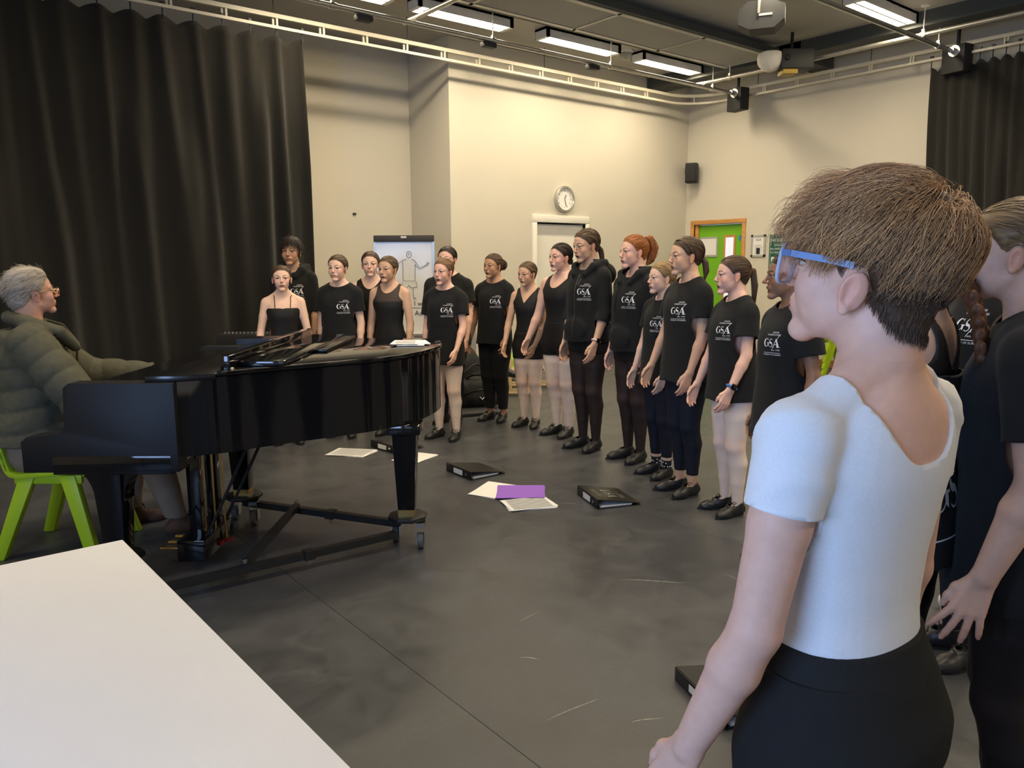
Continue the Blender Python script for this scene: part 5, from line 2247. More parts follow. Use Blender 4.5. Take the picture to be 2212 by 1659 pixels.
# lid: main board, front shelf and the front flap folded back
lid = inset(outer, -.012)
main = [p for p in lid if p[0] > -1.27]
main = [(-1.27, 3.265)] + main + [(-1.27, 4.692)]
MB().prism(main, 1.0, 1.022, lambda x, y, z: L_(x, y, z)).obj('lid', M_LACQ, piano, bevel=.004)
MB().prism([(-1.545, 3.195), (-1.42, 3.205), (-1.272, 3.262), (-1.272, 4.692), (-1.545, 4.692)], .985, 1.012, lambda x, y, z: L_(x, y, z)).obj('music_shelf', M_SATIN, piano, bevel=.003)
Rf = np.array([[math.cos(.10), 0, math.sin(.10)], [0, 1, 0], [-math.sin(.10), 0, math.cos(.10)]])
MB().box(L_(-1.115, 4.04, 1.036), (.20, 1.28, .024)).obj('lid_flap', M_LACQ, piano, bevel=.004)
MB().b2(L_(-1.262, 3.30, 1.022), L_(-1.222, 4.69, 1.084)).obj('lid_flap_edge', M_LACQ, piano, bevel=.003)
MB().box(L_(-.985, 4.30, 1.031), (.07, .74, .016)).obj('music_desk', M_SATIN, piano, bevel=.003)
MB().b2(L_(-1.60, 4.45, 1.012), L_(-1.34, 4.62, 1.045)).obj('desk_bracket', M_SATIN, piano)


def leg(r, d, knee):
    g = MB()
    rows = [(.60, .088), (.585, .086), (.56, .066), (.20, .046)] if knee else [(.658, .085), (.61, .085), (.605, .062), (.20, .044)]
    V, F = [], []
    for z, hw in rows:
        V += [L_(r - hw, d - hw, z), L_(r + hw, d - hw, z), L_(r + hw, d + hw, z), L_(r - hw, d + hw, z)]
    for k in range(len(rows) - 1):
        for j in range(4):
            F.append((k * 4 + j, k * 4 + (j + 1) % 4, k * 4 + 4 + (j + 1) % 4, k * 4 + 4 + j))
    F += [(0, 1, 2, 3), tuple(len(V) - 4 + j for j in (3, 2, 1, 0))]
    g.add(V, F)
    o = g.obj('leg', M_LACQ, piano, bevel=.004)
    if knee:
        a = np.linspace(0, math.pi / 2, 8)
        pl = [(-.20, .60)] + [(-.20 + .135 * math.sin(t), .60 - .17 * (1 - math.cos(t)) - .0) for t in a] + [(.0, .43), (.0, .61)]
        MB().prism(pl, -.045, .045, lambda x, y, z: L_(r + x, d + z, y)).obj('leg_bracket', M_LACQ, piano)
        pl = [(-x, y) for x, y in pl]
        MB().prism(pl, -.045, .045, lambda x, y, z: L_(r + x, d + z, y)).obj('leg_bracket', M_LACQ, piano)
    MB().b2(L_(r - .043, d - .043, .165), L_(r + .043, d + .043, .205)).obj('brass_shoe', M_BRASS, piano)


LN, LF, LT = (-1.80, 3.36), (-1.55, 4.28), (-.555, 3.90)
leg(*LN, True)
leg(*LF, False)
leg(*LT, False)
# pedal lyre
lr, ld = -1.55, 3.74
for dd in (-.11, .11):
    MB().b2(L_(lr - .03, ld + dd - .025, .15), L_(lr + .03, ld + dd + .025, .65)).obj('lyre_post', M_LACQ, piano, bevel=.003)
MB().b2(L_(lr - .075, ld - .19, .05), L_(lr + .06, ld + .19, .155)).obj('lyre_box', M_LACQ, piano, bevel=.004)
for dd in (-.05, 0, .05):
    MB().cyl(L_(lr + .045 + dd * .6, ld + dd, .10), L_(lr + .045 + dd * .6, ld + dd, .66), .005, 8).obj('pedal_rod', M_BRASS, piano)
    MB().cyl(L_(lr + .045 + dd * .6, ld + dd, .085), L_(lr + .045 + dd * .6, ld + dd, .12), .010, 8).obj('rod_nut', M_BRASS, piano)
    MB().b2(L_(lr + .03 + dd * .6, ld + dd - .015, .065), L_(lr + .075 + dd * .6, ld + dd + .015, .08)).obj('red_felt', mat('red_felt', (.25, .02, .015), .95), piano)
    MB().b2(L_(lr - .20, ld + dd * 1.7 - .016, .075), L_(lr - .06, ld + dd * 1.7 + .016, .088)).obj('pedal', M_BRASS, piano, bevel=.003)
for dd in (-.12, .12):
    MB().cyl(L_(lr + .05, ld + dd, .16), L_(lr + .30, ld + dd * 1.1, .66), .008, 8).obj('lyre_brace', M_BLKMETAL, piano)
# wheeled dolly frame
dolly = thing('piano_dolly', 'black steel A-frame dolly with castors under the piano', 'dolly', (pw[0], pw[1], 0), -YAW)
bz = .115
NT = L_(-.61, 3.82, .085)
NN = L_(-1.70, 3.07, .075)
FF = L_(LF[0], LF[1], bz)
TT_ = L_(-.60, 3.90, bz)
MB().bar(NT, NN, .035, .035).obj('frame_bar', M_BLKMETAL, dolly)
MB().bar(TT_, FF, .035, .035).obj('frame_bar', M_BLKMETAL, dolly)
c1, c2 = NT + (NN - NT) * .58, FF + (TT_ - FF) * .36
MB().bar(NN, L_(LN[0], LN[1], .13), .035, .03).obj('frame_bar', M_BLKMETAL, dolly)
MB().bar(c1 + (0, 0, .02), c2 + (0, 0, .02), .035, .03).obj('cross_bar', M_BLKMETAL, dolly)
for a, b, s in ((NT, NN, .35), (TT_, FF, .42)):
    p = a + (b - a) * s
    MB().box(p, (.05, .05, .045), rz(math.atan2(*(b - a)[[1, 0]]))).obj('sleeve', M_BLKMETAL, dolly)
    MB().cyl(p - (0, 0, .05), p, .008, 8).obj('clamp_bolt', M_CHROME, dolly)
for p in (c1, c2):
    MB().cyl(p + (0, 0, .03), p + (0, 0, .05), .012, 8).obj('clamp_bolt', M_CHROME, dolly)
for (r, d), off in ((LN, (0, 0)), (LF, (0, 0)), (LT, (0, 0))):
    a8 = [(r + .105 * math.cos(k * math.pi / 4 + .39), d + .105 * math.sin(k * math.pi / 4 + .39)) for k in range(8)]
    MB().prism(a8, .145, .165, lambda x, y, z: L_(x, y, z)).obj('cup_plate', M_BLKMETAL, dolly, bevel=.003)
    for sr, sd in ((.075, -.055), (-.07, .05)):
        x, y = r + sr, d + sd
        MB().cyl(L_(x - .014, y, .042), L_(x + .014, y, .042), .042, 18).obj('castor_wheel', mat('grey_rubber', (.10, .10, .10), .6), dolly, smooth=True)
        MB().b2(L_(x - .024, y - .02, .03), L_(x - .018, y + .02, .14)).b2(L_(x + .018, y - .02, .03), L_(x + .024, y + .02, .14)).b2(L_(x - .024, y - .025, .118), L_(x + .024, y + .025, .142)).obj('castor_fork', M_CHROME, dolly)

# papers on the lid
c = onz(888, 741, 1.03)
t = thing('sheet_music', 'stack of white sheet music lying on the piano lid', 'sheet music', (c[0], c[1], 1.0245), -YAW + .1)
for i, (dx, dy, a) in enumerate(((0, 0, 0), (.02, .03, .15), (-.03, .01, -.08))):
    MB().box((dx, dy, .002 + i * .004), (.15, .21, .003), rz(a)).obj('sheet', M_PAPER, t)
pl = MB()
for i in range(6):
    pl.box((-.03, .075 - i * .03, .0122), (.11, .010, .0006), rz(-.08))
pl.obj('stave_print', mat('grey_print', (.35, .35, .35), .8), t)

# electronic keyboard behind the piano
c = RIGHT2 * (-2.62) + FWD2 * 7.25
t = thing('stage_keyboard', 'black electronic keyboard on a stand behind the grand piano', 'keyboard', (c[0], c[1], 0), -YAW)
MB().b2((-.12, -.16, .70), (1.02, .16, .825)).obj('case', M_BLKBOX, t, bevel=.008)
for i in range(29):
    MB().cyl((-.08 + i * .036, -.02, .825), (-.08 + i * .036, -.02, .838), .007, 8).obj('knob', MATS['frame_silver'], t)
for x in (-.08, .95):
    MB().b2((x, -.13, 0), (x + .03, .13, .70)).obj('stand_leg', M_BLKMETAL, t)

# ------------------------------------------------------------------ white table in the foreground
tz = .74
ca, cb, cc = onz(265, 1165, tz), onz(0, 1222, tz), onz(785, 1659, tz)
tx1 = (ca[0] + cc[0]) / 2 + .01
t = thing('work_table', 'white laminate table top in the near left corner', 'table', (tx1 - .8, ca[1] - .75, 0))
ang = 0.0
MB().add([(ca[0] - 1.6 - tx1 + .8, .75, tz), (ca[0] - tx1 + .8, .75, tz), (cc[0] - tx1 + .8, cc[1] - .5 - ca[1] + .75, tz), (ca[0] - 1.6 - tx1 + .8, cc[1] - .5 - ca[1] + .75, tz),
          (ca[0] - 1.6 - tx1 + .8, .75, tz - .025), (ca[0] - tx1 + .8, .75, tz - .025), (cc[0] - tx1 + .8, cc[1] - .5 - ca[1] + .75, tz - .025), (ca[0] - 1.6 - tx1 + .8, cc[1] - .5 - ca[1] + .75, tz - .025)],
         [(0, 1, 2, 3), (7, 6, 5, 4), (0, 4, 5, 1), (1, 5, 6, 2), (2, 6, 7, 3), (3, 7, 4, 0)]).obj('table_top', mat('white_laminate', (.64, .645, .68), .55, noise=(400, .03), bump=(500, .1, .001)), t, bevel=.003)
for x, y in ((-.75, .65), (.68, .65), (-.75, -1.1), (.70, -1.1)):
    MB().b2((x - .02, y - .02, 0), (x + .02, y + .02, tz - .025)).obj('leg', M_STEEL, t)


# ------------------------------------------------------------------ lime plastic chairs
M_LIME = mat('lime_plastic', (0.34, 0.51, 0.015), rough=0.42, spec=0.4)


def strip(mb, path, w, th, R=None):
    """curved board: path of (y,z), width along x"""
    P = np.array(path, float)
    t = np.gradient(P, axis=0)
    t /= np.linalg.norm(t, axis=1, keepdims=True)
    n = np.stack([-t[:, 1], t[:, 0]], 1) * th / 2
    ws = w if hasattr(w, '__len__') else [w] * len(P)
    V, F = [], []
    for i in range(len(P)):
        a, b = P[i] + n[i], P[i] - n[i]
        V += [(-ws[i] / 2, *a), (ws[i] / 2, *a), (ws[i] / 2, *b), (-ws[i] / 2, *b)]
    for i in range(len(P) - 1):
        for j in range(4):
            F.append((i * 4 + j, i * 4 + (j + 1) % 4, i * 4 + 4 + (j + 1) % 4, i * 4 + 4 + j))
    F += [(3, 2, 1, 0), tuple(len(V) - 4 + j for j in range(4))]
    return mb.add(V, F)


def lime_chair(loc, rot, label, group=None, z=0.0, cat='chair'):
    """faces -y; one-piece school chair"""
    t = thing('plastic_chair', label, cat, (loc[0], loc[1], z), rot, group)
    strip(MB(), spline([(-.20, .435), (-.17, .45), (0, .44), (.15, .43), (.195, .46), (.215, .55)], 5), .40, .022).obj('seat', M_LIME, t, bevel=.008)
    for s in (-1, 1):
        strip(MB(), spline([(.19, .45), (.215, .56), (.235, .70), (.25, .84)], 4), .07, .028).obj('back_post', M_LIME, t, bevel=.008, loc=(s * .165, 0, 0))
    strip(MB(), spline([(.222, .62), (.235, .70), (.25, .80), (.258, .86)], 4), .40, .022).obj('backrest', M_LIME, t, bevel=.008)
    for s in (-1, 1):
        for a, b, nm in (((s * .165, -.10, .43), (s * .215, -.22, .0), 'leg'), ((s * .165, .10, .43), (s * .215, .26, .0), 'leg')):
            a, b = np.array(a), np.array(b)
            fwd = unit(np.array([0, b[1] - a[1], 0]))
            V = [a + (-.024, -.04, 0), a + (.024, -.04, 0), a + (.024, .04, 0), a + (-.024, .04, 0), b + (-.022, -.03, 0), b + (.022, -.03, 0), b + (.022, .03, 0), b + (-.022, .03, 0)]
            MB().add(V, [(0, 1, 2, 3), (7, 6, 5, 4), (0, 4, 5, 1), (1, 5, 6, 2), (2, 6, 7, 3), (3, 7, 4, 0)]).obj(nm, M_LIME, t, bevel=.006)
        MB().b2((s * .17 - .012, -.17, .385), (s * .17 + .012, .17, .43)).obj('side_rail', M_LIME, t, bevel=.005)
    MB().b2((-.16, -.15, .40), (.16, -.12, .43)).obj('cross_rail', M_LIME, t)
    return t


cp = RIGHT2 * (-2.34) + FWD2 * 3.93
lime_chair(cp, math.atan2(RIGHT2[0], -RIGHT2[1]), 'lime green plastic chair that the pianist sits on')
c = onz(1784, 806)
for k in range(4):
    lime_chair((c[0] + .12 + k * .015, c[1] - .02), math.radians(60), 'lime green plastic chair stacked by the right wall, %s of its stack' % ('lowest', 'second lowest', 'second highest', 'topmost')[k], 'stack of lime chairs', k * .085)


# ------------------------------------------------------------------ ring binders and papers on the floor
M_BINDER = mat('black_binder', (0.014, 0.014, 0.015), rough=0.35, spec=0.5)


def binder(label, corner, along, gsa=False, tilt=.05, spine=.06, lab=(.75, .75, .72)):
    """ring binder: corner px = near end of the spine's lower edge, along px = its other end"""
    a, b = onz(*corner), onz(*along)
    u = unit(b - a)
    rot = math.atan2(u[1], u[0])
    t = thing('ring_binder', label, 'binder', tuple(a), rot)
    # local x along the spine (0.32), y away from the spine (0.29)
    w, h = .32, .285
    MB().b2((0, -.004, .002), (w, 0, spine)).obj('spine', M_BINDER, t, bevel=.002)
    MB().b2((0, 0, .0), (w, h, .0035)).obj('back_cover', M_BINDER, t)
    R = rotm((1, 0, 0), -math.degrees(math.atan2(spine - .012, h)))
    MB().box(np.array([w / 2, 0, spine]) + R @ np.array([0, h / 2, 0]), (w, h, .0035), R).obj('front_cover', M_BINDER, t)
    for i in range(3):
        MB().box(np.array([w / 2 + .004 * i, h * .44, .0055 + .004 * i]), (.297, .205, .0035), rz(.01 * i)).obj('paper', M_PAPER, t)
    MB().b2((.10, -.0058, .012), (.21, -.0042, spine - .012)).obj('spine_label', mat('spine_label', lab, .6), t)
    MB().cyl((.255, -.007, spine / 2), (.255, -.003, spine / 2), .010, 12).obj('finger_ring', M_CHROME, t)
    if gsa:
        V2, F = LOGO[0], LOGO[1]
        Rr = R
        o = np.array([w * .52, 0, spine]) + R @ np.array([0, h * .5, .003])
        ex, ey = np.array([1.0, 0, 0]), R @ np.array([0, 1.0, 0])
        me = bpy.data.meshes.new('cover_print')
        me.from_pydata([tuple(o + ex * (x * .17) + ey * (y * .17)) for x, y in V2], [], F)
        link('cover_print', me, mat('grey_foil', (.30, .30, .26), .4), t)
    return t


binder('black ring binder on the floor behind the purple folder', (965, 1017), (1034, 1044))
binder('black ring binder with a GSA emblem on its cover', (1248, 1068), (1300, 1107), True)
binder('black ring binder behind the piano tail leg, beside white sheets', (802, 966), (866, 984))
binder('black ring binder on the floor by the white-shirted singer', (1459, 1468), (1560, 1570), True, spine=.05)


def sheets(name, label, cat, quad, n=1, m=None, th=.0025, lift=0.0):
    """flat stack whose four corners are picture points on the floor"""
    P = [onz(*q, lift) for q in quad]
    c = sum(P) / 4
    t = thing(name, label, cat, (c[0], c[1], lift))
    for i in range(n):
        R = rz(.03 * ((i * 7) % 5 - 2) * (n > 1))
        V = [R @ (p - c) for p in P]
        V = [np.array([v[0], v[1], .0008 + i * th]) for v in V] + [np.array([v[0], v[1], .0008 + (i + 1) * th - .0004]) for v in V]
        MB().add(V, [(3, 2, 1, 0), (4, 5, 6, 7), (0, 1, 5, 4), (1, 2, 6, 5), (2, 3, 7, 6), (3, 0, 4, 7)]).obj('sheet', m or M_PAPER, t)
    return t, c, P


def print_lines(t, P, c, z, n, a0=.12, a1=.88, m=None):
    mb = MB()
    for i in range(n):
        f = a0 + (a1 - a0) * i / (n - 1)
        for d in (0, .012):
            A = P[0] + (P[3] - P[0]) * (f + d)
            B = P[1] + (P[2] - P[1]) * (f + d)
            a, b = A + (B - A) * .08 - c, A + (B - A) * .92 - c
            w = unit(P[3] - P[0]) * .003
            a[2] = b[2] = z
            mb.add([a - w, b - w, b + w, a + w], [(0, 1, 2, 3)])
    mb.obj('stave_print', m or MATS['grey_print'], t)


t, c, P = sheets('sheet_music', 'white sheet music stack on the floor left of the piano tail leg', 'sheet music', [(702, 984), (787, 988), (816, 974), (735, 969)], 3)
print_lines(t, P, c, .0085, 8)
t, c, P = sheets('sheet_music', 'white loose sheet on the floor just right of the piano tail leg', 'sheet music', [(846, 996), (900, 1002), (946, 983), (880, 976)], 2)
t, c, P = sheets('sheet_music', 'plain white sheet partly under the purple folder', 'sheet music', [(1012, 1069), (1072, 1078), (1118, 1050), (1055, 1041)], 2)
t, c, P = sheets('folder', 'purple card folder lying flat on the floor', 'folder', [(1073, 1078), (1178, 1076), (1175, 1050), (1075, 1050)], 2, mat('purple_card', (.30, .12, .62), .5), .003, .006)
t, c, P = sheets('music_book', 'open music score with dense notes in front of the purple folder', 'music book', [(1103, 1106), (1205, 1096), (1178, 1075), (1081, 1083)], 3, None, .003)
print_lines(t, P, c, .0102, 9, .06, .9, mat('dense_print', (.16, .16, .16), .8))

# ------------------------------------------------------------------ flip chart, grey folded table, bags, shoes along the back
c = np.array([4.42, 7.32, 0])
v = unit(c[:2])
t = thing('flip_chart', 'white flip-chart easel with a drawn figure on it', 'flip chart', tuple(c), -math.atan2(v[0], v[1]) - .12)
TL, BR = 1.765, .70
w2 = .315
MB().b2((-w2 - .01, -.03, TL - .07), (w2 + .01, .03, TL)).obj('top_clamp', mat('dark_grey', (.05, .045, .045), .6), t, bevel=.004)
MB().b2((-.03, -.034, TL - .03), (.03, -.03, TL - .01)).obj('clamp_label', M_PAPER, t)
MB().b2((-w2, -.005, BR), (w2, .015, TL - .06)).obj('board', mat('white_board', (.80, .80, .80), .18, spec=.5), t)
for s in (-1, 1):
    MB().b2((s * w2 - .012, -.012, BR), (s * w2 + .012, .02, TL - .06)).obj('board_edge', MATS['frame_silver'], t)
    MB().cyl((s * .22, .0, BR), (s * .36, -.12, 0), .014, 8).obj('leg', M_STEEL, t)
MB().cyl((0, .02, TL - .1), (0, .65, 0), .014, 8).obj('leg', M_STEEL, t)
MB().b2((-.30, -.07, BR - .02), (.30, 0, BR)).obj('pen_tray', MATS['frame_silver'], t)


def ink(pts, r=.0022):
    MB().tube([(x, -.008, z) for x, z in pts], r, 5).obj('ink_line', M_INK, t)


zz = 1.56
ink([(.05 + .026 * math.cos(a), zz + .035 * math.sin(a)) for a in np.linspace(0, 6.28, 14)])
ink([(.04, zz + .02), (.05, zz - .0), (.045, zz - .01)])
ink([(.02, zz - .05), (-.02, zz - .065), (-.11, zz - .12), (-.15, zz - .14), (-.22, zz - .11)])
ink([(.08, zz - .05), (.11, zz - .065), (.16, zz - .14), (.20, zz - .13), (.25, zz - .10), (.24, zz - .08), (.255, zz - .095), (.27, zz - .09), (.25, zz - .115), (.165, zz - .16), (.11, zz - .11)])
ink([(-.02, zz - .075), (-.02, zz - .28), (.11, zz - .285), (.115, zz - .10)])
ink([(-.03, zz - .30), (-.035, zz - .36), (.02, zz - .36), (.04, zz - .33), (.07, zz - .36), (.13, zz - .35), (.12, zz - .29)])
ink([(-.02, zz - .37), (-.04, zz - .46), (-.05, zz - .47)])
ink([(.09, zz - .37), (.085, zz - .46), (.115, zz - .475), (.085, zz - .48)])
lettering('text_print', 'up I was', .075, (.12, -.009, 1.005), (1, 0, 0), UP, M_INK, t, (0, 0, 0))
lettering('text_print', 'Aud', .075, (.16, -.009, .90), (1, 0, 0), UP, M_INK, t, (0, 0, 0))
ink([(-.12, .99), (.29, .975)])

c = np.array([5.02, 7.45])
t = thing('folded_table', 'grey folded table with a rounded top standing on edge', 'folded table', (c[0], c[1], 0), -YAW + .1)
pl = [(-.36, .12)] + [(-.36 + .0 * a, .9) for a in (0,)] + [(.36 * math.cos(a), .90 + .42 * math.sin(a)) for a in np.linspace(math.pi, 0, 18)] + [(.36, .12)]
MB().prism(pl, -.015, .015, lambda x, y, z: (x, z, y)).obj('table_top', mat('grey_laminate', (.36, .345, .345), .5), t, bevel=.003)
for s in (-1, 1):
    MB().cyl((s * .28, .05, 0), (s * .28, .05, 1.0), .014, 8).obj('leg', M_STEEL, t)
MB().cyl((-.3, .05, .12), (.3, .05, .12), .05, 12).obj('foot_bar', M_BLKMETAL, t)


def bag(label, c, size, seed, rot=0.0, straps=True, marks=True, col=(.014, .014, .015)):
    t = thing('bag', label, 'bag', (c[0], c[1], 0), rot)
    sx, sy, sz = size
    f = Field()
    f.ell((0, 0, sz * .45), (sx * .5, sy * .5, sz * .48), None, .05)
    f.ell((0, 0, sz * .2), (sx * .52, sy * .52, sz * .25), None, .08)
    f.ell((sx * .05, -sy * .3, sz * .3), (sx * .33, sy * .28, sz * .26), None, .03)
    V, T = f.mesh(.016)
    N = vnormals(V, T)
    V = V + N * (.012 * wav(seed, 6, 12, 45)(V))[:, None]
    V[:, 2] = np.maximum(V[:, 2], .001)
    m = mat('bag_fabric_%d' % seed, col, rough=.7, spec=.35, bump=(40, .4, .01))
    part_mesh('bag_body', V, T, m, t)
    bv = BVHTree.FromPolygons([tuple(v) for v in V], [tuple(q) for q in T])

    def on(x, z, off=.006):
        h = bv.ray_cast(Vector((x, -1, z)), Vector((0, 1, 0)))
        return np.array(h[0]) - (0, off, 0) if h[0] else np.array([x, -sy * .5, z])
    MB().tube([on(x * sx, (.62 - 1.2 * x * x) * sz) for x in np.linspace(-.38, .38, 12)], .005, 6).obj('zip', mat('zip_dark', (.05, .05, .05), .4, .6), t, smooth=True)
    if straps:
        MB().tube([(-sx * .2, 0, sz * .9), (-sx * .1, -.05, sz * 1.02), (sx * .1, -.06, sz * 1.03), (sx * .2, 0, sz * .9)], .012, 8).obj('handle', m, t, smooth=True)
    if marks:
        MB().tube([on(x * sx, z * sz, .008) for x, z in ((-.05, .42), (.0, .34), (.05, .42), (.12, .36))], .006, 6).obj('logo_print', M_PRINT, t, smooth=True)
    return t


b0 = onz(1006, 884)
bag('big black backpack in the heap behind the pale-tights singer', onz(1000, 858), (.46, .40, .62), 41, .2, True, False)
bag('black sports holdall with a white zigzag mark on the floor', onz(1028, 880), (.50, .34, .34), 42, -.3)
o = MB().b2((-.19, -.14, 0), (.19, .14, .035)).obj('flat_case', mat('dark_case', (.03, .03, .032), .5), None, loc=tuple(onz(1028, 893)), rotz=-.3, bevel=.01)
tag(o, 'flat dark grey case lying in front of the holdall', 'case')
V, T = Field().ell((0, 0, .10), (.11, .07, .10)).ell((.05, 0, .17), (.06, .05, .07)).mesh(.014)
o = part_mesh('pink_cloth', V + vnormals(V, T) * (.012 * wav(8, 5, 20, 60)(V))[:, None], T, mat('pink_fabric', (.85, .04, .22), .7), None)
pp = onz(966, 868)
o.location = (pp[0], pp[1], .10)
tag(o, 'bright pink crumpled cloth among the bags', 'cloth')
o = bag('low dark bag under the pink cloth', onz(950, 866), (.34, .22, .16), 44, .1, False, False)


def rack(label, c, rot, shelves=2):
    t = thing('shoe_rack', label, 'shoe rack', (c[0], c[1], 0), rot, 'low wooden racks along the back')
    w = .62
    for k in range(shelves):
        for yy in (-.10, .02, .12):
            MB().b2((-w / 2, yy - .025, .03 + k * .17), (w / 2, yy + .025, .045 + k * .17)).obj('slat', mat('pale_pine', (.58, .42, .24), .5), t)
    for s in (-1, 1):
        for yy in (-.12, .12):
            MB().b2((s * w / 2 - .015, yy - .015, 0), (s * w / 2 + .015, yy + .015, shelves * .17)).obj('upright', MATS['pale_pine'], t)
    return t


def loose_shoe(label, c, rot, z=0.0, m=None, size=.27, group=None, white=False):
    f, zf = shoe_field(np.array([0, 0, .075]), np.array([0, -1.0, 0]), size, 1.6)
    V, T = f.mesh(.008)
    V, T, N = clip(V, T, np.minimum(V[:, 2] - .002, .40 * size - V[:, 2]), vnormals(V, T))
    O, T = shell(V, T, N, 0, -.006)
    t = thing('shoe', label, 'shoe', (c[0], c[1], z), rot, group)
    part_mesh('upper', O, T, m or M_SHOE, t)
    MB().prism([(.042 * math.cos(a) * (1 + .1 * (math.sin(a) < 0)), -.26 * size + .5 * size * math.sin(a)) for a in np.linspace(0, 6.283, 19)[:-1]], 0, .024, None).obj('sole', mat('white_sole', (.7, .7, .7), .6) if white else MATS['shoe_sole'], t)
    return t


r1 = onz(1085, 858)
rack('pine shoe rack seen behind the legs of the girl with the hair puff', (r1[0] + .12, r1[1] + .12), -YAW + .1)
r2 = onz(1160, 840)
rack('pine shoe rack seen between the two pale-tights singers at the back', (r2[0] + .1, r2[1] + .15), -YAW + .1)
loose_shoe('black trainer on the pine rack behind the hair-puff girl', (r1[0] + .10, r1[1] + .10), .4, .218)
loose_shoe('dark trainer on the rack behind the v-neck girl', (r2[0] - .05, r2[1] + .12), .5, .218)
loose_shoe('brown shoe at the right end of the back rack', (r2[0] + .25, r2[1] + .0), .9, .218, mat('brown_leather', (.06, .03, .02), .5))
pz = onz(2060, 1316)
loose_shoe('white trainer on the floor behind the long-braid singer', (pz[0], pz[1]), 1.2, 0, mat('white_leather', (.75, .75, .76), .5), .28, None, True)
bt = onz(1082, 842)
t = thing('water_bottle', 'green and black water bottle standing between the legs', 'bottle', (bt[0] + .1, bt[1] + .2, .218))
MB().lathe([(0, 0), (.036, 0), (.038, .02), (.038, .16), (.02, .20), (.02, .22)], (0, 0, 0), 16).obj('bottle_body', mat('bottle_green', (.06, .22, .13), .25), t, smooth=True)
MB().lathe([(0, .22), (.024, .22), (.024, .26), (0, .26)], (0, 0, 0), 14).obj('cap', M_BLKBOX, t)
pp = onz(1122, 845)
t = thing('carrier_bag', 'white and lime carrier bag behind the v-neck girl', 'bag', (pp[0] + .50, pp[1] + .62, 0))
f = Field().ell((0, 0, .2), (.15, .09, .2)).ell((0, 0, .1), (.16, .10, .12), None, .05)
V, T = f.mesh(.016)
V = V + vnormals(V, T) * (.014 * wav(12, 6, 15, 50)(V))[:, None]
V[:, 2] = np.maximum(V[:, 2], .001)
C_ = np.where((V[:, 2:3] > .16), np.array([[.45, .65, .12]]), np.array([[.8, .8, .78]]))
part_mesh('bag_body', V, T, mat('printed_plastic', (.8, .8, .8), .4, attr=True), t, C_)

# ------------------------------------------------------------------ the choir
FAIR, ROSY, MID, TAN, BROWN = (.74, .49, .375), (.74, .45, .35), (.62, .385, .26), (.47, .265, .16), (.32, .165, .095)
H_DARK, H_BROWN, H_LIGHT, H_BLOND, H_GINGER, H_STRAW = (.020, .013, .009), (.070, .041, .023), (.10, .062, .034), (.27, .17, .075), (.26, .085, .020), (.15, .080, .038)


def at_depth(px_, py_, D):
    r = ray(px_, py_)
    t = D / (FWD2 @ r[:2])
    return CAM_C + r * t


def stand(feet=None, top=None, D=None):
    """floor position and height from the feet (or a depth) and the top of the head in the picture"""
    if feet:
        g = onz(*feet)
        D = FWD2 @ g[:2]
        h = at_depth(top[0], top[1], D)
        return dict(pos=(g[0], g[1]), H=h[2] - .012)
    h = at_depth(top[0], top[1], D)
    return dict(pos=(h[0], h[1]), H=h[2] - .012)


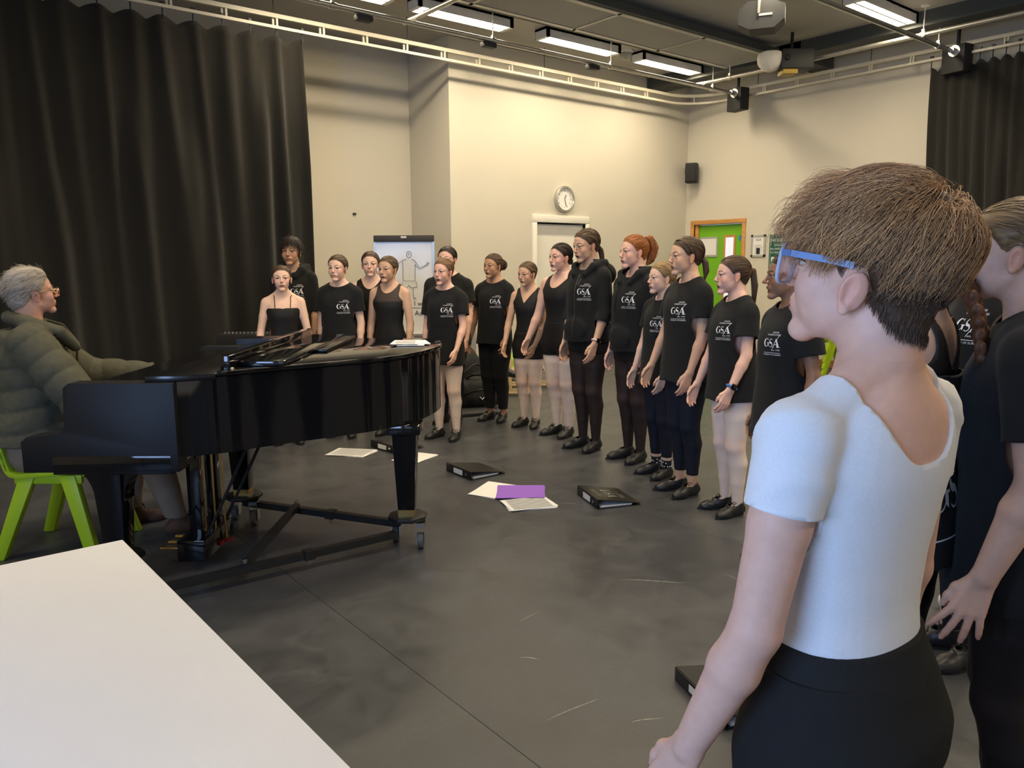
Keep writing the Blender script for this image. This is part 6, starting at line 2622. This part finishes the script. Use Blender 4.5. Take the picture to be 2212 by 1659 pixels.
GRP = 'singers standing in a curved line'
DEF = dict(group=GRP, name='person')
RELAX = dict(abd=7, fwd=4, elbow=16, inw=5)
CAST = [
    # 1 camisole girl at the far left
    dict(stand(D=6.25, top=(607, 571)), face=4, head=2, hpitch=-2, skin=FAIR, brow=H_BROWN, mouth=.65, seed=1, facew=1.05, hair=hair_bun(H_BROWN, (0, .48, .62), .10),
         wear=[wear_legs('pale', .56), wear_leotard(z0=.765, straps=.768, hem=.47), wear_shoes()], armL=dict(abd=12, fwd=8, elbow=20), armR=dict(abd=12, fwd=6, elbow=18),
         label='girl in a black camisole top at the far left of the choir'),
    # 2 tall boy behind
    dict(stand(D=6.9, top=(628, 511)), face=22, head=18, skin=TAN, brow=H_DARK, browk=1.0, mouth=.35, seed=2, res=(.015, .0048, .006), nose=1.1, flat=True, hair=hair_short(H_DARK, .07, 1000, True, .26, r=.011, part=.10, lift=.15, shift=-.03),
         wear=[wear_trousers(), wear_hoodie(sleeve=1.1), wear_shoes()], label='tall dark-haired boy in a black hoodie behind the camisole girl'),
    # 3 short-haired t-shirt
    dict(stand(feet=(745, 941), top=(738, 548)), face=22, head=24, skin=FAIR, brow=H_BROWN, browk=1.0, mouth=.3, seed=3, flat=True, hair=hair_bun(H_BROWN, (0, .46, .5), .09),
         wear=[wear_legs('pale'), wear_tee(.45), wear_shoes()], armL=dict(abd=9), label='dark-haired singer in a black GSA t-shirt seen above the piano lid'),
    # 4 tank girl behind
    dict(stand(D=6.95, top=(799, 541)), face=14, head=6, skin=FAIR, brow=H_BROWN, mouth=.15, seed=4, res=(.014, .0046, .006), hair=hair_pony(H_BROWN, (0, .44, .45), [(0, .44, .45), (.12, .52, .30), (.16, .48, .0), (.16, .42, -.25)]),
         wear=[wear_legs('leggings'), wear_leotard(z0=.79, w=.06, arm=.085, wide=.835, hem=.46, m=M_BLACK, name='tank_top'), lambda P: add_logo(P), wear_shoes()],
         label='girl with a low ponytail in a black printed tank top, in the second row'),
    # 5 sheer yoke leotard
    dict(stand(feet=(850, 938), top=(855, 551)), face=24, head=32, skin=MID, brow=H_BROWN, mouth=.6, seed=5, hair=hair_bun(H_LIGHT, (.03, .47, .52), .11),
         wear=[wear_legs('pale', .56), wear_leotard(z0=.80, w=.055, arm=.072, hem=.47, sheer=.752), wear_shoes()], armL=dict(abd=11, fwd=6), armR=dict(abd=8),
         label='girl in a black leotard with a sheer mesh yoke'),
    # 6 behind number 7
    dict(stand(D=7.0, top=(966, 530)), face=24, head=22, skin=ROSY, brow=H_DARK, mouth=.3, seed=6, res=(.014, .0046, .006), bw=1.08, hair=hair_bun(H_DARK, (0, .47, .42), .12),
         wear=[wear_legs('leggings'), wear_tee(.46, .62, 1.05), wear_shoes()], label='dark-haired girl in a black t-shirt half hidden in the second row'),
    # 7 t-shirt and pale tights beside the piano tail
    dict(stand(feet=(966, 946), top=(962, 556)), face=26, head=34, skin=ROSY, brow=H_STRAW, browk=.5, mouth=1.0, seed=7, hair=hair_bun(H_STRAW, (0, .46, .56), .10), stance=.055,
         footL=dict(out=8, x=.085, y=-.02), footR=dict(out=22, x=-.085), wear=[wear_legs('pale'), wear_tee(.425, .62, 1.02), wear_shoes()],
         armL=dict(abd=9, fwd=10, elbow=22, inw=6), label='singer in an oversized GSA t-shirt and pale tights beside the piano tail'),
    # 8 hair puff
    dict(stand(feet=(1070, 908), top=(1066, 546)), face=30, head=42, skin=TAN, brow=H_DARK, mouth=.8, seed=8, hair=hair_puff((.075, .042, .024), (.0, .56, .54), .20), stance=.045,
         wear=[wear_trousers(bulk=1.2, ankle=.075), wear_tee(.475, .62, 1.02), wear_shoes(laces=False)], armL=dict(abd=9, fwd=8, elbow=22, spread=22, bend=-8), armR=dict(abd=14, fwd=2, elbow=14),
         label='girl with a curly hair puff in a GSA t-shirt and black joggers'),
    # 9 v-neck leotard
    dict(stand(feet=(1142, 921), top=(1134, 563)), face=28, head=40, skin=MID, brow=H_LIGHT, mouth=.55, seed=9, hair=hair_bun(H_LIGHT, (0, .48, .55), .10), hpitch=4,
         wear=[wear_legs('pale'), wear_leotard(z0=.755, w=.06, arm=.076, deep='v', hem=.47), wear_legs('shorts', .58, .425, off=.008), wear_shoes()],
         armL=dict(abd=8, fwd=12, elbow=20, spread=22, inw=8), armR=dict(abd=10, fwd=12, elbow=20, spread=24, inw=8), label='girl in a black v-neck leotard with shorts and pale tights'),
    # 10 scoop tank, bun
    dict(stand(feet=(1211, 940), top=(1212, 523)), face=44, head=52, skin=ROSY, brow=H_DARK, mouth=.65, seed=10, bw=1.10, bd=1.14, armk=1.12, legk=1.10, hair=hair_bun(H_DARK, (0, .47, .36), .13),
         wear=[wear_legs('pale'), wear_leotard(z0=.775, w=.062, arm=.08, hem=.52), wear_legs('shorts', .60, .43, off=.009), wear_shoes()], armR=dict(abd=12, fwd=10, elbow=18),
         armL=dict(abd=8, fwd=8, elbow=18), label='girl with a low dark bun in a black tank top and shorts, pale tights'),
    # 11 tall zip hoodie
    dict(stand(feet=(1267, 969), top=(1272, 491)), face=46, head=54, hpitch=8, skin=MID, brow=H_BROWN, mouth=.75, seed=11, gazez=-.5, hair=hair_pony(H_BROWN, (0, .46, .42), [(0, .46, .42), (.02, .56, .26), (.06, .55, .05), (.08, .5, -.2)]),
         wear=[wear_legs('sheer'), wear_legs('shorts', .6, .455, off=.008), wear_hoodie(.505, 1.30, True), wear_shoes(laces=False), wear_watch('L', None, mat('pink_strap', (.75, .55, .48), .6))],
         armL=dict(abd=8, fwd=6, elbow=18), label='tall girl in a black zip hoodie with a pink-strapped watch'),
    # 12 ginger
    dict(stand(feet=(1363, 993), top=(1362, 505)), face=50, head=60, skin=ROSY, brow=H_GINGER, browk=.6, mouth=.65, seed=12,
         hair=hair_pony(H_GINGER, (0, .42, .80), [(0, .42, .86), (.02, .58, .90), (.03, .70, .62), (.03, .62, .28), (.02, .5, .12)], (.075, .12, .16, .13, .05), n=330, curl=.05),
         wear=[wear_legs('sheer'), wear_legs('shorts', .6, .455, off=.008), wear_hoodie(.50, 1.35, False), wear_shoes(laces=False)], armL=dict(abd=6, fwd=-4, elbow=14),
         label='ginger girl with a high curly ponytail in a black pullover hoodie'),
    # 13 small blonde
    dict(stand(feet=(1421, 1027), top=(1424, 563)), face=54, head=62, skin=FAIR, brow=H_BLOND, browk=.5, mouth=.6, seed=13, hair=hair_pony(H_BLOND, (0, .46, .45), [(0, .46, .45), (0, .55, .32), (0, .55, .1), (0, .5, -.05)], thick=.035),
         wear=[wear_legs('leggings', .57, .10), wear_tee(.445, .60, .98), wear_socks(.085, dots=True), wear_shoes(laces=False, top=.36)], armL=dict(abd=6, fwd=6, elbow=14), armR=dict(abd=10, fwd=6),
         label='small blonde girl in a GSA t-shirt with spotted ankle socks'),
    # 14 braid along the hairline
    dict(stand(feet=(1473, 1064), top=(1499, 509)), face=56, head=66, skin=MID, brow=H_DARK, browk=1.0, mouth=.7, seed=14, hair=hair_pony(H_BROWN, (0, .48, .44), [(0, .47, .46), (.02, .58, .32), (.04, .60, .1), (.06, .55, -.15)], thick=.045, plait=True),
         wear=[wear_legs('leggings', .57, .085), wear_tee(.455, .60, 1.04), wear_shoes(top=.34)], armL=dict(abd=6, fwd=4, elbow=16), armR=dict(abd=8, fwd=10, elbow=16), side=-1.5,
         label='brown-haired girl with a hairline plait, in a GSA t-shirt and navy leggings'),
    # 15 ponytail and blue watch
    dict(stand(feet=(1570, 1106), top=(1600, 549)), face=58, head=72, skin=ROSY, brow=H_BROWN, mouth=1.0, seed=15, hair=hair_pony(H_BROWN, (0, .47, .66), [(0, .46, .66), (.0, .58, .60), (.0, .64, .2), (.0, .62, -.35)], (.05, .08, .09, .05), thick=.03, n=240),
         wear=[wear_legs('pale'), wear_tee(.455, .60, 1.06), wear_shoes(), wear_watch('L', None, mat('blue_strap', (.05, .16, .42), .6))], armL=dict(abd=9, fwd=8, elbow=20), armR=dict(abd=6, fwd=12), side=-2,
         label='girl with a long brown ponytail, pale tights and a blue-strapped watch'),
    # 16 brown-skinned girl next to the white shirt
    dict(stand(D=3.62, top=(1712, 541)), face=62, head=78, skin=BROWN, brow=H_DARK, browk=1.0, mouth=.85, seed=16, nose=1.2, hair=hair_bun(H_DARK, (0, .48, .45), .11),
         wear=[wear_legs('leggings'), wear_tee(.43, .66, 1.08), wear_shoes()], armL=dict(abd=10, fwd=-6, elbow=12), side=-2,
         label='girl in a GSA t-shirt at the end of the line, seen beside the blue glasses'),
]


# ---- the near singer in white
def white_leotard(P):
    q = P['inv'](P['V'])
    x, y, z = np.abs(q[:, 0]), q[:, 1], q[:, 2]
    H = P['H']
    zb = .772 + (.845 - .772) * (x / .066) ** 3.0
    zf = .79 + (.845 - .79) * (x / .064) ** 2.2
    t = sstep(-.012, .012, y - .004)
    g = np.minimum(zf * (1 - t) + zb * t - z, z - .52)
    arm = P['dnon'] - P['darm']
    for f, S, E, W, s in P['armF']:
        mine = P['V'][:, 0] * s > 0
        gs = (.36 * np.linalg.norm(E - S) - (P['V'] - S) @ unit(E - S)) / H
        g = np.where(mine, np.minimum(g, np.maximum(gs, -(arm + .002) / H)), g)
    V, T, N = clip(P['V'], P['T'], g * H, P['N'])
    N = N / (np.linalg.norm(N, axis=1, keepdims=True) + 1e-9)
    V, T, N = islands(V, T, N, 400)
    A = (P['nonarm'].at(V) - P['arms'].at(V))[:, None]
    wv = wav(77, 6, 25, 60)
    dirs = V @ np.array([.5, .6, -.6])
    crease = np.clip(np.sin(dirs * 110 + 2 * wv(V)), 0, 1) ** 3
    armw = sstep(-.03, .02, A[:, 0])
    off = .005 + armw * (.004 + .003 * crease)
    O, T2 = shell(V, T, N, off, -.003)
    part_mesh('leotard', O, T2, mat('white_cotton', (.62, .61, .605), rough=.8, spec=.25, noise=(300, .04), bump=(600, .15, .0015), sheen=.1), P['root'])


def waistband(P):
    H = P['H']
    q = P['inv'](P['V'])
    g = np.minimum(np.minimum(.605 - q[:, 2], q[:, 2] - .562), noarm(P) / H + .002)
    tight(P, 'waistband', g * H, mat('black_rib', (.014, .0135, .0125), .85, spec=.2, bump=(250, .3, .003, (1, 1, .1))), .011)


def blue_glasses(P):
    hh, OH, RH = P['hh'], P['OH'], P['RH']
    W = lambda a: OH + RH @ (np.array(a, float) * hh)
    wd = P['p'].get('facew', 1.0)
    g = None
    m = mat('blue_acetate', (.10, .17, .34), .35)
    for s in (1, -1):
        pts = [W(v) for v in ((s * .30 * wd, -.415, .545), (s * .352 * wd, -.34, .55), (s * .366 * wd, -.10, .545), (s * .366 * wd, .04, .535))]
        mb = MB()
        for a, b in zip(pts[:-1], pts[1:]):
            mb.bar(a, b, .0035, .0085, tuple(RH @ np.array([0, 0, 1.0])))
        if g is None:
            g = mb.obj('glasses', m, P['root'])
        else:
            mb.obj('temple', m, g)
    for s in (1, -1):
        ring = []
        for a in np.linspace(0, 6.283, 25)[:-1]:
            ca, sa = math.cos(a), math.sin(a)
            e = .62
            x = .135 * np.sign(ca) * abs(ca) ** e
            z = .125 * np.sign(sa) * abs(sa) ** e
            ring.append(W((s * .165 * wd + x, -.440 + .05 * abs((s * .165 + x)), .475 + z)))
        MB().tube(ring, .0028, 8, closed=True).obj('rim', mat('clear_frame', (.45, .50, .62), .15, alpha=.75), g, smooth=True)
        c = sum(ring) / len(ring)
        MB().add(ring + [c], [(i, (i + 1) % 24, 24) for i in range(24)]).obj('lens', mat('lens_glass', (.95, .97, 1), .02, trans=1.0, ior=1.12), g)
    MB().tube([W((-.035, -.445, .51)), W((0, -.455, .53)), W((.035, -.445, .51))], .0028, 8).obj('bridge', MATS['clear_frame'], g, smooth=True)


def near_hair(P):
    """thick brown crop: full on top, swept forward to a curly fringe, tapered nape"""
    line = np.array([(0, .80), (25, .78), (45, .72), (58, .64), (66, .56), (72, .47), (76, .45), (80, .50), (90, .54), (102, .53), (110, .43), (120, .31), (145, .17), (180, .13)])

    def gl(q):
        phi = np.degrees(np.arctan2(np.abs(q[:, 0]), -(q[:, 1] - 0.03)))
        return q[:, 2] - np.interp(phi, line[:, 0], line[:, 1])

    def bulge(q):
        return .015 * sstep(.55, .9, q[:, 2]) + .02 * sstep(.05, .4, q[:, 1]) * sstep(.3, .6, q[:, 2])
    col = np.array((.075, .040, .020))
    hair_cap(P, col * .6, .022, (0, .18, 1.1), .3, 0, 0, bulge, .012, line=gl)
    hh, OH, RH = P['hh'], P['OH'], P['RH']
    rnd = np.random.default_rng(99)
    q, N = P['q'], P['hN'] @ RH
    g = gl(q)
    n = 11500
    ear = (np.abs(q[:, 0]) > .34) & (q[:, 2] < .53) & (q[:, 1] > -.09) & (q[:, 1] < .16)
    pool = np.where((g > 0) & ~ear)[0]
    wgt = 1 + 1.6 * (q[pool, 2] < .45)
    ids = rnd.choice(pool, n, p=wgt / wgt.sum())
    x = q[ids].astype(float) + rnd.normal(size=(n, 3)) * .004 + N[ids] * .018
    x0 = x.copy()
    nn = N[ids].astype(float)
    M = 9
    crown = np.array([-.05, .30, .95])
    paths = np.zeros((n, M, 3))
    top = sstep(.55, .80, x[:, 2])
    front = sstep(.05, -.25, x[:, 1]) * top
    ln = (.085 + .375 * top + .05 * front) * (1 - .45 * sstep(.42, .25, x[:, 2])) * (1 - .28 * front) * rnd.uniform(.75, 1.15, n)
    clump = wav(5, 6, 20, 60)
    cl = np.stack([clump(x0), clump(x0 + 3), clump(x0 + 7)], 1)
    sd = rnd.normal(size=(n, 3)) * .12 + cl * .38
    ph = rnd.uniform(0, 6.28, n)
    r0 = np.array([.0, .06, .58])
    rad0 = np.array([.345, .44, .42])
    lay = rnd.random(n) ** .7
    for j in range(M):
        paths[:, j] = x
        t = j / (M - 1)
        e = (x - r0) / rad0
        nrm = e / rad0
        nrm /= np.linalg.norm(nrm, axis=1, keepdims=True)
        fl = x - crown
        fl = fl - nrm * (fl * nrm).sum(1, keepdims=True)
        fl /= np.linalg.norm(fl, axis=1, keepdims=True) + .03
        curl = front[:, None] * .8 * t * np.stack([np.sin(9 * t + ph), np.zeros(n), np.cos(9 * t + ph)], 1)
        low = sstep(.45, .32, x0[:, 2])[:, None]
        dn = np.array([0, 0, -1.0]) - nn * (-nn[:, 2:3])
        fl = fl * (1 - low) + dn * low
        nrm = nrm * (1 - low) + nn * low * .35
        sd2 = sd * (1 + .0 * t) + .22 * np.stack([np.sin(7 * t + 6 * cl[:, 0]), np.sin(6 * t + 6 * cl[:, 1]), np.cos(7 * t + 6 * cl[:, 2])], 1)
        d = fl + nrm * ((.9 * (1 - t) ** 2) * (.3 + .7 * top))[:, None] + sd2 * (1 - .7 * low) + np.array([0, 0, -.20]) * t + curl
        d /= np.linalg.norm(d, axis=1, keepdims=True)
        x = x + d * (ln / (M - 1))[:, None]
        e = (x - r0) / rad0
        k = np.linalg.norm(e, axis=1)
        vol = 1.02 + (.02 + .12 * sstep(.45, .85, x[:, 2]) + .10 * sstep(.1, .4, x[:, 1]) * sstep(.3, .6, x[:, 2])) * (.35 + .75 * lay) * min(1, t * 3)
        vmax = 1.05 + .12 * lay * sstep(.25, .55, x[:, 2]) + .16 * sstep(.5, .8, x[:, 2])
        x = np.where(((k < vol) & (x[:, 2] > .40))[:, None], r0 + (x - r0) * (vol / k)[:, None], x)
        x = np.where((k > vmax)[:, None] & (x[:, 1:2] > -.25) & (x[:, 2:3] > .35), r0 + (x - r0) * (vmax / k)[:, None], x)
    inear = ((np.abs(paths[..., 0]) > .30) & (paths[..., 1] > -.10) & (paths[..., 1] < .17) & (paths[..., 2] > .24) & (paths[..., 2] < .50)).any(1)
    paths, cs_keep = paths[~inear], ~inear
    rad = np.tile(np.linspace(1, .3, M) * .0027, (n, 1))
    tip = np.array((.56, .30, .125))
    base = np.array((.085, .048, .028))
    w = np.clip((top * .9)[:, None] * rnd.uniform(.3, 1.3, (n, 1)), 0, 1)
    cs = (base * (1 - w) + tip * w) * rnd.uniform(.6, 1.5, (n, 1))
    V, T, C = strand_mesh(OH + paths @ RH.T * hh, rad[cs_keep] * hh, cs[cs_keep])
    part_mesh('hair_locks', V, T, M_HAIR, P['hairobj'], C)


s17 = dict(pos=tuple(RIGHT2 * .485 + FWD2 * 1.06), H=1.575, earz=-.045)
CAST.append(dict(s17, face=120, head=107, hpitch=-9, bw=.97, bd=.98, shoulder=.100, skin=(.58, .345, .255), brow=H_BROWN, mouth=.1, seed=17, flat=True, finearm=True, res=(.008, .0027, .0045), neckr=.0295, headk=.142, armk=.98, blush=.2,
                 wear=[white_leotard, wear_trousers(mat('black_jersey', (.0135, .013, .012), .92, spec=.2, bump=(500, .15, .002)), .582, .07, 1.25, .006, 'joggers', 1.12), waistband, wear_shoes(), blue_glasses],
                 hair=near_hair, armblend=.010, armL=dict(abd=9, fwd=5, elbow=17, inw=1), armR=dict(abd=8, fwd=4, elbow=12),
                 label='near singer in a white leotard and blue glasses, seen from behind'))


# ---- long braid, hoodie slipped off the shoulders
def braid_hair(P):
    hair_cap(P, (.045, .022, .013), .035, (0, .46, .40), .3, 200)
    pts = [np.array(v) for v in ((.0, .46, .36), (.06, .58, .12), (.12, .70, -.15), (.16, .76, -.42), (.18, .78, -.66))]
    line = spline(pts, 5)
    parts = []

    def b(f):
        n = 19
        for i in range(n):
            t = i / (n - 1)
            j = t * (len(line) - 1)
            k = int(min(j, len(line) - 2))
            p = line[k] + (line[k + 1] - line[k]) * (j - k)
            s = 1 if i % 2 else -1
            r = .125 * (1 - .3 * t)
            R = rotm((0, 1, 0), s * 40)
            f.ell(p + np.array([s * .045, 0, 0]), (r * .62, r * .66, r * 1.15), R, .003)
        f.cone(line[-1], line[-1] + np.array([0, 0, -.12]), .05, .03, .01)
    st = tail_strands(P, [line[-1] + np.array([0, 0, .04]), line[-1] + np.array([.02, 0, -.12]), line[-1] + np.array([.06, 0, -.26])], [.03, .06, .08], 90, (.10, .045, .02), .007, .02, .6)
    blob(P, 'braid', (.10, .042, .019), b, st, .0034, .5, 130)


def slipped_hoodie(P):
    o = loose_top(P, .47, 1.85, 1.06, 1.0, .010, 'hoodie', M_BLACK, (.150, .105, .11, .82), (.036, .038), wide=True)
    bv = P['topbvh']
    R = P['RT']
    project_print('back_print', LOGO_PLAIN[0], LOGO_PLAIN[1], P['TT']((.0, .09, .585)), .24, bv, o, M_PRINT, .004, 0, tuple(R @ np.array([0, -1.0, 0])), tuple(R @ np.array([-1.0, 0, 0])), (0, 0, 1), .3)


CAST.append(dict(stand(D=1.85, top=(1982, 420)), face=108, head=100, skin=(.52, .33, .235), brow=H_DARK, mouth=.3, seed=18, hair=braid_hair, res=(.010, .0040, .0046),
                 wear=[wear_legs('leggings', .57, .06), wear_leotard(z0=.79, z0b=.76, w=.045, arm=.052), slipped_hoodie, wear_shoes()], armL=dict(abd=14, fwd=-6, elbow=24), armR=dict(abd=12),
                 label='singer with a long auburn braid, black hoodie slipped off one shoulder'))
# ---- right edge
CAST.append(dict(stand(D=1.74, top=(2266, 420)), lean=4, face=84, head=92, finearm=True, skin=(.56, .35, .26), brow=H_BLOND, mouth=.2, seed=19, bw=1.04, bd=.98, armk=1.1, res=(.0095, .0036, .0045),
                 hair=hair_bun((.16, .10, .045), (0, .47, .5), .12, .04, .45, strands=420), wear=[wear_legs('sheer', .6, .0, tone=(.012, .009, .009)), wear_tee(.44, .68, .96, False), wear_shoes()],
                 armL=dict(abd=10, fwd=-2, elbow=26, spread=20, curl=(6, 12, 10), inw=2, bend=-6), label='fair plaited-hair singer in a black t-shirt at the right edge'))
CAST.append(dict(stand(D=2.7, top=(2146, 448)), face=58, head=70, skin=MID, brow=H_DARK, mouth=.3, seed=20, hair=hair_bun(H_DARK), wear=[wear_legs('leggings'), wear_tee(.45, lz=.765), wear_shoes()], res=(.015, .005, .006),
                 label='singer in a GSA t-shirt mostly hidden between the two at the right edge'))


# ---- the pianist
def puffer(P):
    H, TT = P['H'], P['TT']
    z0 = P['OT'][2]

    rows = TEE.copy() * H
    rows[:, 0] -= .5 * H
    rows[:, 1] *= P['bw'] * 1.30
    rows[:, 2:4] *= P['bd'] * 1.42
    rows = rows[1:11]
    wn = wav(3, 5, 8, 26)

    def quilt(w):
        u = (w[..., 2] + .25 * w[..., 1] + .012 * wn(w)) / .11
        return .012 * np.abs(np.sin(math.pi * u)) ** .5 - .006 + .008 * wn(w * 2)
    tor = Field().prof(rows, P['OT'], P['RT'], 0, 2.3, quilt)
    F = Field().extend(tor)
    slv = []
    for f, S, E, W, s in P['armF']:
        sf = Field()
        inn = S + P['RT'] @ np.array([-s * .05 * H, 0, 0])
        pts = [inn, S, S + (E - S) * .5, E, E + (W - E) * .5, W]
        rr = np.array([.052, .056, .056, .053, .046, .036]) * H
        sf.chain(pts, rr, .03)
        slv.append(sf)
        LA, LB = np.linalg.norm(E - S), np.linalg.norm(W - E)
        uA, uB = unit(E - S), unit(W - E)

        def fn(X, o=sf.ops[0][0], S=S, E=E, uA=uA, uB=uB, LA=LA):
            a = (X - S.astype(np.float32)) @ uA.astype(np.float32)
            b = (X - E.astype(np.float32)) @ uB.astype(np.float32)
            t = np.where(b > 0, LA + b, a) + .010 * wn(X)
            return (o(X) - (.011 * np.abs(np.sin(math.pi * t / .11)) ** .5 - .005)).astype(np.float32)
        F.ops.append((fn, sf.ops[0][1] - .03, sf.ops[0][2] + .03, .025, False))
    c = lambda x, y, z: TT((x, y, z))
    F.chain([c(.040, -.100, .79), c(.066, -.060, .832), c(.062, .02, .858), c(.0, .060, .866), c(-.062, .02, .858), c(-.066, -.060, .832), c(-.040, -.100, .79)], np.array([.016, .018, .019, .019, .019, .018, .016]) * H, .012)
    V, T = F.mesh(.010)
    N = vnormals(V, T)
    q = P['inv'](V)
    open_ = np.sqrt((q[:, 0] / .050) ** 2 + ((q[:, 1] + .02) / .055) ** 2 + ((q[:, 2] - .875) / .05) ** 2) - 1
    front = np.abs(q[:, 0]) - .004 - .055 * sstep(.70, .83, q[:, 2])
    g = np.minimum(np.minimum(open_ * .05, q[:, 2] - .515), np.where(q[:, 1] < -.03, np.maximum(front, .62 - q[:, 2]), 1))
    for f, S, E, W, s in P['armF']:
        g = np.minimum(g, np.where(np.linalg.norm(V - W, axis=1) < .1, -((V - W) @ unit(W - E)) / H + .0, 1))
    V, T, N = clip(V, T, g * H, N)
    O, T2 = shell(V, T, N, 0, -.014)
    o = part_mesh('puffer_jacket', O, T2, mat('olive_nylon', (.075, .073, .050), .8, spec=.2, noise=(30, .15), bump=(40, .2, .006, (1, 1, 2.5))), P['root'])
    MB().tube([TT((.012, -.105, z)) for z in np.linspace(.78, .62, 10)], .006, 6).obj('zip', M_BRASS, o, smooth=True)


def navy_shirt(P):
    F = Field()
    for o in P['torso'].ops + P['neck'].ops[2:]:
        F.ops.append((lambda X, fn=o[0]: fn(X) - .010, o[1] - .012, o[2] + .012, .02, False))
    F.chain([P['TT'](v) for v in ((.012, -.05, .818), (.040, -.02, .84), (.040, .03, .858), (0, .052, .864), (-.040, .03, .858), (-.040, -.02, .84), (-.012, -.05, .818))], np.array([.011] * 7) * P['H'], .01)
    V, T = F.mesh(.010)
    q = P['inv'](V)
    rho = np.sqrt((q[:, 0] / .036) ** 2 + ((q[:, 1] - .01) / .040) ** 2) - 1
    g = np.minimum(np.maximum(rho * .04, .80 - q[:, 2]), q[:, 2] - .50)
    V, T, N = clip(V, T, g, vnormals(V, T))
    O, T2 = shell(V, T, N, 0, -.005)
    part_mesh('shirt', O, T2, mat('navy_cloth', (.010, .014, .028), .85), P['root'])


def wire_glasses(P):
    hh, OH, RH = P['hh'], P['OH'], P['RH']
    W = lambda a: OH + RH @ (np.array(a, float) * hh)
    m = mat('wire_gold', (.45, .33, .2), .3, 1.0)
    g = None
    for s in (1, -1):
        mb = MB().tube([W(v) for v in ((s * .28, -.42, .53), (s * .345, -.30, .535), (s * .365, .02, .53), (s * .36, .10, .45))], .0016, 6)
        if g is None:
            g = mb.obj('glasses', m, P['root'], smooth=True)
        else:
            mb.obj('temple', m, g, smooth=True)
        ring = [W((s * .155 + .115 * math.cos(a), -.465 + .04 * abs(s * .155 + .115 * math.cos(a)), .485 + .085 * math.sin(a))) for a in np.linspace(0, 6.283, 21)[:-1]]
        MB().tube(ring, .0014, 6, closed=True).obj('rim', m, g, smooth=True)
        c = sum(ring) / 20
        MB().add(ring + [c], [(i, (i + 1) % 20, 20) for i in range(20)]).obj('lens', mat('lens_glass', (.95, .97, 1), .02, trans=1.0, ior=1.12), g)
    MB().tube([W((-.04, -.48, .49)), W((0, -.49, .505)), W((.04, -.48, .49))], .0014, 6).obj('bridge', m, g, smooth=True)


mp = RIGHT2 * (-2.49) + FWD2 * 3.93
HM = 1.80
CAST.append(dict(pos=tuple(mp), H=HM, dz=.55 - .50 * HM + .0, face=-88, head=-106, hpitch=-8, lean=4, skin=(.52, .29, .21), brow=(.25, .22, .2), browk=.4, mouth=.2, seed=30, nose=1.25, flat=True, jaw=1.1, headk=.128, neckr=.033, blush=.5,
                 res=(.011, .0036, .0046), name='person', group='pianist',
                 armL=dict(E=(.30, -.26, .86), W=(.22, -.60, .845), hide=False), armR=dict(E=(-.30, -.22, .80), W=(-.24, -.52, .80), hide=False),
                 footL=dict(knee=(.12, -.46, .50), ankle=(.12, -.42, .09), out=5), footR=dict(knee=(-.16, -.54, .50), ankle=(-.19, -.63, .09), out=5),
                 wear=[wear_trousers(mat('khaki_cotton', (.22, .165, .12), .9, noise=(20, .1), bump=(400, .15, .002)), .62, .055, 1.28, .006, 'trousers', 1.08), navy_shirt, puffer,
                       wear_shoes(mat('brown_suede', (.085, .04, .022), .7, bump=(200, .2, .003)), True, .46, fat=1.02), wire_glasses],
                 hair=hair_short((.30, .265, .225), .06, 2200, False, .26, .0, r=.0065, streak=.4, top=.02, lift=.28, crown=(0, -.55, .80), tie=(0, .5, .5)),
                 label='grey-haired man in an olive puffer jacket seated at the piano'))

for spec in CAST:
    p = dict(DEF)
    p.update(spec)
    build_person(p)
